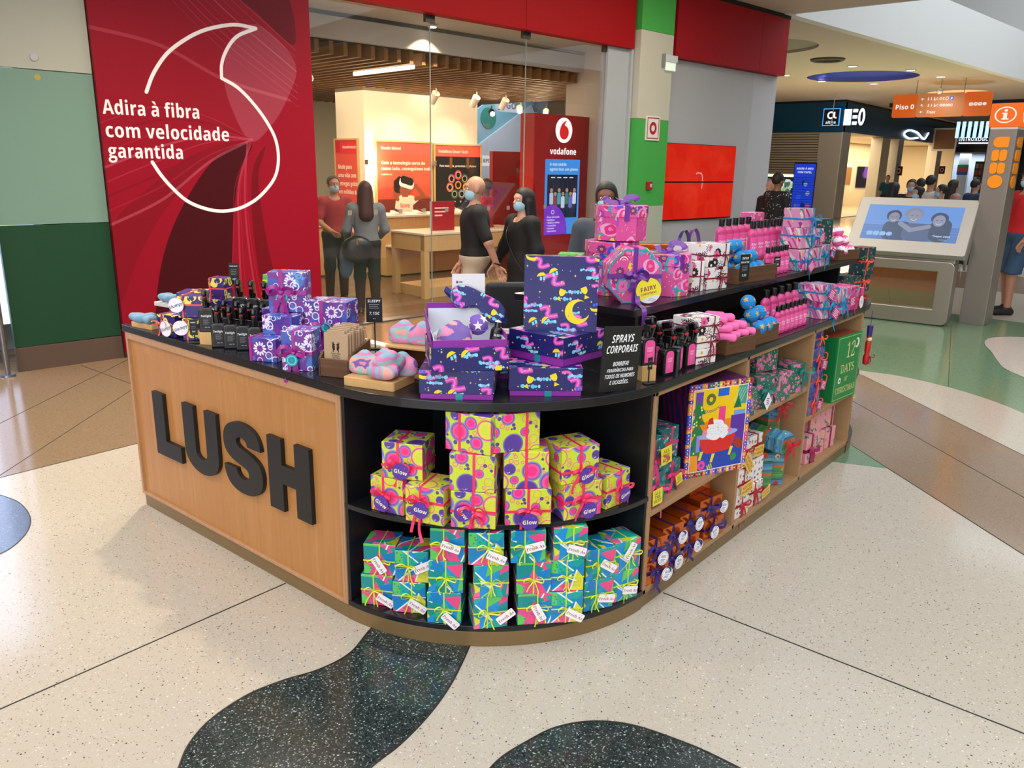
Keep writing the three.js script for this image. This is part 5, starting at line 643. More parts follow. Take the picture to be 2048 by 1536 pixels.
P.darkflora = paper(15, (g, w, r) => { g.fillStyle = '#173f42'; g.fillRect(0, 0, w, w); const B = Array.from({ length: 80 }, () => [r() * w, r() * w, r() * 6.28, Math.floor(r() * 5)]); tiled(g, w, w, () => { const R = rng(9); for (const [x, y, a, t] of B) { g.save(); g.translate(x, y); g.rotate(a); if (t < 2) { g.fillStyle = ['#2f7a5c', '#4a9a6a'][t]; g.beginPath(); g.ellipse(0, 0, 24, 8, 0, 0, 7); g.fill(); } else blob(g, 0, 0, 14, ['#d8695a', '#e8a878', '#d84a7a'][t - 2], R); g.restore(); } }); });
P.greenbox = paper(16, (g, w, r) => { g.fillStyle = '#5fae4a'; g.fillRect(0, 0, w, w); tiled(g, w, w, () => { const R = rng(10); for (let i = 0; i < 40; i++) blob(g, R() * w, R() * w, 18, ['#8fd05a', '#2f8a3e', '#d85a8a', '#e8f0d8'][i % 4], R); }); });
const foil = mat('#d9640f', .2, { metalness: .75, clearcoat: .5 });
const shiny = (c) => mat(c, .32, { clearcoat: .3, side: THREE.DoubleSide }), RIB = { neonpink: shiny('#f0305f'), neonyellow: shiny('#d9e625'), coral: shiny('#f2503c'), purple: shiny('#6f2790'), magenta: shiny('#9c1a86'), teal: shiny('#0f8f98'), blue: shiny('#0f85b8'), darkred: shiny('#7a1226'), red: shiny('#b50f1c'), pink: shiny('#d52d6c'), navy: shiny('#2b1668'), green: shiny('#0e7468'), crimson: shiny('#9a0f4f'), orange: shiny('#f2622a'), peach: shiny('#e8907a') };
// ---------------------------------------------------------------- tags
const tagTex = (w, h, draw) => tmat(canvasTex(w, h, draw), .45);
const TAGS = {
  bubble: [disc(.034), tagTex(160, 160, (g) => { g.fillStyle = '#5a35a0'; g.fillRect(0, 0, 160, 160); text(g, 'Glow', 80, 84, 54, '#f3efb8'); text(g, '·:', 110, 40, 22, '#c9b8f0'); })],
  label: [roundRect(.078, .036, .006), tagTex(256, 118, (g) => { g.fillStyle = '#f4f1f1'; g.fillRect(0, 0, 256, 118); text(g, 'Fresh As', 128, 66, 54, '#a51e3e', { font: 'serif', skew: -.1 }); text(g, 'gift', 212, 22, 15, '#b8a9ae'); })],
  best: [shapeOf([[-.033, -.036], [.033, -.036], [.033, .036], [-.033, .036]]), tagTex(128, 140, (g) => { g.fillStyle = '#e8d72e'; g.fillRect(0, 0, 128, 140); ['ALL', 'THE', 'BEST'].forEach((s, i) => text(g, s, 64, 34 + i * 36, 38, '#2c3a22', { font: 'serif' })); })],
  warmer: [shapeOf([[-.05, -.026], [.05, -.026], [.05, .026], [-.05, .026]]), tagTex(192, 100, (g) => { g.fillStyle = '#ecc24c'; g.fillRect(0, 0, 192, 100); text(g, 'WINTER', 96, 32, 36, '#8a2418', { font: 'serif' }); text(g, 'WARMER', 96, 70, 36, '#8a2418', { font: 'serif' }); })],
  round: [disc(.036), tagTex(128, 128, (g) => { g.fillStyle = '#eceaf0'; g.fillRect(0, 0, 128, 128); text(g, 'Slumpy', 64, 66, 36, '#2d2358', { rot: -.35, skew: -.2 }); circ(g, 64, 64, 55, null, ['#d8d4e4', 2]); })],
  foilround: [disc(.033), tagTex(128, 128, (g) => { g.fillStyle = '#f2f1f4'; g.fillRect(0, 0, 128, 128); text(g, 'Gift', 64, 48, 34, '#3a3060', { skew: -.2 }); for (let i = 0; i < 3; i++) { g.fillStyle = '#6d6790'; g.fillRect(36, 72 + i * 13, 56 - i * 8, 5); } circ(g, 64, 64, 54, null, ['#56508a', 3]); })],
  fairy: [(() => { const s = new THREE.Shape(); s.absarc(0, 0, .058, 2.2, 2.2 + 5.7); s.lineTo(-.01, .035); s.closePath(); return s; })(), tagTex(200, 200, (g) => { g.fillStyle = '#f2e32c'; g.fillRect(0, 0, 200, 200); g.fillStyle = '#e6e6ea'; g.beginPath(); g.ellipse(140, 190, 120, 50, -.4, 0, 7); g.fill(); text(g, 'FAIRY', 95, 84, 46, '#8e1f5e', { rot: -.35 }); text(g, 'CHRISTMAS', 104, 122, 23, '#8e1f5e', { rot: -.35 }); for (let i = 0; i < 3; i++) { g.fillStyle = '#9a9aa6'; g.fillRect(110, 160 + i * 8, 56, 3); } })],
  tealoval: [disc(.03), tagTex(96, 96, (g) => { g.fillStyle = '#1a9aac'; g.fillRect(0, 0, 96, 96); circ(g, 48, 48, 34, null, ['#7fd4dc', 6]); circ(g, 48, 48, 18, null, ['#0f6f80', 5]); })],
  bars: [shapeOf([[-.036, -.03], [.036, -.03], [.036, .03], [-.036, .03]]), tagTex(96, 80, (g) => { g.fillStyle = '#c23a78'; g.fillRect(0, 0, 96, 80); g.fillStyle = '#f3dbe6'; for (let i = 0; i < 5; i++) g.fillRect(14, 10 + i * 13, 68 - (i % 2) * 12, 6); })],
  diamond: [shapeOf([[-.03, 0], [0, -.045], [.03, 0], [0, .045]]), tagTex(96, 128, (g) => { g.fillStyle = '#f0eef0'; g.fillRect(0, 0, 96, 128); g.fillStyle = '#8a2a5a'; for (let i = 0; i < 4; i++) g.fillRect(32, 40 + i * 13, 34, 6); })],
  white: [(() => { const s = new THREE.Shape(); s.absellipse(0, 0, .024, .036, 0, 6.283); return s; })(), tagTex(64, 96, (g) => { g.fillStyle = '#ecebee'; g.fillRect(0, 0, 64, 96); g.fillStyle = '#8f8f9a'; for (let i = 0; i < 4; i++) g.fillRect(18, 34 + i * 9, 28, 3); })],
};
// ---------------------------------------------------------------- a wrapped gift standing with its base centre at [x, y, z]
const sizeKey = (...a) => a.map((v) => v.toFixed(3)).join('_');
let giftSeed = 1;
function gift(name, label, group, kind, [w, h, d], [x, y, z], deg, o = {}) {
  const t = thing(name, label, 'gift box', [x, y, z], deg * D2R, group), v = giftSeed++ % 4;
  const m = kind === 'foil' ? foil : P[kind], sc = S[kind] ?? 1;
  obj('wrapped_box', cached('gift' + sizeKey(w, h, d) + kind + v + (o.r ?? .0035), () => boxUV(bx(w, h, d, 0, 0, 0, o.r ?? .0035), sc, v * .27, v * .41)), m, t);
  if (o.ribbon) {
    const [c, rw, px = 0, py = .5, both = true] = o.ribbon;
    obj('ribbon', cached('rib' + sizeKey(w, h, d, rw, px ?? 9, py) + both, () => ribbonGeo(w, h, d, rw, px, py, .0012, both)), RIB[c], t);
    if (o.bow) { const [size, seed = 1, bw = rw, tail = 1.6] = o.bow, b = obj('bow', cached('bow' + sizeKey(size, seed, bw, tail), () => bowGeo(size, bw, seed, tail)), RIB[c], t); b.position.set((px ?? 0) * w, h * py, d / 2 + .002); if (o.bowTop) { b.position.set((px ?? 0) * w, h + .002, 0); b.rotation.x = -Math.PI / 2; } }
  }
  if (o.tag) { const [k, tx, ty, rz = 0, tz = .012, s = 1] = o.tag, [sh, tm] = TAGS[k]; const q = obj('tag', cached('tag' + k, () => plate(sh, .0015)), tm, t); q.position.set(tx * w, h * .5 + ty * h, d / 2 + tz); q.rotation.z = rz; q.scale.setScalar(s); }
  return t;
}
// base point from the two front corners measured on the shelf: A (left), turn, size
const atCorner = (ax, az, deg, w, d) => { const c = Math.cos(deg * D2R), s = Math.sin(deg * D2R); return [ax + c * w / 2 - s * d / 2, az - s * w / 2 - c * d / 2]; };
const stand = (y, ax, az, deg, w, d) => { const [x, z] = atCorner(ax, az, deg, w, d); return [x, y, z]; };

// ---------------------------------------------------------------- curved corner: bubble-paper gifts on the middle shelf
{ const G = 'bubble paper gifts on the middle corner shelf', mk = (l, ax, az, deg, y, w, o) => gift('bubble_gift', l, G, 'glow', [w + .018, .149, .155], stand(y, ax - .006, az, deg, w + .018, .155), deg, o);
  const R0 = .5352, R1 = R0 + .15, R2 = R1 + .15, rb = (px = 0, py = .5) => ['neonpink', .011, px, py];
  mk('yellow bubble-paper gift at the far left of the bottom row, tag half hidden', .135, -.035, 14, R0, .135, { ribbon: rb(-.1, .52), bow: [.045, 2, .012, 1.4], tag: ['bubble', -.12, -.22, -.5, .013] });
  mk('second yellow bubble-paper gift from the left, long pink ribbon hanging over the shelf edge', .315, -.055, 20, R0, .145, { ribbon: rb(-.1, .6), bow: [.05, 3, .012, 3.1], tag: ['bubble', -.06, -.1, -.12, .015] });
  mk('third yellow bubble-paper gift from the left, purple tag tilted steeply', .488, -.128, 34, R0, .155, { ribbon: rb(0, .46), bow: [.045, 5, .012, 1.3], tag: ['bubble', -.22, -.06, -.85, .012] });
  mk('fourth bottom-row bubble-paper gift, purple tag hanging below the bow', .635, -.277, 46, R0, .16, { ribbon: rb(0, .38), bow: [.05, 7, .012, 1.2], tag: ['bubble', .02, -.36, .02, .018] });
  mk('fifth bottom-row bubble-paper gift, wide bow above a purple tag', .78, -.46, 67, R0, .155, { ribbon: rb(0, .5), bow: [.055, 11, .012, 1.3], tag: ['bubble', .12, -.28, .12, .016] });
  mk('bubble-paper gift at the far right of the bottom row against black panel', .845, -.66, 84, R0, .13, { ribbon: rb(.1, .5), bow: [.055, 13, .012, 1.2], tag: ['bubble', .2, -.2, .25, .014] });
  mk('bubble-paper gift upper left, standing on the two leftmost gifts', .195, -.045, 27, R1, .15, { ribbon: rb(-.1, .36), bow: [.05, 17, .012, 1.9], tag: ['bubble', .0, -.24, -.2, .018] });
  mk('plain-fronted bubble-paper gift, second of the middle row, without a tag', .48, -.13, 30, R1, .155, { ribbon: ['neonpink', .011, .05, .5, false] });
  mk('plain-fronted bubble-paper gift, third of the middle row, without a tag', .625, -.275, 44, R1, .155, { ribbon: ['neonpink', .011, 0, .5, false] });
  mk('bubble-paper gift with ribbon bow on the fifth stack, tag pointing right', .77, -.45, 66, R1, .15, { ribbon: rb(0, .32), bow: [.045, 19, .012, 1.6], tag: ['bubble', .14, -.3, .3, .014] });
  mk('bubble-paper gift in the top row at left, tucked under the worktop', .44, -.15, 17, R2, .17, { ribbon: ['neonpink', .011, -.18, .5, false] });
  mk('bubble-paper gift in the top row at right, corner turned to the front', .615, -.235, 62, R2, .165, { ribbon: ['neonpink', .011, .2, .5, false] });
}
// ---------------------------------------------------------------- bottom deck: teal gifts with white word tags
{ const G = 'teal patterned gifts on the bottom corner shelf', mk = (l, ax, az, deg, k, sd, tg) => gift('teal_gift', l, G, 'fresh', [.138, .138, .13], stand(.0922 + k * .1385, ax - .004, az, deg, .138, .13), deg, { ribbon: ['neonyellow', .005, [0, -.1, .08][sd % 3], .45 + .05 * (sd % 3)], bow: [.04, sd, .005, 1.3 + .25 * (sd % 3)], tag: tg && ['label', tg[0], tg[1], tg[2], .016] });
  mk('leftmost teal gift of the bottom row with tag slanting down right', .07, -.02, 30, 0, 1, [.3, -.25, -.5]); mk('second teal gift of the bottom row, tag over its lower right', .215, -.065, 33, 0, 2, [.28, -.2, -.55]);
  mk('third teal gift of the bottom row, steeply hanging word tag', .38, -.1, 35, 0, 3, [.2, -.33, -.75]); mk('fourth teal gift of the bottom row, tag tilted up to the right', .555, -.185, 52, 0, 4, [.42, -.1, .6]);
  mk('fifth teal gift of the bottom row, tag hanging almost upright', .665, -.325, 47, 0, 5, [.1, -.05, -1.1]); mk('sixth teal gift of the bottom row, tag slanting right under a big bow', .75, -.42, 46, 0, 6, [.25, -.2, -.5]);
  mk('seventh teal gift of the bottom row, nearly level tag', .81, -.58, 63, 0, 7, [.2, -.1, -.2]); mk('rightmost teal gift of the bottom row beside black side panel', .86, -.715, 70, 0, 8, [.1, -.12, -.2]);
  mk('leftmost teal gift of the middle row with steep word tag', .08, -.03, 33, 1, 9, [.0, -.12, -1.0]); mk('second teal gift of the middle row, tag tilted up', .222, -.075, 34, 1, 10, [.35, .05, .45]);
  mk('tagless teal gift of the middle row below a slanting tag', .385, -.105, 36, 1, 12); mk('second tagless teal gift of the middle row, turned left', .55, -.19, 44, 1, 15); mk('third tagless teal gift of the middle row, green and yellow front', .66, -.32, 46, 1, 18); mk('fourth tagless teal gift of the middle row, green and yellow front', .745, -.425, 46, 1, 21);
  mk('fifth tagged teal gift of the middle row near the right panel', .81, -.585, 63, 1, 22, [.2, -.05, -.6]); mk('rightmost teal gift of the middle row with upright little tag', .86, -.72, 70, 1, 23, [.0, .2, 1.0]);
  mk('leftmost teal gift of the top row, tag at its right', .39, -.11, 33, 2, 25, [.12, .0, -.3]); mk('second teal gift of the top row with two tags at its corner', .53, -.18, 40, 2, 26, [.3, -.2, -.4]);
  mk('third teal gift of the top row, tag tilted up right', .645, -.3, 45, 2, 28, [.18, .05, .25]); mk('rightmost teal gift of the top row, tag slanting down', .755, -.43, 48, 2, 29, [.16, -.15, -.3]);
}
// ---------------------------------------------------------------- right shelves, first bay
{ const t = thing('bath_print_box', 'large square gift box printed with a red bathtub scene', 'gift box', stand(.4585, .818, -1.352, 67, .375, .2), 67 * D2R);
  const st = canvasTex(256, 256, (g) => { for (let i = 0; i < 16; i++) { g.fillStyle = i % 2 ? '#12285e' : '#7a1248'; g.save(); g.translate(i * 24 - 60, 0); g.transform(1, 0, .25, 1, 0, 0); g.fillRect(0, 0, 25, 256); g.restore(); } }, true); st.repeat.set(5, 5);
  obj('box_body', bx(.37, .455, .2, 0, 0, 0, .003), tmat(st, .35), t);
  const ft = canvasTex(600, 716, (g, w, h) => { const r = rng(5); g.fillStyle = '#f1efe8'; g.fillRect(0, 0, w, h); for (let i = 0; i < 26; i++) for (const s of [0, 1]) { g.fillStyle = ['#c8306a', '#5a2a9a', '#e88a2a', '#1f7a4a', '#d8c93a', '#2a4ac0', '#b8222a', '#8a5ac0'][Math.floor(r() * 8)]; g.fillRect(i * 23, s ? h - 40 : 0, 22, 40); circ(g, i * 23 + 11, s ? h - 20 : 20, 6, ['#f0ece4', '#1c1c2a', '#e8d23a'][i % 3]); g.fillStyle = ['#e88a2a', '#5a2a9a', '#c8306a', '#2a4ac0'][Math.floor(r() * 4)]; g.fillRect(s ? w - 38 : 0, i * 28, 38, 27); circ(g, s ? w - 19 : 19, i * 28 + 14, 6, '#f0ece4'); }
    g.save(); g.beginPath(); g.rect(44, 46, w - 88, h - 92); g.clip(); g.fillStyle = '#f2c80a'; g.fillRect(0, 0, w, 310); g.fillStyle = '#f0881a'; g.fillRect(0, 290, w, 160); for (let i = 0; i < 16; i++) { g.fillStyle = '#d8700f'; g.fillRect(150 + i * 20, 300, 2, 150); } g.fillStyle = '#0f3fa8'; g.fillRect(0, 445, w, 300); g.fillStyle = '#6a3fb0'; g.fillRect(60, 60, 70, 190); g.fillStyle = '#5a2f9c'; g.fillRect(415, 270, 150, 210); g.fillStyle = '#3a8f7a'; poly(g, [[470, 46], [560, 46], [560, 190], [455, 190]], '#4a9a80'); for (let i = 0; i < 4; i++) { g.fillStyle = '#9fd0c0'; g.save(); g.translate(480 + i * 25, 60); g.rotate(.5); g.fillRect(0, 0, 6, 120); g.restore(); }
    g.fillStyle = '#1f5fd0'; g.fillRect(270, 50, 105, 60); circ(g, 205, 125, 45, '#1f7a3c'); circ(g, 205, 125, 18, '#f2c80a'); for (let i = 0; i < 9; i++) circ(g, 205 + Math.cos(i * .7) * 33, 125 + Math.sin(i * .7) * 33, 6, '#c8222a'); g.fillStyle = '#ef3f8a'; g.fillRect(290, 190, 65, 140); for (let i = 0; i < 10; i++) circ(g, 110 + i * 20, 190 + Math.sin(i / 9 * 3.14) * 26, 8, null, [['#2a4ac0', '#c8306a', '#1f7a4a'][i % 3], 4]); for (let j = 0; j < 5; j++) poly(g, [[95, 120 + j * 80], [165, 230 + j * 80], [25, 230 + j * 80]], '#1a7a42'); for (let i = 0; i < 18; i++) circ(g, 55 + r() * 85, 160 + r() * 370, 8, ['#f0e23a', '#e8f0c0', '#d8302a'][i % 3]); poly(g, [[430, 215], [470, 120], [510, 215]], '#1a6a36'); g.fillStyle = '#6fa0e0'; g.fillRect(440, 235, 110, 36); g.fillStyle = '#8a8ae0'; g.fillRect(95, 390, 35, 130);
    g.fillStyle = '#d8221a'; g.beginPath(); g.moveTo(125, 410); g.quadraticCurveTo(130, 530, 215, 545); g.lineTo(390, 540); g.quadraticCurveTo(470, 520, 470, 400); g.fill(); g.fillStyle = '#8fb0ea'; g.beginPath(); g.ellipse(300, 402, 190, 30, -.04, 0, 7); g.fill(); blob(g, 270, 370, 88, '#efeff0', r, 14, .14); blob(g, 350, 385, 56, '#efeff0', r, 12, .14); for (let i = 0; i < 50; i++) circ(g, 200 + r() * 190, 315 + r() * 90, 2, '#555a6a'); poly(g, [[185, 345], [200, 275], [235, 265], [250, 320]], '#d8221a'); g.fillStyle = '#f4f2ee'; g.fillRect(196, 318, 62, 18); circ(g, 170, 380, 24, '#ef8ab0'); blob(g, 415, 385, 22, '#ef7aa8', r); g.fillStyle = '#f2d21a'; for (const [a, b] of [[140, 530], [255, 560], [430, 525]]) { g.beginPath(); g.moveTo(a, b - 10); g.lineTo(a + 30, b - 8); g.lineTo(a + 8, b + 60); g.lineTo(a - 16, b + 56); g.fill(); } blob(g, 505, 500, 44, '#a82f1c', r); blob(g, 470, 600, 34, '#2a8a4a', r); poly(g, [[44, 540], [115, 545], [130, 700], [44, 700]], '#f0981a'); circ(g, 160, 630, 36, '#ef3f9a'); circ(g, 160, 630, 14, '#6a3fb0'); g.fillStyle = '#f2d21a'; g.save(); g.translate(210, 640); g.rotate(-.4); for (let i = 0; i < 3; i++) g.fillRect(i * 18, 0, 10, 40); g.restore(); g.restore(); });
  obj('printed_lid', plate(rect(.378, .46), .008).translate(0, .229, .1), tmat(ft, .3, { clearcoat: .3 }), t); }
{ const G = 'teal flower-paper gifts in the first bay', mk = (l, x, z, y, o) => gift('teal_flower_gift', l, G, 'best', [.125, .15, .16], [x, y, z], 82, o);
  mk('lower teal flower-paper gift by the upright, yellow tag at its front', .8, -1.0, .4585, { ribbon: ['pink', .014, 0, .5], bow: [.06, 31, .014, 2], tag: ['best', -.1, -.15, .08, .02] });
  mk('upper teal flower-paper gift by the upright, yellow tag turned slightly', .79, -1.0, .6095, { ribbon: ['pink', .014, -.1, .35], bow: [.06, 33, .014, 2.4], tag: ['best', .36, .0, .12, .02, 1.1] });
  mk('lower teal flower-paper gift next to the bathtub box, tag seen edge on', .77, -1.19, .4585, { ribbon: ['pink', .014, 0, .55], bow: [.05, 35, .014, 2.2], tag: ['best', .25, -.1, .3, .02, .7] });
  mk('upper teal flower-paper gift next to the bathtub box, bright ribbon', .75, -1.19, .6095, { ribbon: ['pink', .014, .1, .5] });
  mk('topmost teal flower-paper gift in the dark left corner of the bay', .7, -1.08, .7605, {}); }
{ const G = 'orange foil gifts in the low left bay', mk = (l, ax, az, deg, k, w, o) => gift('foil_gift', l, G, 'foil', [w, .105, .2], stand(.0922 + k * .1055, ax, az, deg, w, .2), deg, { ribbon: ['navy', .013, 0, .5], bow: [.055, 40 + giftSeed, .015, 1.5], tag: ['foilround', .3, -.1, -.2, .022], r: .002, ...o });
  mk('front left orange foil gift on the bottom board, purple bow', .885, -.935, 74, 0, .14); mk('second orange foil gift on the bottom board from the left', .88, -1.09, 84, 0, .145, { tag: ['foilround', .2, -.2, -.2, .024] }); mk('third orange foil gift on the bottom board from the left', .88, -1.25, 80, 0, .15, { tag: ['foilround', .3, 0, -.1, .02] }); mk('rightmost orange foil gift on the bottom board by the upright', .87, -1.52, 80, 0, .16, { tag: ['foilround', -.1, -.15, .3, .02] });
  mk('front left upper orange foil gift, tag low under a loose bow', .875, -.93, 76, 1, .145, { tag: ['foilround', .2, -.4, -.3, .02] }); mk('second upper orange foil gift with round tag at its right', .87, -1.1, 80, 1, .15); mk('third upper orange foil gift with long purple tails', .865, -1.27, 82, 1, .16, { bow: [.06, 77, .016, 2.2] }); mk('rightmost upper orange foil gift standing higher beside the upright', .85, -1.5, 80, 1, .18, { tag: ['foilround', .45, -.1, -.3, .02] });
  gift('foil_gift', 'topmost orange foil gift at the back of the low left bay', G, 'foil', [.18, .09, .18], [.7, .3035, -1.62], 84, { r: .002 }); }
// second bay
{ const G = 'pink flower-paper gifts in the second bay', mk = (l, x, z, k, deg, sz, o = {}) => gift('pink_flower_gift', l, G, 'pinkflora', sz, [x, .6585 + k, z], deg, o);
  mk('pink flower-paper gift at the left, lower one of the pair by the upright', .83, -1.885, 0, 86, [.13, .148, .13]); mk('pink flower-paper gift at the left, upper one of the pair by the upright', .78, -1.9, .1485, 86, [.12, .12, .12]);
  mk('six-sided looking pink flower-paper gift with green bow and white diamond tag', .82, -2.1, 0, 76, [.15, .17, .13], { ribbon: ['green', .02, 0, .55], bow: [.05, 51, .02, 1.5], tag: ['diamond', .02, -.25, 0, .02, 1.1] });
  mk('plain pink flower-paper gift right of the green-bow gift', .84, -2.3, 0, 82, [.15, .16, .13]); mk('large pink flower-paper gift on top of the middle pair', .76, -2.22, .171, 76, [.18, .13, .15]); mk('dark pink flower-paper gift at the back left of the stack', .62, -2.05, 0, 86, [.2, .22, .14]);
  mk('pink flower-paper gift by the right upright with hanging green ribbon', .83, -2.52, 0, 74, [.13, .17, .14], { ribbon: ['green', .014, .4, .7], bow: [.05, 54, .016, 2] }); }
{ const G = 'white motif-paper gifts in the second bay', mk = (l, x, z, k, o) => gift('white_motif_gift', l, G, 'warmer', [.145, .135, .13], [x, .0922 + k * .1355, z], 86, o);
  mk('bottom front white motif gift with red bow by the upright', .82, -1.93, 0, { ribbon: ['red', .012, 0, .5], bow: [.05, 61, .012, 2.2] }); mk('middle white motif gift at the left with level yellow tag', .82, -1.925, 1, { ribbon: ['red', .012, 0, .4], tag: ['warmer', .05, -.28, .08, .016, 1.2] }); mk('top white motif gift at the left with steep yellow tag', .81, -1.92, 2, { ribbon: ['red', .012, 0, .7], bow: [.05, 63, .012, 1.8], tag: ['warmer', .1, -.25, -.9, .02, 1.2] });
  mk('bottom white motif gift right of the first, red bow low', .81, -2.13, 0, { ribbon: ['red', .012, -.1, .6], bow: [.05, 64, .012, 2.4], tag: ['warmer', .4, .0, .2, .03, .9] }); mk('middle white motif gift right of the first without tag', .8, -2.13, 1, {}); mk('top white motif gift at the back right with yellow tag', .79, -2.11, 2, { ribbon: ['red', .014, .1, .55], tag: ['warmer', .05, -.15, -.05, .016, 1.1] }); }
{ const G = 'striped green and blue tins in the second bay';
  function tin(l, x, z, y, deg, s, o = {}) { const t = thing('striped_tin', l, 'gift tin', [x, y, z], deg * D2R, G); const pts = Array.from({ length: 6 }, (_, i) => [Math.cos(i * 1.0472 + .52) * .075 * s, Math.sin(i * 1.0472 + .52) * .075 * s]); obj('tin_body', boxUV(ext(shapeOf(pts), .2 * s, .003).rotateX(-Math.PI / 2), .3, giftSeed++ * .31, .2), P.tin, t); const lp = pts.map(([a, b]) => [a * 1.06, b * 1.06]); obj('lid', boxUV(ext(shapeOf(lp), .05 * s, .003).rotateX(-Math.PI / 2).translate(0, .2 * s, 0), .3, .1, .02), P.tin, t); if (o.bow) { const b = obj('bow', cached('tinbow', () => bowGeo(.06, .022, 71, 1.6)), RIB.red, t); b.position.set(...o.bow); b.rotation.y = 0; obj('ribbon', [bx(.016, .25 * s, .002, 0, 0, .067 * s, 0)], RIB.red, t); } return t; }
  tin('striped tin at the front of the lower group, left one', .8, -2.34, .0922, 80, 1.0); tin('striped tin at the front of the lower group, right one', .8, -2.52, .0922, 74, 1.02);
  const lying = tin('round-fronted striped tin lying on the lower tins with red bow', .72, -2.36, .41, 80, .95, {}); lying.rotation.set(0, 80 * D2R, 0); lying.rotateX(Math.PI / 2); const b = obj('bow', cached('tinbow', () => bowGeo(.06, .022, 71, 1.6)), RIB.red, lying); b.position.set(0, .243, 0); b.rotation.x = -Math.PI / 2;
  tin('tall striped tin at the back right with red ribbon on its lid', .74, -2.55, .352, 78, .95, { bow: [0, .2, .075] }); }
// third bay
{ const G = 'marbled blue gifts in the third bay'; [['lowest marbled blue gift in the stack beside the green box', .81, -2.83, 0], ['second marbled blue gift from the bottom with neon ribbon bow', .81, -2.85, 1], ['third marbled blue gift from the bottom with striped tag', .8, -2.86, 2]].forEach(([l, x, z, k]) => gift('marbled_gift', l, G, 'irid', [.17, .135, .16], [x, .4545 + k * .1355, z], 84, { ribbon: ['coral', .008, .1, .5], bow: [.06, 80 + k, .008, 2.4], tag: ['bars', .35, -.1 - .1 * k, -.3, .02, .9] }));
  gift('marbled_gift', 'topmost marbled blue gift touching the top board', G, 'irid', [.16, .1, .15], [.79, .861, -2.86], 84, { ribbon: ['orange', .008, .3, .5], bow: [.04, 84, .008, 1.4] }); }
{ const t = thing('green_book_box', 'tall green book-shaped gift box with golden number and words', 'gift box', stand(.4545, .897, -3.15, 84, .34, .12), 84 * D2R);
  obj('box_body', bx(.335, .42, .11, 0, 0, -.004, .003), mat('#0f7a3c', .4), t); obj('pages', bx(.31, .424, .09, 0, 0, -.006, .001), mat('#8f3a22', .6), t);
  obj('cover', plate(rect(.34, .425), .008).translate(0, .2125, .052), tmat(canvasTex(410, 512, (g, w, h) => { g.fillStyle = '#17853f'; g.fillRect(0, 0, w, h); g.strokeStyle = '#9fcf6a'; g.lineWidth = 5; g.strokeRect(14, 14, w - 28, h - 28); const au = '#e6d48a'; text(g, '12', 240, 120, 170, au, { font: 'serif', weight: '', sx: .85 }); text(g, 'DAYS', 215, 262, 92, au, { font: 'serif', weight: '' }); text(g, 'OF', 205, 348, 46, au, { font: 'serif', weight: '' }); text(g, 'CHRISTMAS', 215, 430, 66, au, { font: 'serif', weight: '', sx: .9 }); const R = rng(4); for (let i = 0; i < 20; i++) star4(g, 30 + R() * 350, 30 + R() * 450, 7, '#6fc08a'); circ(g, 96, 350, 24, '#e9e6e4'); circ(g, 100, 352, 9, '#2a2630'); circ(g, 90, 225, 13, '#b8382a'); crescent(g, 340, 80, 40, '#efe9d8', 3.3); }), .4), t); }
{ const G = 'pink bird-paper gifts in the third bay', mk = (l, x, z, k, sz, o) => gift('pink_bird_gift', l, G, 'birds', sz, [x, .0922 + k, z], 83, o);
  mk('slim pink bird-paper gift right behind the upright', .78, -2.83, 0, [.08, .22, .14], { ribbon: ['crimson', .02, 0, .5, false] }); mk('pink bird-paper gift with crimson bow and long tails', .79, -2.98, 0, [.1, .19, .14], { ribbon: ['crimson', .022, .2, .45], bow: [.055, 91, .024, 2] });
  mk('pink bird-paper gift in the middle of the bottom row', .77, -3.16, 0, [.2, .15, .14], {}); mk('pink bird-paper gift at the right of the bottom row with crimson band', .78, -3.38, 0, [.14, .14, .14], { ribbon: ['crimson', .024, 0, .5, false] }); mk('upper pink bird-paper gift with yellow birds at left', .76, -3.1, .1505, [.16, .13, .14], { ribbon: ['crimson', .024, -.45, .5, false] }); mk('upper pink bird-paper gift at right leaning against the end', .76, -3.33, .1505, [.2, .13, .14], { ribbon: ['crimson', .024, .35, .5, false] }); }
{ const bag = thing('green_bag_gift', 'bright green soft-wrapped gift at the far rounded end', 'gift', [.74, .0922, -3.84], 1.3); const f = blend([ell([0, .12, 0], [.1, .12, .09]), ell([0, .22, 0], [.05, .07, .05]), ell([0, .3, 0], [.08, .05, .06])], .05); const g = boxUV(surfaceNets(f, [-.14, -.02, -.14], [.14, .38, .14], .01).toNonIndexed(), .2); g.computeVertexNormals(); obj('bag', g, P.greenbox, bag); obj('ribbon', bowGeo(.05, .008, 97, 2).translate(0, .24, .06), RIB.neonyellow, bag);
  const nut = thing('hanging_ornament', 'small red and purple hanging ornament at the far shelf end', 'ornament', [.93, .62, -3.66], 1.4); obj('body', lathe([[0, 0], [.02, .01], [.022, .06], [.014, .08], [.018, .1], [.018, .16], [.012, .17], [.016, .2], [.014, .24], [0, .245]], 16), mat('#c32020', .4), nut); obj('hat', cyl(.017, .019, .07, 0, .2, 0, 14), mat('#3a1d78', .4), nut); obj('face', new THREE.SphereGeometry(.017, 12, 8).translate(0, .18, .004), mat('#e8d9a0', .5), nut); obj('tassel', bowGeo(.03, .006, 98, 2.4).translate(0, .06, .02), RIB.darkred, nut); obj('cord', cyl(.002, .002, .13, 0, .24, 0, 6), mat('#3a1d78', .5), nut); }

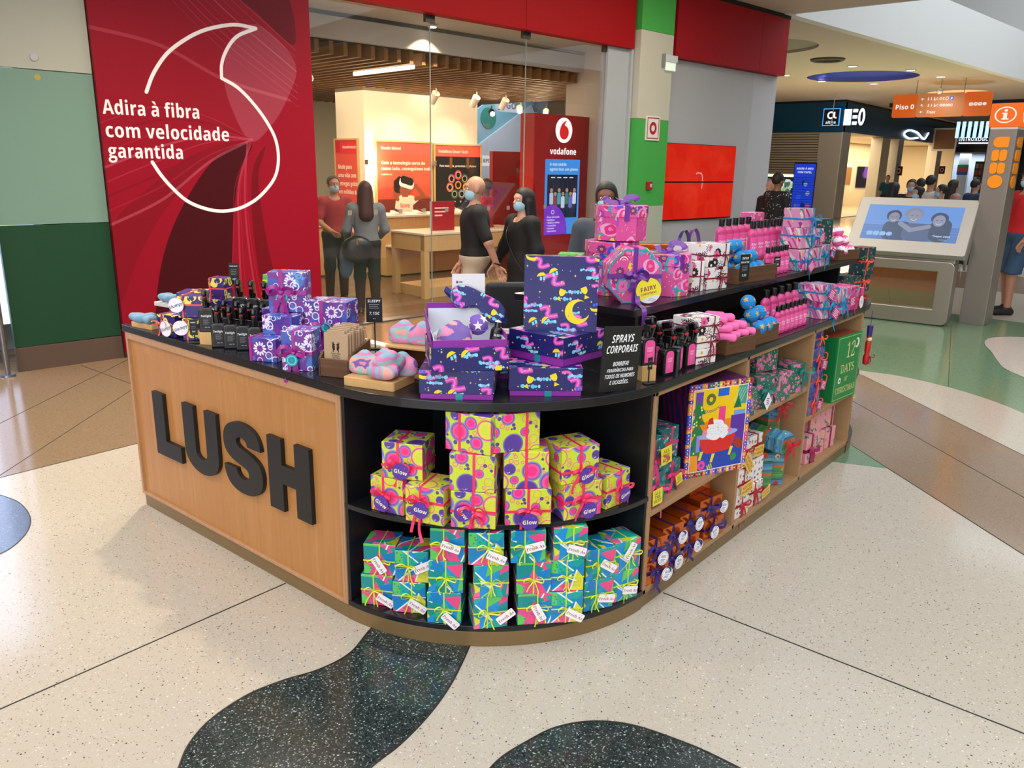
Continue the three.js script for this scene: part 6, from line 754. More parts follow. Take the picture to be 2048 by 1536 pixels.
// ---------------------------------------------------------------- goods on the left worktop
const ST = (x, z, y = H) => [x, y, z];
function plank(name, label, [w, h, d], [x, y, z], deg, m, group) { const t = thing(name, label, 'board', [x, y, z], deg * D2R, group); obj('board', ext(roundRect(w, d, .012), h, .002, 10).rotateX(-Math.PI / 2), m, t); return t; }
function crate(label, [w, h, d], [x, y, z], deg, m = crateWood) {   // open-topped box of boards
  const t = thing('wooden_crate', label, 'crate', [x, y, z], deg * D2R), k = .01;
  obj('front_board', bx(w, h, k, 0, 0, d / 2 - k / 2, .0015), m, t); obj('back_board', bx(w, h, k, 0, 0, -d / 2 + k / 2, .0015), m, t); for (const s of [-1, 1]) obj('end_board', bx(k, h, d - 2 * k, s * (w / 2 - k / 2), 0, 0, .0015), m, t); obj('base_board', bx(w - 2 * k, h * .45, d - 2 * k, 0, 0, 0, 0), m, t); return t;
}
// blue lumpy soaps
const soapGeo = (() => { const g = surfaceNets(blend([ell([0, .018, 0], [.034, .02, .022]), ell([.026, .026, .006], [.016, .018, .016]), ell([-.024, .02, .002], [.018, .018, .018]), ell([.036, .03, -.008], [.007, .008, .006]), ell([.036, .03, .016], [.007, .008, .006]), ell([.0, .03, 0], [.022, .014, .018])], .014), [-.06, -.006, -.04], [.06, .056, .04], .0035); return g; })();
const blueSoap = mat('#7d9fb6', .75); plank('soap_board', 'pale wood board of blue soaps at the left corner of the worktop', [.17, .028, .1], ST(-1.64, -.06), 8, bamboo);
plank('soap_board', 'raised white board of blue soaps behind the left corner gifts', [.15, .02, .1], [-1.61, 1.132, -.17], 8, mat('#cfc6c2', .6));
const soapSpots = [[-1.69, 1.057, -.03, 'leftmost blue lumpy soap on the front board'], [-1.645, 1.057, -.07, 'middle blue lumpy soap lying back on the front board'], [-1.63, 1.057, -.022, 'second blue lumpy soap at the front edge of the board'], [-1.58, 1.057, -.04, 'rightmost blue lumpy soap on the front board by the tagged gift'], [-1.64, 1.152, -.17, 'left blue lumpy soap on the raised white board'], [-1.575, 1.152, -.165, 'right blue lumpy soap on the raised white board']];
let soap0; soapSpots.forEach(([x, y, z, l], i) => { if (!i) { soap0 = obj('blue_soap', soapGeo, blueSoap, scene); tag(soap0, l, 'soap', 'blue lumpy soaps at the left corner'); soap0.position.set(x, y, z); soap0.rotation.y = -2.2; } else copy(soap0, l, [x, y, z], -2.2 + (i % 3) * .35); });
{ const G = 'purple moon-paper gifts at the left end', rb = ['coral', .007, -.25, .55];
  gift('moon_gift', 'purple moon-paper gift with round white tag at the front left', G, 'moon', [.13, .108, .1], ST(-1.36, -.055), 10, { ribbon: rb, bow: [.045, 101, .007, 1.2], tag: ['round', .12, -.1, 0, .016, 1.1] });
  gift('moon_gift', 'purple moon-paper gift standing cornerwise below another by the bottles', G, 'moon', [.1, .108, .1], ST(-1.2, -.08), 45, { ribbon: ['coral', .007, -.3, .5], tag: ['round', -.55, .1, 0, .012, 1] });
  gift('moon_gift', 'upper purple moon-paper gift on the cornerwise one', G, 'moon', [.12, .106, .11], [-1.22, H + .1085, -.09], 40, { ribbon: ['coral', .007, -.3, .6], tag: ['round', -.5, .1, 0, .014, 1] });
  gift('moon_gift', 'purple moon-paper gift box lying behind the stack, lower', G, 'moon', [.18, .1, .14], ST(-1.5, -.23), 30); gift('moon_gift', 'flat purple moon-paper gift at the top back of the stack', G, 'moon', [.15, .09, .14], [-1.47, H + .1005, -.24], 40, { ribbon: ['coral', .007, 0, .5] });
  gift('moon_gift', 'purple moon-paper gift box hidden low behind the black bottles', G, 'moon', [.12, .165, .12], ST(-1.29, -.3), 30); gift('moon_gift', 'upright purple moon-paper gift with orange ribbon behind the bottles', G, 'moon', [.085, .108, .085], [-1.3, H + .1655, -.285], 30, { ribbon: ['coral', .006, -.4, .5] }); }
// small chalk-black price cards
function priceCard(label, w, h, [x, y, z], deg, lines, stem = 0) {
  const t = thing('price_card', label, 'sign', [x, y, z], deg * D2R);
  obj('card', plate(rect(w, h), .003).translate(0, stem + h / 2, 0), tmat(canvasTex(128, Math.round(128 * h / w), (g, W_, H_) => { g.fillStyle = '#131315'; g.fillRect(0, 0, W_, H_); lines.forEach(([s, yy, px, o]) => s ? text(g, s, 64, yy * H_, px, '#efefef', { skew: -.15, ...o }) : (g.fillStyle = '#b9b9b9', g.fillRect(24, yy * H_, 80 - px, 3))); }), .6), t);
  if (stem) { obj('stem', cyl(.003, .003, stem + .01, 0, 0, -.003, 8), mat('#121214', .5), t); obj('foot', bx(.05, .006, .03), mat('#121214', .5), t); } return t;
}
priceCard('small black price card on a stand before the moon gifts', .036, .075, ST(-1.115, -.02), 40, [['DIRTY', .2, 30], ['', .45, 0], ['', .55, 20], ['7,95', .78, 30]], .04);
priceCard('black price card on tall stem at the back of the left end', .05, .11, ST(-1.29, -.36), 45, [['TWILIGHT', .15, 22], ['', .3, 0], ['', .38, 10], ['', .46, 0], ['', .54, 20], ['25€', .75, 34]], .23);
priceCard('black price card with white lettering on a stem behind the pastel clouds', .075, .115, ST(-.4, -.53), 45, [['SLEEPY', .14, 30], ['', .28, 0], ['', .35, 10], ['', .42, 0], ['7,15€', .64, 32], ['• •', .86, 20]], .13);
// black spray bottles
const blackGloss = mat('#0c0c0d', .22, { clearcoat: .3 }), redNib = mat('#c0161c', .4), clearCap = new THREE.MeshPhysicalMaterial({ color: 0xb9bbc0, transmission: 1, roughness: .02, thickness: 0, ior: 1.4 });
const archShape = (w, h) => { const s = new THREE.Shape(), r = w / 2; s.moveTo(-r, 0); s.lineTo(r, 0); s.lineTo(r, h - r * .9); s.bezierCurveTo(r, h - r * .1, r * .5, h, 0, h); s.bezierCurveTo(-r * .5, h, -r, h - r * .1, -r, h - r * .9); s.closePath(); return s; };
const sprayLabels = { black: tagTex(128, 220, (g) => { g.fillStyle = '#151517'; g.fillRect(0, 0, 128, 220); text(g, 'Twilight', 64, 66, 32, '#f0f0f0', { skew: -.2 }); g.fillStyle = '#8a8a8e'; for (let i = 0; i < 6; i++) g.fillRect(26, 100 + i * 11, 76 - (i % 3) * 10, 3); g.fillStyle = '#c9c9cc'; g.fillRect(40, 190, 30, 5); g.fillRect(80, 190, 20, 5); }), pink: tagTex(128, 220, (g) => { g.fillStyle = '#f0539b'; g.fillRect(0, 0, 128, 220); g.globalAlpha = .8; text(g, 'SNOW', 64, 78, 26, '#ffd9ec', { skew: -.2 }); text(g, 'FAIRY', 64, 104, 26, '#ffd9ec', { skew: -.2 }); g.globalAlpha = .5; g.fillStyle = '#ffc4e0'; for (let i = 0; i < 4; i++) g.fillRect(30, 134 + i * 11, 66 - i * 8, 3); g.globalAlpha = 1; }) };
function sprayBottle(label, kind, group) {
  const t = thing('spray_bottle', label, 'bottle', [0, 0, 0], 0, group);
  obj('body', cached('sprayBody', () => ext(archShape(.072, .118), .042, .006, 14).translate(0, 0, -.021)), blackGloss, t);
  obj('label', cached('sprayLabel', () => plate(archShape(.05, .094), .0012).translate(0, .012, .0208)), sprayLabels[kind], t);
  obj('neck', cached('sprayNeck', () => merge([cyl(.014, .012, .03, 0, .11, 0, 18), cyl(.017, .017, .016, 0, .122, 0, 18)])), blackGloss, t);
  obj('trigger_head', cached('sprayHead', () => merge([bx(.022, .035, .052, 0, .137, .004, .006), rbox(.02, .03, .05, 0, .18, .008, -.25, 0, 0, .008), rbox(.012, .05, .009, 0, .145, .034, .35, 0, 0, .003)])), blackGloss, t);
  obj('nozzle', cached('sprayNib', () => rbox(.014, .012, .014, 0, .165, .036, 0, 0, 0, .002)), redNib, t);
  obj('clear_cover', cached('sprayCap', () => rbox(.026, .036, .06, 0, .184, .012, -.3, 0, 0, .01)), clearCap, t); return t;
}
const sb0 = sprayBottle('leftmost black spray bottle of the front row by the tie-dye gifts', 'black', 'black spray bottles on the left worktop'); sb0.position.set(-.955, H, -.06); sb0.rotation.y = .85;
const ord = ['leftmost', 'second', 'third', 'fourth'];
for (let i = 1; i < 4; i++) copy(sb0, ord[i] + ' black spray bottle from the left in the front row by the tie-dye gifts', [-.955 + i * .066, H, -.06 - i * .022], .85);
for (let i = 0; i < 4; i++) copy(sb0, ord[i] + ' black spray bottle from the left in the middle row', [-1.06 + i * .07, H, -.16 - i * .024], .8);
const blk1 = thing('wooden_block', 'small pale wooden block under a tall black bottle at left', 'block', ST(-1.055, -.06), .55); obj('block', bx(.062, .06, .062, 0, 0, 0, .002), bamboo, blk1);
copy(sb0, 'black spray bottle standing on the small pale wooden block', [-1.055, H + .06, -.06], .85);
const step = thing('display_step', 'low dark wooden step under the back row of spray bottles', 'step', ST(-.98, -.3), .3); obj('box', bx(.34, .085, .09), crateWood, step);
for (let i = 0; i < 4; i++) copy(sb0, ord[i] + ' black spray bottle from the left in the raised back row', [-1.09 + i * .074, H + .085, -.262 - i * .024], .8);
// tie-dye gifts
{ const G = 'violet ring-paper gifts left of the paper bags', mk = (l, sz, x, z, y, deg, o) => gift('ring_paper_gift', l, G, 'tie', sz, [x, y, z], deg, o);
  mk('violet ring-paper gift at the lower left of the pile', [.12, .105, .12], -.575, -.085, H, 25, { ribbon: ['magenta', .014, -.55, .5, false] }); mk('violet ring-paper gift with magenta bow hanging over the worktop edge', [.13, .17, .13], -.35, -.085, H, 35, { ribbon: ['magenta', .014, -.1, .45], bow: [.05, 111, .016, 2.4], tag: ['tealoval', -.12, -.2, 0, .02, .85] });
  mk('violet ring-paper gift hidden behind the lower left one', [.15, .19, .13], -.74, -.27, H, 22); mk('violet ring-paper gift in the middle layer under the big upright one', [.15, .085, .12], -.585, -.165, H + .1055, 24); mk('big upright violet ring-paper gift with long magenta ribbon on top of the pile', [.17, .18, .1], -.63, -.235, H + .1925, 40, { ribbon: ['magenta', .02, -.15, .5], bow: [.05, 113, .02, 3], tag: ['tealoval', -.13, -.1, 0, .004, .95] });
  mk('wide violet ring-paper gift behind the paper bags', [.2, .25, .14], -.47, -.34, H, 30, { ribbon: ['magenta', .018, -.1, .55], bow: [.04, 115, .018, 2], tag: ['tealoval', .05, .05, 0, .02, .8] });
  gift('moon_gift', 'purple box hidden under the lime green gift at the back', 'purple moon-paper gifts at the left end', 'moon', [.14, .235, .12], ST(-.98, -.42), 30); gift('green_gift', 'lime green gift box at the back above the black bottles', null, 'greenbox', [.12, .075, .1], [-.98, H + .2355, -.415], 30, { ribbon: ['neonyellow', .008, 0, .6] }); }
// paper bag holder
{ const t = thing('bag_holder', 'dark wooden holder full of brown paper bags', 'holder', ST(-.15, -.155), 20 * D2R); obj('front_board', bx(.14, .075, .012, 0, 0, .084), crateWood, t); obj('back_board', bx(.14, .13, .012, 0, 0, -.084), crateWood, t); obj('base_board', bx(.14, .012, .17), crateWood, t);
  for (const s of [-1, 1]) obj('side_board', ext(shapeOf([[-.085, 0], [.09, 0], [.09, .075], [.06, .1], [-.085, .135]]), .01, .001).rotateY(-Math.PI / 2).translate(s * .067 + .005, 0, 0), crateWood, t);
  const bm = mat('#b59877', .8), bf = tmat(canvasTex(160, 300, (g) => { g.fillStyle = '#b59877'; g.fillRect(0, 0, 160, 300); g.fillStyle = '#1c1613'; for (const s of [-1, 1]) { g.save(); g.translate(80 + s * 16, 80); g.scale(s, 1); g.beginPath(); g.ellipse(0, 0, 9, 24, .2, 0, 7); g.fill(); circ(g, -2, -26, 9, '#1c1613'); g.fillRect(-2, -50, 5, 22); g.fillRect(5, -46, 5, 20); g.fillRect(0, 18, 6, 20); g.fillRect(-12, -12, 12, 5); g.restore(); } ['FIGHTING', 'ANIMAL', 'TESTING'].forEach((s, i) => text(g, s, 80, 130 + i * 18, 18, '#2a211b', { sx: .8 })); }), .8);
  for (let i = 0; i < 9; i++) { const b = thing('paper_bag', i ? ['', 'second', 'third', 'fourth', 'fifth', 'sixth', 'seventh', 'eighth', 'hindmost'][i] + ' brown paper bag from the front in the dark wooden holder' : 'front brown paper bag printed with two black boxing rabbits', 'paper bag', t.localToWorld(V3((i % 3 - 1) * .003, .013, .066 - i * .0155)).toArray(), 20 * D2R, 'brown paper bags in the holder'); const w = .112, h = .175 + (i % 4) * .004; b.rotation.x = -.03; obj('pouch', [bx(w, h - .01, .007, 0, 0, 0, .002), bx(w - .03, .014, .0065, 0, h - .012, 0, .002)], bm, b); if (!i) obj('print', plate(rect(w - .008, h - .03), .0006).translate(0, (h - .03) / 2, .0035), bf, b); } }
// pastel cloud soaps
const cloudMat = new THREE.MeshPhysicalMaterial({ vertexColors: true, roughness: .8 });
function cloudGeo(seed) {
  const g = surfaceNets(blend([ell([0, .032, 0], [.058, .034, .026]), ell([-.03, .044, 0], [.03, .03, .025]), ell([.004, .064, 0], [.032, .034, .026]), ell([.038, .045, 0], [.026, .028, .025]), ell([0, .012, 0], [.054, .014, .026])], .016), [-.08, -.014, -.042], [.08, .11, .042], .0038);
  const cs = ['#8fb4bf', '#e78fb0', '#7a5fa6', '#eba59a', '#8dbdb8', '#d87fae'].map(C); return paint(g, (x, y, z) => { const n = noise3(x * 15 + seed * 7 + 1.2 * noise3(x * 40, y * 40, seed), y * 20 + seed, z * 18) * 6.5 + y * 10; return cs[(((Math.floor(n) + seed) % 6) + 6) % 6]; });
}
const cg0 = [1, 2, 3].map(cloudGeo);
plank('serving_board', 'pale wooden board with pastel cloud soaps', [.23, .036, .17], ST(.085, -.135), 17, bamboo);
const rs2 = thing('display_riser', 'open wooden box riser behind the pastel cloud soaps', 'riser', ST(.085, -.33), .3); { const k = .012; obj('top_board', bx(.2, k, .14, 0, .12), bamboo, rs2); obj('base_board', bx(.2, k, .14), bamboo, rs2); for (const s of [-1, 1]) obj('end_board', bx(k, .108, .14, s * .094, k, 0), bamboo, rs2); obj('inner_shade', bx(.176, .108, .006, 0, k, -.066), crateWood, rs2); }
const cloudSpots = [['pastel cloud soap with purple middle at the left of the board', 0, .025, -.11, H + .036, .4, 0], ['pastel cloud soap standing on edge in the middle of the board', 1, .135, -.135, H + .064, 1.1, .5], ['flat pink and blue cloud soap lying at the front of the board', 2, .155, -.07, H + .036, .25, -1.4], ['dark purple cloud soap behind at the right of the board', 2, .155, -.19, H + .036, .5, 0], ['purple topped cloud soap at the back of the board', 1, .06, -.185, H + .036, .3, 0], ['pink and grey cloud soap at the left on the wooden riser', 1, .04, -.31, H + .132, .45, 0], ['pink and grey cloud soap at the right on the wooden riser', 2, .12, -.34, H + .132, .5, 0]];
for (const [l, k, x, z, y, ry, rx] of cloudSpots) { const o = obj('cloud_soap', cg0[k], cloudMat, scene); tag(o, l, 'soap', 'pastel cloud soaps'); o.position.set(x, y + (rx < -1 ? .028 : 0), z); o.rotation.set(rx, ry, 0, 'YXZ'); }
const ring = thing('copper_bowl', 'shallow copper wire bowl rim behind the wooden riser', 'bowl', [.03, H, -.5]); obj('rim', new THREE.TorusGeometry(.06, .004, 8, 32).rotateX(Math.PI / 2).translate(0, .19, 0), mat('#b5714c', .35, { metalness: .7 }), ring); obj('bowl_body', lathe([[.02, 0], [.03, .004], [.05, .12], [.06, .19], [.058, .19], [.045, .12]], 32), mat('#b5714c', .35, { metalness: .7 }), ring);
// night-sky boxes
const violet = mat('#8c2a9a', .38);
function nightBox(label, [w, h, d], pos, deg, o = {}) {
  const t = thing('night_sky_box', label, 'gift box', pos, deg * D2R, 'night sky gift boxes on the corner worktop'), b = o.base ?? .022, v = giftSeed++ % 4;
  obj('box_base', bx(w - .008, b + .01, d - .008, 0, 0, 0, .002), violet, t); obj('lid', boxUV(bx(w, h - b, d, 0, b, 0, .003), S.navy, v * .3, v * .21), P.navy, t);
  obj('ribbon', bx(.026, b, .002, .01, 0, d / 2 - .003, 0), RIB.teal, t); return t;
}
nightBox('left lower night-sky gift box at the worktop edge', [.28, .113, .283], ST(.38, -.288), 38); nightBox('right lower night-sky gift box at the worktop edge', [.28, .113, .283], ST(.588, -.548), 41); nightBox('night-sky gift box turned cornerwise under the upright one', [.275, .113, .275], [.594, H + .1135, -.625], -2, { base: .03 }); nightBox('night-sky gift box at the back behind the open box', [.2, .19, .12], ST(.3, -.53), 36);
{ const t = thing('night_sky_box', 'large upright night-sky gift box with big yellow moon', 'gift box', [.618, H + .227, -.605], 36 * D2R, 'night sky gift boxes on the corner worktop'); obj('box_body', boxUV(bx(.283, .288, .06, 0, 0, 0, .003), S.navy, .1, .35), P.navy, t);
  const face = canvasTex(768, 768, (g, w) => { g.drawImage(P.navy.map.image, 0, 0, 860, 860, 0, 0, w, w); const c = '#f0d716'; g.fillStyle = c; g.save(); g.translate(560, 560); g.rotate(-.35); g.beginPath(); g.arc(0, 0, 128, .55, 5.75); g.arc(46, -4, 92, 5.35, .9, true); g.fill(); circ(g, -100, 14, 9, '#e08a8a'); g.restore(); }); obj('printed_front', plate(rect(.284, .289), .003).translate(0, .1445, .0295), tmat(face, .35, { clearcoat: .2 }), t); }
{ const X = .405, Z = -.292, A = 50 * D2R, t = thing('open_gift_box', 'open night-sky gift box showing bath goods in white tray', 'gift box', [X, H + .1135, Z], A), w = .285, d = .275, h = .09, k = .004;
  obj('wrapper', [boxUV(bx(w, h, k, 0, 0, d / 2, .001), S.navy, .3, .1), boxUV(bx(w, h, k, 0, 0, -d / 2, .001), S.navy, .3, .1), boxUV(bx(k, h, d, w / 2, 0, 0, .001), S.navy, .1, .4), boxUV(bx(k, h, d, -w / 2, 0, 0, .001), S.navy, .1, .4)], P.navy, t);
  obj('violet_rim', [bx(w - .012, .03, k, 0, h - .004, d / 2 - .006, .001), bx(w - .012, .125, k, 0, h - .004, -d / 2 + .006, .001), rbox(k, .05, d - .01, w / 2 - .006, h + .02, 0, 0, 0, -.0, .001), rbox(k, .1, d - .01, -w / 2 + .001, h + .04, 0, .1, 0, .1, .001)], violet, t);
  obj('white_lining', [bx(w - .02, .004, d - .016, 0, .06, 0, 0), bx(w - .02, .14, .003, 0, .05, -d / 2 + .012, 0), rbox(.003, .06, d - .02, -w / 2 + .012, .1, 0, 0, 0, .1, 0), rbox(.003, .05, d - .02, w / 2 - .011, .09, 0, 0, 0, 0, 0), rbox(.003, .05, .07, -.05, .085, -.05, 0, .4, 0, 0)], mat('#dfe2e6', .6), t);
  const w3 = (x, y, z) => t.localToWorld(V3(x, y, z)).toArray(); t.updateMatrixWorld(true);
  const c = obj('cloud_soap', cloudGeo(5), cloudMat, scene); tag(c, 'pastel cloud soap lying at the front inside the open gift box', 'soap'); c.position.set(...w3(-.05, .08, .06)); c.rotation.set(-.4, A - .15, 0, 'YXZ');
  const pb = thing('bath_bomb', 'purple ball with white star inside the open gift box', 'bath bomb', w3(.05, .14, -.03), A); obj('ball', merge([new THREE.SphereGeometry(.04, 32, 20), new THREE.TorusGeometry(.0398, .0022, 8, 40).rotateX(Math.PI / 2 + .12).translate(0, -.012, 0)]), mat('#7d5cb5', .8), pb); const s5 = (r) => shapeOf(Array.from({ length: 10 }, (_, i) => { const q = i % 2 ? r * .42 : r; return [Math.sin(i * .6283) * q, Math.cos(i * .6283) * q]; })); for (const [ry, rx] of [[-.1, -.1], [-1.3, -.2], [.8, -.75]]) obj('star', xf(ext(s5(.02), .004).translate(0, 0, .0362), 0, 0, 0, rx, ry, 0), mat('#efe6dc', .8), pb);
  const lb = thing('lotion_bottle', 'small black bottle with white cap tip inside the open gift box', 'bottle', w3(.105, .075, .04), A + .2); lb.rotation.x = -.25; obj('body', lathe([[0, 0], [.021, 0], [.023, .004], [.023, .055], [.018, .066], [.012, .068]], 24), blackGloss, lb); obj('cap', merge([cyl(.0125, .0125, .02, 0, .067, 0, 18)]), blackGloss, lb); obj('tip', new THREE.SphereGeometry(.0125, 16, 8, 0, 6.3, 0, 1.57).scale(1, .6, 1).translate(0, .087, 0), mat('#e6e0d2', .4), lb); obj('label', new THREE.CylinderGeometry(.0234, .0234, .04, 20, 1, true, -.9, 1.8).translate(0, .03, 0), tagTex(128, 100, (g) => { g.fillStyle = '#131314'; g.fillRect(0, 0, 128, 100); text(g, 'SLEEPY', 64, 30, 30, '#f2f2f2', { skew: -.2 }); g.fillStyle = '#7d7d80'; for (let i = 0; i < 4; i++) g.fillRect(30, 54 + i * 10, 66 - i * 6, 3); }), lb);
  const pot = thing('black_pot', 'squat black tube lying across the open gift box', 'pot', w3(-.0, .1, -.01), A + .5); pot.rotation.x = 1.25; obj('tube', lathe([[0, 0], [.022, 0], [.026, .006], [.026, .07], [.014, .09], [0, .092]], 24), blackGloss, pot); obj('label', new THREE.CylinderGeometry(.0264, .0264, .03, 20, 1, true, -1, 2).translate(0, .035, 0), tagTex(96, 64, (g) => { g.fillStyle = '#111'; g.fillRect(0, 0, 96, 64); text(g, 'sleepy', 48, 32, 24, '#ededed'); }), pot);
  const wb = obj('white_soap', surfaceNets(blend([ell([0, .02, 0], [.034, .018, .02]), ell([.01, .03, 0], [.02, .014, .016])], .01), [-.05, -.005, -.035], [.05, .06, .035], .004), mat('#e8e2dc', .8), scene); tag(wb, 'white shell soap at the back left of the open gift box', 'soap'); wb.position.set(...w3(-.09, .075, -.06)); wb.rotation.y = A;
  for (const [i, x, z] of [[0, -.11, .06], [1, -.09, .08], [2, .06, .06]]) { const b = obj('packing_ball', new THREE.IcosahedronGeometry(.016, 2), mat('#e4e5ea', .8), scene); tag(b, ['white packing ball left of the cloud soap in the open box', 'white packing ball in the front left corner of the open box', 'white packing ball before the small bottle in the open box'][i], 'packing ball'); b.position.set(...w3(x, .078, z)); }
  const mk = new THREE.Shape(); mk.moveTo(-.115, .0); mk.bezierCurveTo(-.12, .05, -.06, .058, 0, .052); mk.bezierCurveTo(.06, .058, .12, .05, .115, 0); mk.bezierCurveTo(.105, -.05, .05, -.052, .025, -.02); mk.quadraticCurveTo(0, 0, -.025, -.02); mk.bezierCurveTo(-.05, -.052, -.105, -.05, -.115, 0);
  const em = thing('eye_mask', 'navy starry eye mask draped over the back of the open box', 'eye mask', w3(.06, .2, -.12), A); em.rotation.x = -.45; em.rotation.z = -.12; const mg = boxUV(ext(mk, .014, .005, 20), .3, .2, .6); obj('mask', mg, P.navy, em); obj('strap', strip([[-.11, 0, 0], [-.14, .01, -.03], [-.1, .0, -.07], [0, .0, -.09], [.1, 0, -.07], [.14, 0, -.03], [.11, 0, 0]], .02, () => V3(0, 1, 0), 30), mat('#1a2a78', .7, { side: THREE.DoubleSide }), em);
  const cd2 = thing('white_card', 'plain white folded card standing behind the eye mask', 'card', w3(.03, .1, -.155), A); obj('card', plate(rect(.13, .22), .003).translate(0, .11, 0), tmat(canvasTex(64, 96, (g) => { g.fillStyle = '#e3e2e4'; g.fillRect(0, 0, 64, 96); g.fillStyle = '#4a4a52'; g.fillRect(8, 12, 4, 4); g.fillRect(14, 13, 6, 2); }), .6), cd2); }
// chalk board sign
{ const t = thing('chalkboard_sign', 'leaning black sign with white handwritten lettering', 'sign', ST(.836, -.7), 76 * D2R); t.rotation.x = -.09;
  obj('board', plate(rect(.2, .255), .005).translate(0, .1275, 0), tmat(canvasTex(512, 652, (g, w, h) => { g.fillStyle = '#1a1916'; g.fillRect(0, 0, w, h); const ln = (s, y, px, sx = .8) => text(g, s, 262, y, px, '#f4f4f4', { skew: -.22, rot: -.03, sx }); ln('SPRAYS', 120, 108); ln('CORPORAIS', 225, 104, .74); ln('BORRIFA!', 372, 60); ln('FRAGRÂNCIAS PARA', 436, 48, .78); ln('TODOS OS HUMORES', 496, 56, .74); ln('E OCASIÕES.', 560, 56); }), .6), t); obj('back_strut', xf(bx(.06, .16, .005, 0, 0, 0, 0), 0, .0, -.045, .26), mat('#1a1916', .6), t); }
// pink-label spray bottles
const blk2 = thing('wooden_block', 'striped bamboo block carrying a pink-label spray bottle', 'block', ST(.827, -.926), 60 * D2R); obj('block', bx(.065, .065, .065, 0, 0, 0, .002), bamboo, blk2);
const sp0 = sprayBottle('pink-label spray bottle standing on the bamboo block', 'pink', 'pink label spray bottles'); sp0.position.set(.827, H + .065, -.926); sp0.rotation.y = 1.2;
[[.845, -1.06, 'pink-label spray bottle at the front just right of the block'], [.845, -1.155, 'second pink-label spray bottle at the front, seen half sideways'], [.845, -1.255, 'pink-label spray bottle at the front beside the flower gifts'], [.765, -1.0, 'pink-label spray bottle in the second row behind the block'], [.755, -1.1, 'pink-label spray bottle in the middle of the second row'], [.755, -1.2, 'pink-label spray bottle at the right of the second row']].forEach(([x, z, l], i) => copy(sp0, l, [x, H, z], i === 1 ? 1.9 : 1.42 + .05 * (i % 2)));
priceCard('tiny black price card before the bamboo block', .022, .05, ST(.873, -.88), 70, [['', .3, 0], ['9,5', .7, 40]], .06);
// flower gifts on the straight worktop
{ const G = 'white and pink flower-paper gifts', mk = (l, sz, x, z, y, deg, o) => gift('flower_paper_gift', l, G, 'geisha', sz, [x, y, z], deg, o), rb = ['darkred', .006, .2, .5];
  mk('bottom flower-paper gift of the stack on the lower worktop', [.13, .07, .12], .825, -1.375, H, 75, { ribbon: rb }); mk('middle flower-paper gift of the stack on the lower worktop', [.13, .058, .12], .822, -1.375, H + .0705, 76, { ribbon: rb, bow: [.03, 121, .006, 2.8] }); mk('wide top flower-paper gift of the stack on the lower worktop', [.165, .08, .13], .808, -1.385, H + .129, 75, { ribbon: ['darkred', .006, .3, .5], bow: [.035, 122, .006, 2.6] });
  mk('flower-paper gift behind the lower stack in shadow', [.13, .17, .08], .7, -1.37, H, 75, { ribbon: rb });
  mk('slim flower-paper gift on the raised shelf beside the octagon boxes', [.07, .15, .1], .545, -1.83, US, 60, { ribbon: ['darkred', .006, .2, .5] }); mk('lower flower-paper gift of the raised shelf stack', [.155, .115, .13], .56, -1.97, US, 75, { ribbon: ['darkred', .007, .15, .5], bow: [.035, 124, .006, 2] }); mk('upper flower-paper gift of the raised shelf stack', [.16, .115, .14], .555, -1.97, US + .1155, 76, { ribbon: ['darkred', .007, .3, .5], bow: [.035, 125, .006, 2.6] }); mk('pink flower-paper gift behind the raised shelf stack', [.15, .22, .1], .42, -1.98, US, 75, { ribbon: ['darkred', .007, -.2, .6] }); }
// crates, pink bars, star balls
crate('wooden crate of pink soap bars on the lower worktop', [.24, .075, .15], ST(.828, -1.7), 80); crate('wooden crate of blue star balls on the lower worktop', [.24, .085, .14], ST(.828, -2.01), 86); crate('long wooden crate of blue star balls on the raised shelf', [.42, .085, .18], ST(.56, -2.4, US), 84); crate('wooden crate of pink and white balls at the far end of the raised shelf', [.24, .07, .15], ST(.57, -3.99, US), 75);
{ const g = new RoundedBoxGeometry(.1, .036, .056, 4, .017), m = mat('#ee6ba8', .65), G = 'pink soap bars stacked on the crate';
  [[.885, .078, -1.6, 'pink soap bar at the bottom left front'], [.87, .078, -1.67, 'pink soap bar in the bottom row, second from left'], [.88, .078, -1.745, 'pink soap bar in the bottom row, third from left'], [.885, .078, -1.815, 'pink soap bar at the bottom right end'], [.86, .115, -1.6, 'pink soap bar of the second layer at left'], [.855, .115, -1.68, 'pink soap bar of the second layer in the middle'], [.86, .115, -1.76, 'pink soap bar of the second layer at right'], [.83, .152, -1.6, 'pink soap bar of the third layer at left'], [.825, .152, -1.69, 'pink soap bar of the third layer sticking out to the right'], [.77, .152, -1.62, 'pale pink soap bar at the top back left'], [.765, .152, -1.71, 'pink soap bar at the top back right'], [.78, .078, -1.66, 'pink soap bar hidden at the bottom back'], [.77, .115, -1.66, 'pink soap bar in the middle layer at the back']].forEach(([x, y, z, l], i) => { const o = obj('pink_soap_bar', g, m, scene); tag(o, l, 'soap', G); o.position.set(x - .025, H + y + .006, z); o.rotation.set(0, .35 + (i * 37 % 10) * .05, .04 * ((i % 3) - 1), 'YXZ'); }); }
const bombMat = (base, draw) => tmat(canvasTex(256, 128, (g) => { g.fillStyle = base; g.fillRect(0, 0, 256, 128); draw(g, rng(4)); }), .8);
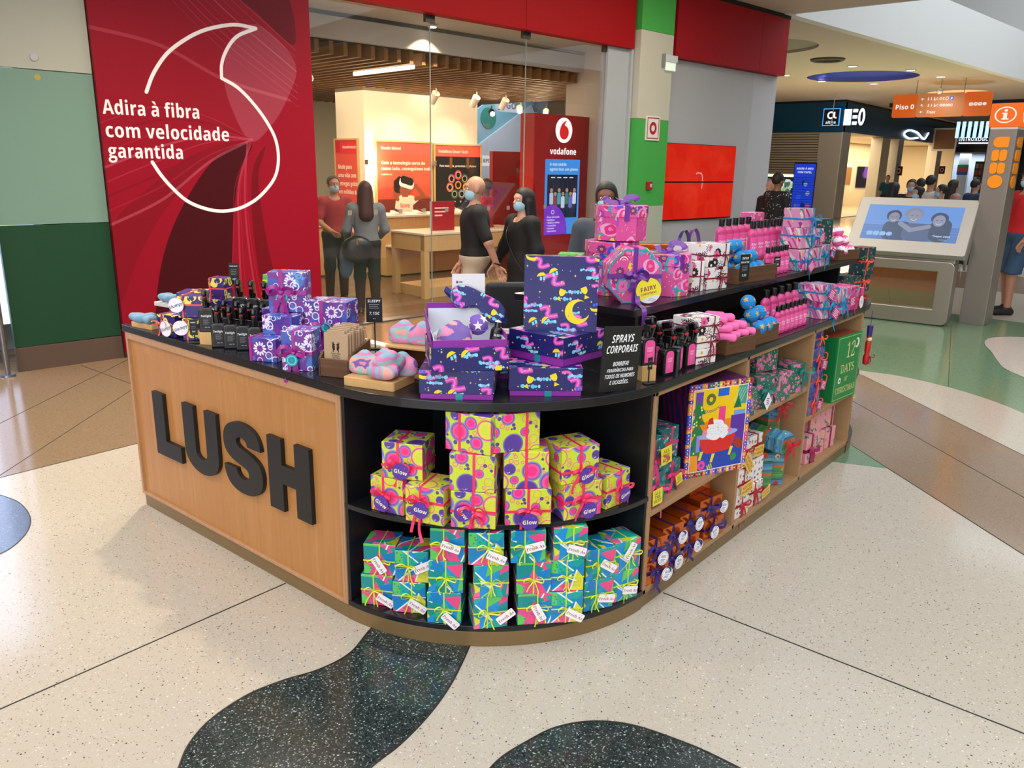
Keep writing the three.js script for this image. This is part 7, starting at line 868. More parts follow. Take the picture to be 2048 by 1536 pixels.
const blueBomb = bombMat('#1583c4', (g) => { for (let i = 0; i < 4; i++) { star5(g, 32 + i * 64, 50, 19, '#d99a45', i); star5(g, 64 + i * 64, 98, 15, '#d99a45', i * 2); } }), pinkBomb = bombMat('#ecdfe4', (g) => { g.fillStyle = '#e8649c'; g.fillRect(0, 66, 256, 40); g.beginPath(); for (let i = 0; i <= 16; i++) g.lineTo(i * 16, i % 2 ? 22 : 40); g.lineTo(256, 0); g.lineTo(0, 0); g.fill(); g.fillStyle = '#3f9ab0'; g.fillRect(0, 106, 256, 22); });
const bombGeo = (r) => { const g = new THREE.SphereGeometry(r, 28, 18); const ringG = new THREE.TorusGeometry(r * .995, r * .05, 6, 32).rotateX(Math.PI / 2); const uv = ringG.attributes.uv; for (let i = 0; i < uv.count; i++) uv.setXY(i, .02, .52); return merge([g, ringG]); };
{ const mk = (G, m, r, list) => list.forEach(([x, y, z, l], i) => { const o = obj('bath_bomb', cached('bomb' + r, () => bombGeo(r)), m, scene); tag(o, l, 'bath bomb', G); o.position.set(x, y, z); o.rotation.set(.3 * (i % 3 - 1), i * 1.7, .25 * ((i * 2) % 3 - 1)); });
  const n = ['leftmost', 'second', 'third', 'fourth'], r = .036;
  mk('blue star balls on the raised shelf', blueBomb, r, [...[0, 1, 2, 3].map((i) => [.603, US + .07, -2.27 - i * .078, n[i] + ' blue star ball from the left in the bottom row on the raised shelf']), ...[0, 1, 2].map((i) => [.575, US + .131, -2.31 - i * .078, n[i] + ' blue star ball from the left in the second row on the raised shelf']), [.535, US + .19, -2.28, 'left one of the two topmost blue star balls on the raised shelf'], [.53, US + .19, -2.36, 'right one of the two topmost blue star balls on the raised shelf'], ...[0, 1, 2, 3].map((i) => [.525, US + .07, -2.26 - i * .078, n[i] + ' blue star ball from the left in the hidden back row of the raised crate']), ...[0, 1, 2].map((i) => [.5, US + .131, -2.3 - i * .078, n[i] + ' blue star ball from the left in the back upper row of the raised crate'])]);
  mk('blue star balls on the lower worktop', blueBomb, .038, [[.87, H + .08, -1.95, 'left front blue star ball in the lower crate'], [.87, H + .08, -2.03, 'middle front blue star ball in the lower crate'], [.865, H + .08, -2.1, 'right front blue star ball in the lower crate'], [.79, H + .08, -1.95, 'left back blue star ball in the lower crate'], [.79, H + .08, -2.03, 'right back blue star ball in the lower crate'], [.83, H + .143, -1.94, 'left upper blue star ball with gold star in the lower crate'], [.83, H + .143, -2.03, 'right upper blue star ball in the lower crate'], [.81, H + .204, -1.93, 'topmost blue star ball of the lower crate']]);
  mk('pink and white balls at the far end', pinkBomb, .038, [[.6, US + .062, -3.93, 'front left pink and white ball by the striped tag'], [.615, US + .062, -4.03, 'front right pink and white ball in the far crate'], [.52, US + .062, -3.94, 'back left pink and white ball in the far crate'], [.53, US + .062, -4.04, 'back right pink and white ball in the far crate'], [.555, US + .125, -3.95, 'middle left pink and white ball with blue base'], [.57, US + .125, -4.04, 'middle right white ball with pink base'], [.5, US + .182, -3.93, 'top left pink and white ball of the far crate'], [.535, US + .186, -4.0, 'topmost striped pink and white ball of the far crate']]); }
priceCard('grey-lettered black card leaning on the blue star balls', .07, .14, ST(.64, -2.235, US + .02), 70, [['INTER', .15, 30], ['GALACTIC', .3, 24], ['', .44, 0], ['', .5, 6], ['', .56, 0], ['', .62, 14], ['5,95', .8, 30]]); priceCard('little black price card before the small pink bottles', .055, .06, ST(.635, -2.69, US + .055), 75, [['SNOW', .25, 30], ['', .5, 0], ['9,95', .75, 34]]);
{ const pc = thing('card_prop', 'small dark wooden prop carrying the price card beside the bottles', 'prop', ST(.625, -2.69, US), 75 * D2R); obj('block', bx(.05, .05, .02, 0, 0, -.008), crateWood, pc); }
// pink bottles
const pinkLiquid = new THREE.MeshPhysicalMaterial({ color: 0xf0549a, roughness: .12, transmission: .35, thickness: 0, ior: 1.4, clearcoat: .4 }), pinkLabel = tagTex(96, 160, (g) => { g.fillStyle = '#f45ca4'; g.fillRect(0, 0, 96, 160); text(g, 'Snow', 46, 56, 28, '#ffe3f0', { skew: -.3 }); text(g, 'Fairy', 50, 84, 28, '#ffe3f0', { skew: -.3 }); g.fillStyle = '#ffc3df'; for (let i = 0; i < 3; i++) g.fillRect(28, 112 + i * 10, 40, 3); }), whiteLabel = tagTex(64, 128, (g) => { g.fillStyle = '#e9e2ea'; g.fillRect(0, 0, 64, 128); g.fillStyle = '#b8a9ba'; for (let i = 0; i < 8; i++) g.fillRect(8, 14 + i * 12, 46 - (i % 3) * 8, 3); });
function pinkBottle(label, group, h, w) {
  const t = thing('pink_bottle', label, 'bottle', [0, 0, 0], 0, group), b = h * .8, sc = .62;
  obj('body', lathe([[0, 0], [w * .46, 0], [w * .5, h * .02], [w * .5, b * .8], [w * .46, b * .88], [w * .3, b * .955], [w * .19, b], [w * .18, b + h * .02]], 28).scale(1, 1, sc), pinkLiquid, t);
  obj('cap', lathe([[0, h], [w * .2, h], [w * .215, h * .99], [w * .215, b + h * .012], [w * .19, b + h * .01]], 22), mat('#0e0d0f', .3), t);
  obj('front_label', new THREE.CylinderGeometry(w * .507, w * .507, b * .62, 20, 1, true, -1.05, 2.1).scale(1, 1, sc).translate(0, b * .43, 0), pinkLabel, t); obj('back_label', new THREE.CylinderGeometry(w * .507, w * .507, b * .62, 14, 1, true, Math.PI - 1.25, 2.5).scale(1, 1, sc).translate(0, b * .43, 0), whiteLabel, t); return t;
}
{ const nn = ['leftmost', 'second', 'third', 'fourth', 'fifth', 'sixth', 'rightmost'];
  const step2 = thing('display_step', 'dark wooden step under the rows of big pink bottles', 'step', ST(.29, -3.05, US)); obj('box', bx(.4, .065, .62), crateWood, step2);
  const big = pinkBottle('leftmost big pink bottle of the middle row on the raised shelf', 'big pink bottles on the raised shelf', .235, .085); big.position.set(.41, US + .065, -2.83); big.rotation.y = 1.45; for (let i = 1; i < 5; i++) copy(big, (i === 4 ? 'rightmost' : nn[i]) + ' big pink bottle of the middle row on the raised shelf', [.41, US + .065, -2.83 - i * .1], 1.45); for (let i = 0; i < 5; i++) copy(big, (i === 4 ? 'rightmost' : nn[i]) + ' big pink bottle of the back row on the raised shelf', [.19, US + .065, -2.86 - i * .098], 1.3);
  for (let i = 0; i < 5; i++) { const c = copy(big, (i === 4 ? 'rightmost' : nn[i]) + ' big pink bottle in the row under the raised shelf', [.72, H, -2.37 - i * .105], 1.5); c.scale.setScalar(.9); c.userData.group = 'big pink bottles under the raised shelf'; }
  const sm = pinkBottle('leftmost small pink bottle on the raised shelf', 'small pink bottles on the raised shelf', .165, .058); sm.position.set(.585, US, -2.665); sm.rotation.y = 1.45; for (let i = 1; i < 5; i++) copy(sm, (i === 4 ? 'rightmost' : nn[i]) + ' small pink bottle on the raised shelf', [.588, US, -2.665 - i * .068], 1.45);
  for (let i = 0; i < 7; i++) { const c = copy(sm, nn[i] + ' small pink bottle in the front row of the lower worktop', [.845, H, -2.245 - i * .063], 1.5); c.scale.set(1, .92, 1); c.userData.group = 'small pink bottles on the lower worktop'; } }
// striped iridescent gifts
{ const mk = (G, l, sz, x, z, y, deg, o) => gift('striped_gift', l, G, 'stripe', sz, [x, y, z], deg, o), rb = (px = 0, py = .5) => ['blue', .011, px, py], U = 'striped gifts on the raised shelf', Lw = 'striped gifts on the lower worktop';
  mk(U, 'striped gift at the lower left of the raised stack with hanging square tag', [.15, .13, .13], .585, -3.12, US, 78, { ribbon: rb(.2, .45), bow: [.05, 131, .012, 2], tag: ['bars', .3, -.3, .7, .02] }); mk(U, 'striped gift at the lower middle of the raised stack', [.15, .13, .13], .585, -3.29, US, 84, { ribbon: rb(.3, .4) }); mk(U, 'striped gift at the lower right of the raised stack with long blue ribbon', [.14, .135, .13], .585, -3.46, US, 88, { ribbon: rb(.1, .5), bow: [.06, 133, .013, 1.6], tag: ['bars', .5, .1, -.3, .02] });
  mk(U, 'striped gift in the second layer of the raised stack at left', [.16, .125, .14], .575, -3.13, US + .1355, 80, { ribbon: rb(.3, .6), bow: [.055, 135, .012, 1.4] }); mk(U, 'striped gift in the second layer of the raised stack at right', [.14, .11, .14], .575, -3.3, US + .1355, 82, { ribbon: rb(.2, .5), tag: ['bars', .2, .0, .2, .016] }); mk(U, 'topmost striped gift with blue ribbon curling at its right', [.14, .115, .13], .57, -3.13, US + .261, 80, { ribbon: rb(.4, .45), bow: [.05, 137, .012, 2] });
  mk(Lw, 'striped gift on the lower worktop beside the small bottles, tag at front', [.13, .105, .12], .83, -2.93, H, 75, { ribbon: rb(.3, .6), bow: [.06, 141, .013, 2], tag: ['bars', .35, -.2, -.6, .02] }); mk(Lw, 'striped gift on top of the lower left striped gift', [.13, .1, .12], .82, -2.91, H + .1055, 77, { ribbon: rb(.1, .5), bow: [.055, 142, .013, 1.8], tag: ['bars', .1, -.1, -.5, .02] }); mk(Lw, 'tall striped gift with big blue bow by the pink gift', [.13, .155, .12], .835, -3.13, H, 82, { ribbon: rb(.2, .45), bow: [.07, 143, .014, 1.7], tag: ['bars', .6, .0, .15, .03] }); mk(Lw, 'striped gift standing behind in the dark under the raised shelf', [.14, .18, .1], .7, -3.05, H, 84, { ribbon: rb(.1, .7) }); }
gift('hot_pink_gift', 'hot pink gift with white oval tag at the far lower worktop', null, 'fairy', [.16, .15, .14], ST(.825, -3.34), 82, { ribbon: ['pink', .012, .1, .5], bow: [.05, 151, .012, 1.8], tag: ['white', .35, -.15, .1, .03, 1.1] }); gift('hot_pink_gift', 'hot pink gift at the very end of the lower worktop', null, 'fairy', [.12, .12, .12], ST(.82, -3.52), 84, { ribbon: ['red', .014, 0, .5], bow: [.045, 152, .014, 1.2] });
gift('dark_flower_gift', 'dark green flower gift low at the far end with red ribbon', 'dark green flower gifts at the far end', 'darkflora', [.2, .12, .15], ST(.6, -4.25), 75, { ribbon: ['coral', .01, .1, .6], bow: [.04, 155, .01, 1.6] }); gift('dark_flower_gift', 'tall dark green flower gift at the far end on the low one', 'dark green flower gifts at the far end', 'darkflora', [.13, .2, .12], [.64, H + .1205, -4.28], 76, { ribbon: ['coral', .01, -.3, .5], bow: [.04, 156, .01, 1.2] }); gift('dark_flower_gift', 'dark green flower gift standing behind the pink and white balls', 'dark green flower gifts at the far end', 'darkflora', [.2, .28, .1], ST(.44, -3.83, US), 60); gift('hot_pink_gift', 'hot pink gift box peeping over the back row of pink bottles', null, 'fairy', [.15, .31, .1], ST(.05, -3.63, US), 80); gift('dark_flower_gift', 'dark green flower gift under the tall one at the shelf end', 'dark green flower gifts at the far end', 'darkflora', [.16, .14, .12], ST(.6, -3.98), 82);
// octagon boxes
const octPts = (r) => Array.from({ length: 8 }, (_, i) => [Math.cos(i * Math.PI / 4 + Math.PI / 8) * r, Math.sin(i * Math.PI / 4 + Math.PI / 8) * r]);
{ const G = 'pink patterned octagon boxes on the raised shelf';
  const t = thing('octagon_box', 'pink octagon box on edge with purple ribbon cross and yellow tag', 'gift box', ST(.515, -1.285, US), 46 * D2R, G), R = .136, ap = R * Math.cos(Math.PI / 8);
  obj('box_body', boxUV(ext(shapeOf(octPts(R)), .13, .003).translate(0, ap, -.065), .3, .2, .3), P.fairy, t); const ro = shapeOf(octPts(R - .006)); const hi = new THREE.Path(); octPts(R - .013).forEach(([a, b], i) => i ? hi.lineTo(a, b) : hi.moveTo(a, b)); ro.holes.push(hi); obj('teal_border', ext(ro, .003).translate(0, ap, .064), mat('#1fa3b0', .4), t);
  obj('ribbon', [bx(.02, 2 * ap + .002, .0024, .0, 0, .067, 0), bx(2 * ap + .002, .02, .0024, 0, ap - .01, .0672, 0), bx(.02, .0024, .13, 0, 2 * ap, 0, 0)], RIB.purple, t); const b = obj('bow', merge([bowGeo(.045, .022, 161, 1.4), strip([[0, 0, .003], [.01, -ap * .5, .012], [.012, -ap + .012, .03], [.012, -ap + .006, .09], [.012, -ap - .004, .142], [.014, -ap - .05, .146], [.012, -ap - .09, .142]], .022, () => V3(1, 0, 0), 30)]), RIB.purple, t); b.position.set(0, ap, .07); const [sh, tm] = TAGS.fairy, q = obj('tag', plate(sh, .002), tm, t); q.position.set(.062, ap - .062, .085); q.rotation.z = -.1;
  function upright(l, x, z, y, deg, h, r, bow) { const u = thing('octagon_box', l, 'gift box', [x, y, z], deg * D2R, G); obj('box_body', boxUV(ext(shapeOf(octPts(r)), h - .05, .003).rotateX(-Math.PI / 2), .3, giftSeed++ * .3, .1), P.fairy, u); obj('lid', boxUV(ext(shapeOf(octPts(r * 1.035)), .055, .003).rotateX(-Math.PI / 2).translate(0, h - .055, 0), .3, .4, .05), P.fairy, u); obj('ribbon', [bx(.024, .07, .002, 0, h - .07, r * .965, 0), bx(.024, .002, 2 * r * .96, 0, h, 0, 0), bx(2 * r * .96, .002, .024, 0, h, 0, 0)], RIB.purple, u); if (bow) { const w = obj('bow', bowGeo(.075, .03, bow, 1.1), RIB.purple, u); w.position.set(0, h + .006, .02); w.rotation.x = -1.15; } return u; }
  upright('pink octagon box standing right of the tagged octagon box', .5, -1.625, US, 70, .2, .125, 165); upright('pink octagon box at the bottom of the rear octagon stack', .295, -1.45, US, 46, .255, .128, 0); upright('topmost pink octagon box with big purple bow', .325, -1.474, US + .2605, 46, .165, .125, 163); }
{ const gl = gift('green_gift', 'little patterned green and red boxes at the back of the raised shelf', null, 'greenbox', [.12, .2, .1], ST(.2, -1.25, US), 30); gl.name = numbered('patterned_box'); const tr = thing('tree_ornament', 'flat green christmas tree ornament with gold edge', 'ornament', [.16, US + .1, -1.55], 45 * D2R); const tp = [[-.03, 0], [-.012, .012], [-.045, .02], [-.02, .06], [-.036, .06], [-.012, .1], [-.024, .102], [0, .15], [.024, .102], [.012, .1], [.036, .06], [.02, .06], [.045, .02], [.012, .012], [.03, 0]]; obj('tree', ext(shapeOf(tp), .012, .002), mat('#17934a', .3), tr); obj('gold_edge', ext(shapeOf(tp.map(([a, b]) => [a * 1.12, b * 1.06 - .004])), .005).translate(0, 0, -.004), mat('#d8c04a', .35), tr); obj('round_hole', cyl(.016, .016, .004).rotateX(Math.PI / 2).translate(0, .045, .016), mat('#0a4a26', .5), tr); obj('stand', bx(.06, .1, .06, 0, -.1, 0), mat('#c8b27a', .5), tr); 
  for (const [i, x, z] of [[0, .17, -2.42], [1, .15, -2.58]]) { const lp = thing('ribbon_loop', ['left dark purple hoop behind the white flower gifts', 'right purple hoop behind the white flower gifts'][i], 'ribbon', ST(x, z, US), .8); obj('hoop', strip([[-.035, 0, 0], [-.036, .14, 0], [-.02, .225, 0], [0, .25, 0], [.02, .225, 0], [.036, .14, 0], [.035, 0, 0]], .03, () => V3(0, 0, 1).add(V3(.5, .2, 0)), 30), i ? RIB.purple : RIB.navy, lp); }
  gift('gold_gift', 'flat orange gold gift behind the purple bows', null, 'foil', [.2, .18, .1], ST(.1, -2.2, US), 45); }

// ---------------------------------------------------------------- people
function net(f, pts, pad, h) { const mn = [9, 9, 9], mx = [-9, -9, -9]; for (const p of pts) for (let i = 0; i < 3; i++) { mn[i] = Math.min(mn[i], p[i] - pad); mx[i] = Math.max(mx[i], p[i] + pad); } return surfaceNets(f, mn, mx, h); }
const mixp = (a, b, t) => a.map((v, i) => v + (b[i] - v) * t), add3 = (a, b) => a.map((v, i) => v + b[i]);
function handPrims(wrist, elbow, side, curl) {
  const d = V3(...wrist).sub(V3(...elbow)).normalize(), out = V3(side, 0, 0), fwd = V3().crossVectors(d, out).normalize().multiplyScalar(-side), n = V3().crossVectors(fwd, d).normalize().multiplyScalar(side), P3 = (a, b, c) => add3(wrist, d.clone().multiplyScalar(a).addScaledVector(fwd, b).addScaledVector(n, -c * side * (out.x > 0 ? 1 : 1)).toArray());
  const pr = [capsule(wrist, P3(.02, 0, 0), .026, .028, 1), capsule(P3(.03, -.018, 0), P3(.085, -.022, .004), .017, .016), capsule(P3(.03, .016, 0), P3(.088, .02, .004), .018, .016)];
  [[-.03, .062], [-.011, .078], [.01, .082], [.03, .07]].forEach(([o, L]) => { const a = P3(.085, o, .003), b = P3(.085 + L * .55, o * 1.05, .006 + L * .3 * curl), c = P3(.085 + L * (1 - .35 * curl), o * 1.05, .012 + L * .75 * curl); pr.push(capsule(a, b, .0095, .0085), capsule(b, c, .0085, .0075)); });
  pr.push(capsule(P3(.02, .026, .004), P3(.055, .052, .014), .012, .0095), capsule(P3(.055, .052, .014), P3(.085, .056, .03 * curl + .01), .0095, .008)); return [pr, [wrist, P3(.17, .06, .05), P3(.17, -.06, -.05), P3(.0, .06, -.04)]];
}
function person(o) {
  const t = thing('person', o.label, 'person', o.pos, o.turn ?? 0, o.group), s = o.s ?? 1; t.scale.setScalar(s); const far = o.far, hb = far ? .02 : .0135, hc = far ? .02 : .0145;
  const A = o.arms ?? {}, Lg = o.legs ?? {}, lean = o.lean ?? 0, sh = (k) => [k * .185, 1.405, 0];
  const arm = { l: A.l ?? [[.245, 1.13, -.02], [.25, .88, .06]], r: A.r ?? [[-.245, 1.13, -.02], [-.25, .88, .06]] }, leg = { l: Lg.l ?? [[.1, .5, .01], [.105, .085, -.02]], r: Lg.r ?? [[-.1, .5, .01], [-.105, .085, -.02]] };
  const w = o.w ?? 1, torso = (g) => [capsule([0, 1.02, 0], [0, 1.31, 0], .132 * w + g, .158 * w + g, 1.35), capsule([-.165, 1.4, -.005], [.165, 1.4, -.005], .064 + g, .064 + g), ell([0, .97, 0], [.165 * w + g, .13 + g, .115 * w + g])];
  const limbs = (g, r0, r1, r2, S, E, X, to = 2) => to <= 1 ? [capsule(S, mixp(S, E, to), r0 + g, r0 + (r1 - r0) * to + g)] : [capsule(S, E, r0 + g, r1 + g), capsule(E, mixp(E, X, to - 1), r1 + g, r2 + g)];
  const armsOf = (g, to = 2) => ['l', 'r'].flatMap((k) => limbs(g, .05, .041, .029, sh(k === 'l' ? 1 : -1), arm[k][0], arm[k][1], to)), legsOf = (g, to = 2) => ['l', 'r'].flatMap((k) => limbs(g, .085, .058, .038, [(k === 'l' ? 1 : -1) * .088, .93, 0], leg[k][0], leg[k][1], to));
  const foot = (k) => { const a = leg[k][1], p = Lg[k + 'p'] ?? 0; return [add3(a, [0, -.045, -.035]), add3(a, [0, -.05 - p * .12, .15])]; };
  const all = [[-.27, .9, -.17], [.27, 1.5, .17], [0, 1.58, .0], ...['l', 'r'].flatMap((k) => [...arm[k], ...leg[k], ...foot(k)])];
  const parts = [net(blend([...torso(0), capsule([0, 1.42, -.01], [0, 1.57, .008], .056, .052), ...armsOf(0), ...legsOf(0), ...['l', 'r'].map((k) => capsule(...foot(k), .036, .03))], .035), all, .1, hb)];
  const hd = [ell([0, 1.662, -.006], [.077, .098, .096]), ell([0, 1.585, .018], [.056, .066, .068]), capsule([0, 1.645, .088], [0, 1.613, .104], .009, .014), capsule([-.03, 1.668, .078], [.03, 1.668, .078], .014, .014), ell([.077, 1.628, -.008], [.011, .03, .02]), ell([-.077, 1.628, -.008], [.011, .03, .02]), capsule([-.018, 1.572, .082], [.018, 1.572, .082], .009, .009), capsule([0, 1.5, 0], [0, 1.58, .0], .052, .05)];
  parts.push(surfaceNets(blend(hd, .018), [-.1, 1.5, -.12], [.1, 1.78, .13], far ? .009 : .0055));
  for (const k of ['l', 'r']) { const [pr, pts] = handPrims(arm[k][1], arm[k][0], k === 'l' ? 1 : -1, o.curl ?? .45); parts.push(net(blend(pr, .008), pts, .02, far ? .0062 : .0045)); }
  const skin = mat(o.skin ?? '#c99a7c', .55); obj('body', parts, skin, t);
  const wear = (name, f, pts, c, pad = .09, m) => { const g = net(f, pts, pad, hc); return obj(name, m ? boxUV(g, m.userData?.s ?? .3) : g, m ?? mat(c, .8), t); };
  // top
  if (o.top) { const { c, sleeve = .62, hem = .93, m } = o.top, f0 = blend([...torso(.018), ...armsOf(.02, sleeve)], .04), f = (x, y, z) => Math.max(f0(x, y, z), hem - y, -(Math.hypot(x, (y - 1.5) * .8, z - .025) - .088)); wear('shirt', f, [[-.27, hem, -.17], [.27, 1.47, .17], ...(sleeve > 1 ? [...arm.l, ...arm.r] : [mixp(sh(1), arm.l[0], sleeve), mixp(sh(-1), arm.r[0], sleeve)])], c, .08, m); }
  if (o.dress) { const f0 = blend([...torso(.02), ...armsOf(.022, o.dress.sleeve ?? 1.7), capsule([0, 1.0, 0], [0, .55, 0], .14, .23, 1.25)], .06), f = (x, y, z) => Math.max(f0(x, y, z), .52 - y, -(Math.hypot(x, (y - 1.5) * .8, z - .03) - .1)); wear('dress', f, [[-.3, .52, -.25], [.3, 1.47, .25], ...arm.l, ...arm.r], o.dress.c, .08); }
  if (o.bottom) { const sh2 = o.bottom.shorts, f0 = blend([ell([0, .97, 0], [.172 * w + .016, .13, .122 * w + .014]), ...legsOf(sh2 ? .03 : .02)], .04), lo = sh2 ?? 0.02, f = (x, y, z) => Math.max(f0(x, y, z), y - 1.0, lo - y); wear(sh2 ? 'shorts' : 'trousers', f, [[-.2, 1.0, -.15], [.2, .9, .15], ...leg.l, ...leg.r], o.bottom.c, .1); }
  for (const k of ['l', 'r']) { const [a, b] = foot(k), sole = Math.min(a[1], b[1]) - .036, f0 = blend([capsule(a, b, .046, .04), capsule(leg[k][1], a, .042, .044)], .03), f = (x, y, z) => Math.max(f0(x, y, z), y - leg[k][1][1] - .012); obj('shoe', net(f, [a, b, leg[k][1]], .06, .012), mat(o.shoes ?? '#141416', .6), t); }
  // hair, mask, eyes
  if (o.hair && o.hair.kind !== 'bald') { const K = o.hair.kind, base = [ell([0, 1.668, -.012], [.088, .106, .106])]; if (K === 'long') base.push(capsule([0, 1.66, -.06], [0, 1.33, -.1], .09, .1, 1.2), capsule([.07, 1.62, -.02], [.085, 1.42, -.03], .035, .03), capsule([-.07, 1.62, -.02], [-.085, 1.42, -.03], .035, .03)); if (K === 'tied') base.push(ell([0, 1.7, -.1], [.05, .05, .05]), capsule([.075, 1.64, -.01], [.085, 1.5, -.02], .018, .014)); const f0 = blend(base, .03), f = (x, y, z) => Math.max(f0(x, y, z), -(Math.max(-(z - .03 - (K === 'short' ? .0 : .02) + Math.max(0, y - 1.69) * -1.2), Math.abs(x) - .074 + Math.max(0, y - 1.68) * .6, y - 1.735)), K === 'short' ? 1.6 - y + (z + .05) * .35 : -9); obj('hair', surfaceNets(f, [-.14, 1.24, -.24], [.14, 1.8, .12], far ? .011 : .007), mat(o.hair.c, .6), t); }
  if (o.cap) obj('cap', [surfaceNets((x, y, z) => Math.max(ell([0, 1.675, -.008], [.093, .105, .108])(x, y, z), 1.69 - y), [-.12, 1.66, -.13], [.12, 1.8, .13], .008), xf(ext(disc(.08), .008).scale(1, .8, 1), 0, 1.69, .08, Math.PI / 2)], mat(o.cap, .7), t);
  if (o.mask) { const f = (x, y, z) => Math.max(ell([0, 1.585, .022], [.066, .074, .085])(x, y, z), -ell([0, 1.585, .018], [.055, .065, .066])(x, y, z), .012 - z, y - 1.632 + Math.abs(x) * .2, 1.53 - y); obj('face_mask', surfaceNets(f, [-.09, 1.51, 0], [.09, 1.65, .13], .0055), mat('#9fc6d8', .8), t); for (const k of [-1, 1]) obj('mask_loop', strip([[k * .058, 1.615, .045], [k * .08, 1.64, 0], [k * .086, 1.63, -.02], [k * .075, 1.6, 0], [k * .055, 1.565, .045]], .003, () => V3(0, 1, 0), 14), mat('#e4e9ec', .8, { side: THREE.DoubleSide }), t); }
  for (const k of [-1, 1]) { const e = obj('eye', new THREE.SphereGeometry(.0125, 12, 8).translate(k * .03, 1.644, .077), mat('#e9e4de', .3), t); obj('iris', new THREE.SphereGeometry(.006, 10, 6).translate(k * .03, 1.644, .0855), mat('#20130d', .2), e); }
  return t;
}
// couple walking hand in hand between the counter and the phone shop
const man = person({ label: 'bald man in black polo and beige trousers wearing a mask, walking hand in hand', pos: [-3.08, 0, -4.15], turn: -.72, s: 1.005, skin: '#b98a70', hair: { kind: 'bald' }, mask: true, w: 1.2, top: { c: '#0b0b0d', sleeve: .85, hem: .9 }, bottom: { c: '#b3a48e' }, shoes: '#d8d4cc', arms: { l: [[.27, 1.14, -.1], [.24, .9, -.2]], r: [[-.26, 1.13, -.02], [-.27, .88, .12]] }, legs: { l: [[.1, .52, .14], [.1, .09, .16]], r: [[-.1, .49, -.03], [-.1, .13, -.34]], rp: .6 } });
obj('wristwatch', xf(new THREE.TorusGeometry(.032, .009, 8, 20), .245, .93, -.19, 1.2, .2), mat('#141416', .4), man); obj('sunglasses', bx(.035, .06, .01, .04, 1.26, .135, .003), mat('#101012', .3), man);
const lady = person({ label: 'dark haired woman in black dress and mask holding the bald man\'s hand', pos: [-2.67, 0, -4.4], turn: -.3, s: .945, skin: '#c79a82', hair: { kind: 'long', c: '#17100e' }, mask: true, dress: { c: '#0c0b0d' }, shoes: '#1a1718', arms: { r: [[-.3, 1.14, .02], [-.36, .93, .12]], l: [[.26, 1.14, -.02], [.27, .9, .04]] }, legs: { l: [[.09, .5, .05], [.1, .085, .02]], r: [[-.09, .5, .08], [-.09, .09, .16]] } });
obj('bag_strap', strip([[-.14, 1.46, .02], [-.05, 1.3, .17], [.1, 1.1, .185], [.22, .92, .12]], .018, (u, tn) => V3(-tn.y, tn.x, .1), 20), mat('#3a3538', .4, { side: THREE.DoubleSide }), lady);
// inside the phone shop
const gw = person({ label: 'woman with long reddish hair seen from behind in grey jumper and black trousers', pos: [-5.58, 0, -4.84], turn: -2.2, s: .94, skin: '#c79a82', hair: { kind: 'long', c: '#3a1712' }, top: { c: '#6f757b', sleeve: 1.95, hem: .98 }, bottom: { c: '#131315' }, arms: { r: [[-.26, 1.14, .05], [-.2, 1.02, .27]], l: [[.26, 1.13, .0], [.24, .98, .2]] } });
{ const b = thing('handbag', 'large black handbag with gold clasp on the back of the long haired woman', 'bag', gw.localToWorld(V3(.1, .8, -.22)).toArray(), -2.2); gw.updateMatrixWorld(true); b.position.copy(gw.localToWorld(V3(.14, .72, -.24))); obj('bag_body', surfaceNets(ell([0, .16, 0], [.2, .17, .085]), [-.22, -.02, -.1], [.22, .35, .1], .012), mat('#0d0d0e', .35), b); obj('clasp', bx(.02, .08, .01, 0, .22, -.085, .003), mat('#b89a52', .3, { metalness: .8 }), b); obj('handle', strip([[-.12, .3, -.03], [-.06, .52, .02], [.0, .66, .08], [.08, .52, .03], [.12, .3, -.03]], .02, () => V3(0, 0, 1), 24), mat('#0d0d0e', .4, { side: THREE.DoubleSide }), b);
  const j = thing('denim_jacket', 'blue denim jacket hanging from the long haired woman\'s arm', 'jacket', gw.localToWorld(V3(.27, .52, -.1)).toArray(), -2.2); obj('cloth', surfaceNets(blend([ell([0, .22, 0], [.09, .22, .06]), ell([.03, .08, .03], [.06, .1, .05])], .04), [-.13, -.06, -.1], [.13, .48, .12], .012), mat('#4a6078', .8), j); }
person({ label: 'shop assistant in red polo and mask turning away behind the display table', pos: [-6.15, 0, -7.75], turn: -1.2, s: .95, skin: '#6f4a34', hair: { kind: 'short', c: '#3a2c22' }, mask: true, top: { c: '#b3121c', sleeve: .8, hem: .9 }, bottom: { c: '#1b1c20' }, arms: { l: [[.26, 1.13, .04], [.2, 1.0, .25]] } });
person({ label: 'shop assistant in red shirt behind the desk at the far left of the shop', pos: [-6.6, 0, -5.15], turn: 1.2, s: .97, skin: '#b98a70', hair: { kind: 'short', c: '#4a3c34' }, mask: true, top: { c: '#a3343a', sleeve: .8, hem: .9 }, bottom: { c: '#1b1c20' }, arms: { l: [[.25, 1.14, .05], [.16, 1.02, .28]], r: [[-.25, 1.14, .05], [-.14, 1.02, .28]] } });
// counter staff
person({ label: 'young woman with tied black hair and mask standing behind the octagon boxes', pos: [-1.12, 0, -3.53], turn: .52, s: 1.0, skin: '#7a4a33', hair: { kind: 'tied', c: '#0e0b0a' }, mask: true, top: { c: '#3f464e', sleeve: 1.95, hem: .92 }, bottom: { c: '#1a1b1f' } });
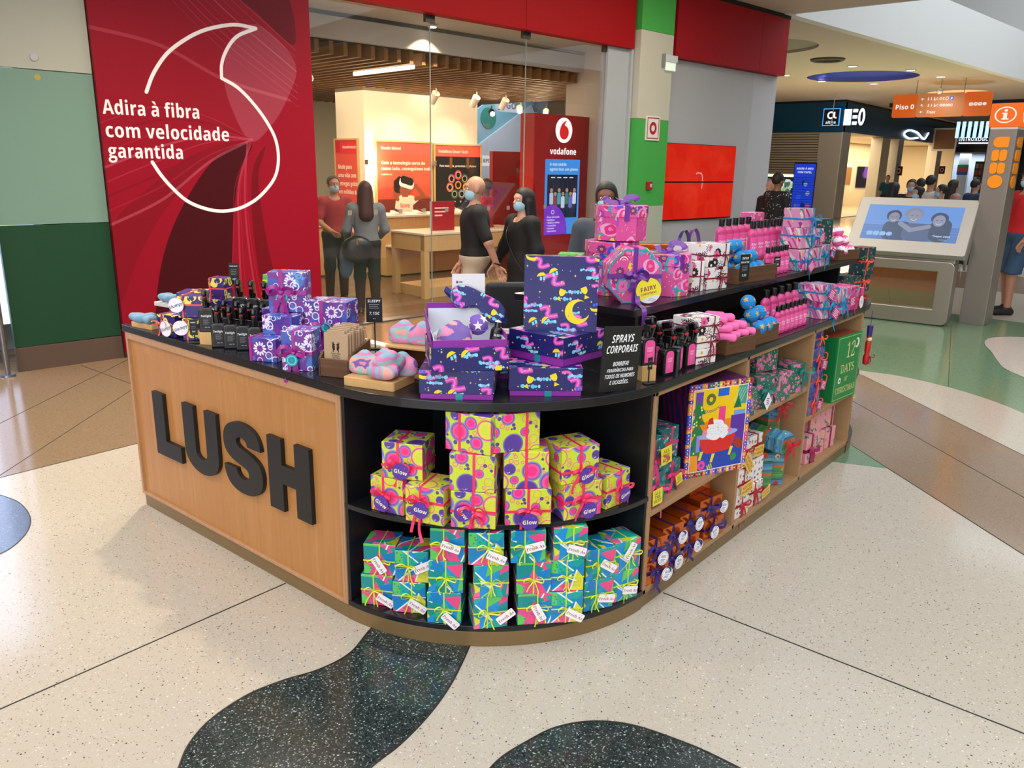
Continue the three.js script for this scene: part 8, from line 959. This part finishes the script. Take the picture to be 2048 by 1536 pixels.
// by the wall end
const dots = tmat(canvasTex(256, 256, (g) => { g.fillStyle = '#0e0f12'; g.fillRect(0, 0, 256, 256); const r = rng(3); for (let i = 0; i < 46; i++) { g.save(); g.translate(r() * 256, r() * 256); g.rotate(r() * 6); g.fillStyle = '#b9b7b0'; g.fillRect(-5, -3, 11, 6); g.restore(); } }, true), .8); dots.userData.s = .42;
person({ label: 'man seen from behind in a black shirt with small white marks', pos: [-3.0, 0, -11.55], turn: 2.75, s: 1.04, skin: '#8a6048', hair: { kind: 'short', c: '#14100e' }, w: 1.12, top: { m: dots, sleeve: 1.3, hem: .9 }, bottom: { c: '#5a6f8c' }, arms: { l: [[.26, 1.14, .02], [.16, 1.08, .26]], r: [[-.26, 1.14, .02], [-.14, 1.08, .26]] } });
person({ label: 'bald man half hidden in front of the man in marked shirt', pos: [-3.35, 0, -12.1], turn: -.3, s: .97, skin: '#c08d76', hair: { kind: 'bald' }, top: { c: '#1c1d22', sleeve: 1.95 }, bottom: { c: '#26282e' } });
// man in red at the right edge
const rm = person({ label: 'man in red t-shirt, denim shorts, mask and cap striding at the right edge', pos: [.66, 0, -11.1], turn: -.75, s: 1.12, skin: '#a8765a', hair: { kind: 'short', c: '#14110f' }, cap: '#16171a', mask: true, w: 1.1, top: { c: '#b90f16', sleeve: .8, hem: .92 }, bottom: { c: '#2f4a66', shorts: .5 }, shoes: '#0f0f11', arms: { l: [[.28, 1.13, .02], [.25, .92, .14]], r: [[-.27, 1.13, .0], [-.27, .88, .06]] }, legs: { r: [[-.1, .5, .02], [-.1, .085, -.04]], l: [[.1, .5, .1], [.14, .085, .12]] } });
obj('lanyard', strip([[-.08, 1.47, .03], [-.02, 1.32, .19], [0, 1.22, .2], [.02, 1.32, .19], [.08, 1.47, .03]], .01, (u, tn) => V3(-tn.y, tn.x, .1), 20), mat('#2a2a2e', .6, { side: THREE.DoubleSide }), rm);
// crowd before the blue corner shop
const G8 = 'shoppers standing before the blue corner shop';
[[-2.0, -14.7, 2.6, .96, { c: '#151517', sleeve: 1.95 }, 'long', '#120e0c', 'dark haired shopper in black, leftmost of the crowd'], [-1.95, -15.6, .2, .99, { c: '#1c1c20', sleeve: 1.95 }, 'short', '#1a1412', 'shopper in black jacket and mask, second from the left of the crowd', 1], [-2.1, -16.9, -2.4, 1.0, { c: '#8f2028', sleeve: .8 }, 'short', '#2a1c16', 'shopper in dark red shirt at the back of the crowd'], [-1.45, -14.1, -.6, .93, { c: '#202228', sleeve: 1.95 }, 'tied', '#120e0c', 'short shopper in dark jacket beside the one in white', 1], [-1.52, -15.25, 2.9, 1.04, { c: '#cfcac2', sleeve: .8 }, 'short', '#1a1412', 'tall shopper in white t-shirt in the middle of the crowd'], [-1.2, -14.7, -1.4, .95, { c: '#b9c4d2', sleeve: 1.95 }, 'short', '#0f0d0c', 'black haired shopper in pale blue shirt and mask', 1], [-1.6, -17.6, 2.2, .99, { c: '#a8837c', sleeve: 1.95 }, 'long', '#1c1210', 'shopper in dusty pink top near the metal pillar'], [-1.2, -17.6, 2.5, 1.0, { c: '#24405e', sleeve: .8 }, 'short', '#14100e', 'shopper in blue t-shirt next to the metal pillar'], [-2.9, -19.5, 1.5, .98, { c: '#e4ded6', sleeve: .8 }, 'short', '#2a201a', 'shopper in striped white top far behind the crowd'], [-7.4, -33.6, .3, 1.0, { c: '#0f4a5c', sleeve: .8 }, 'short', '#1a1412', 'shop worker in teal shirt in the blue shop doorway']].forEach(([x, z, turn, s, top, hk, hc, label, mask]) => person({ label, pos: [x, 0, z], turn, s, far: true, group: G8, skin: '#b58a70', hair: { kind: hk, c: hc }, mask: !!mask, top: { hem: .92, ...top }, bottom: { c: '#1d1f26' } }));
renderer.render(scene, camera);
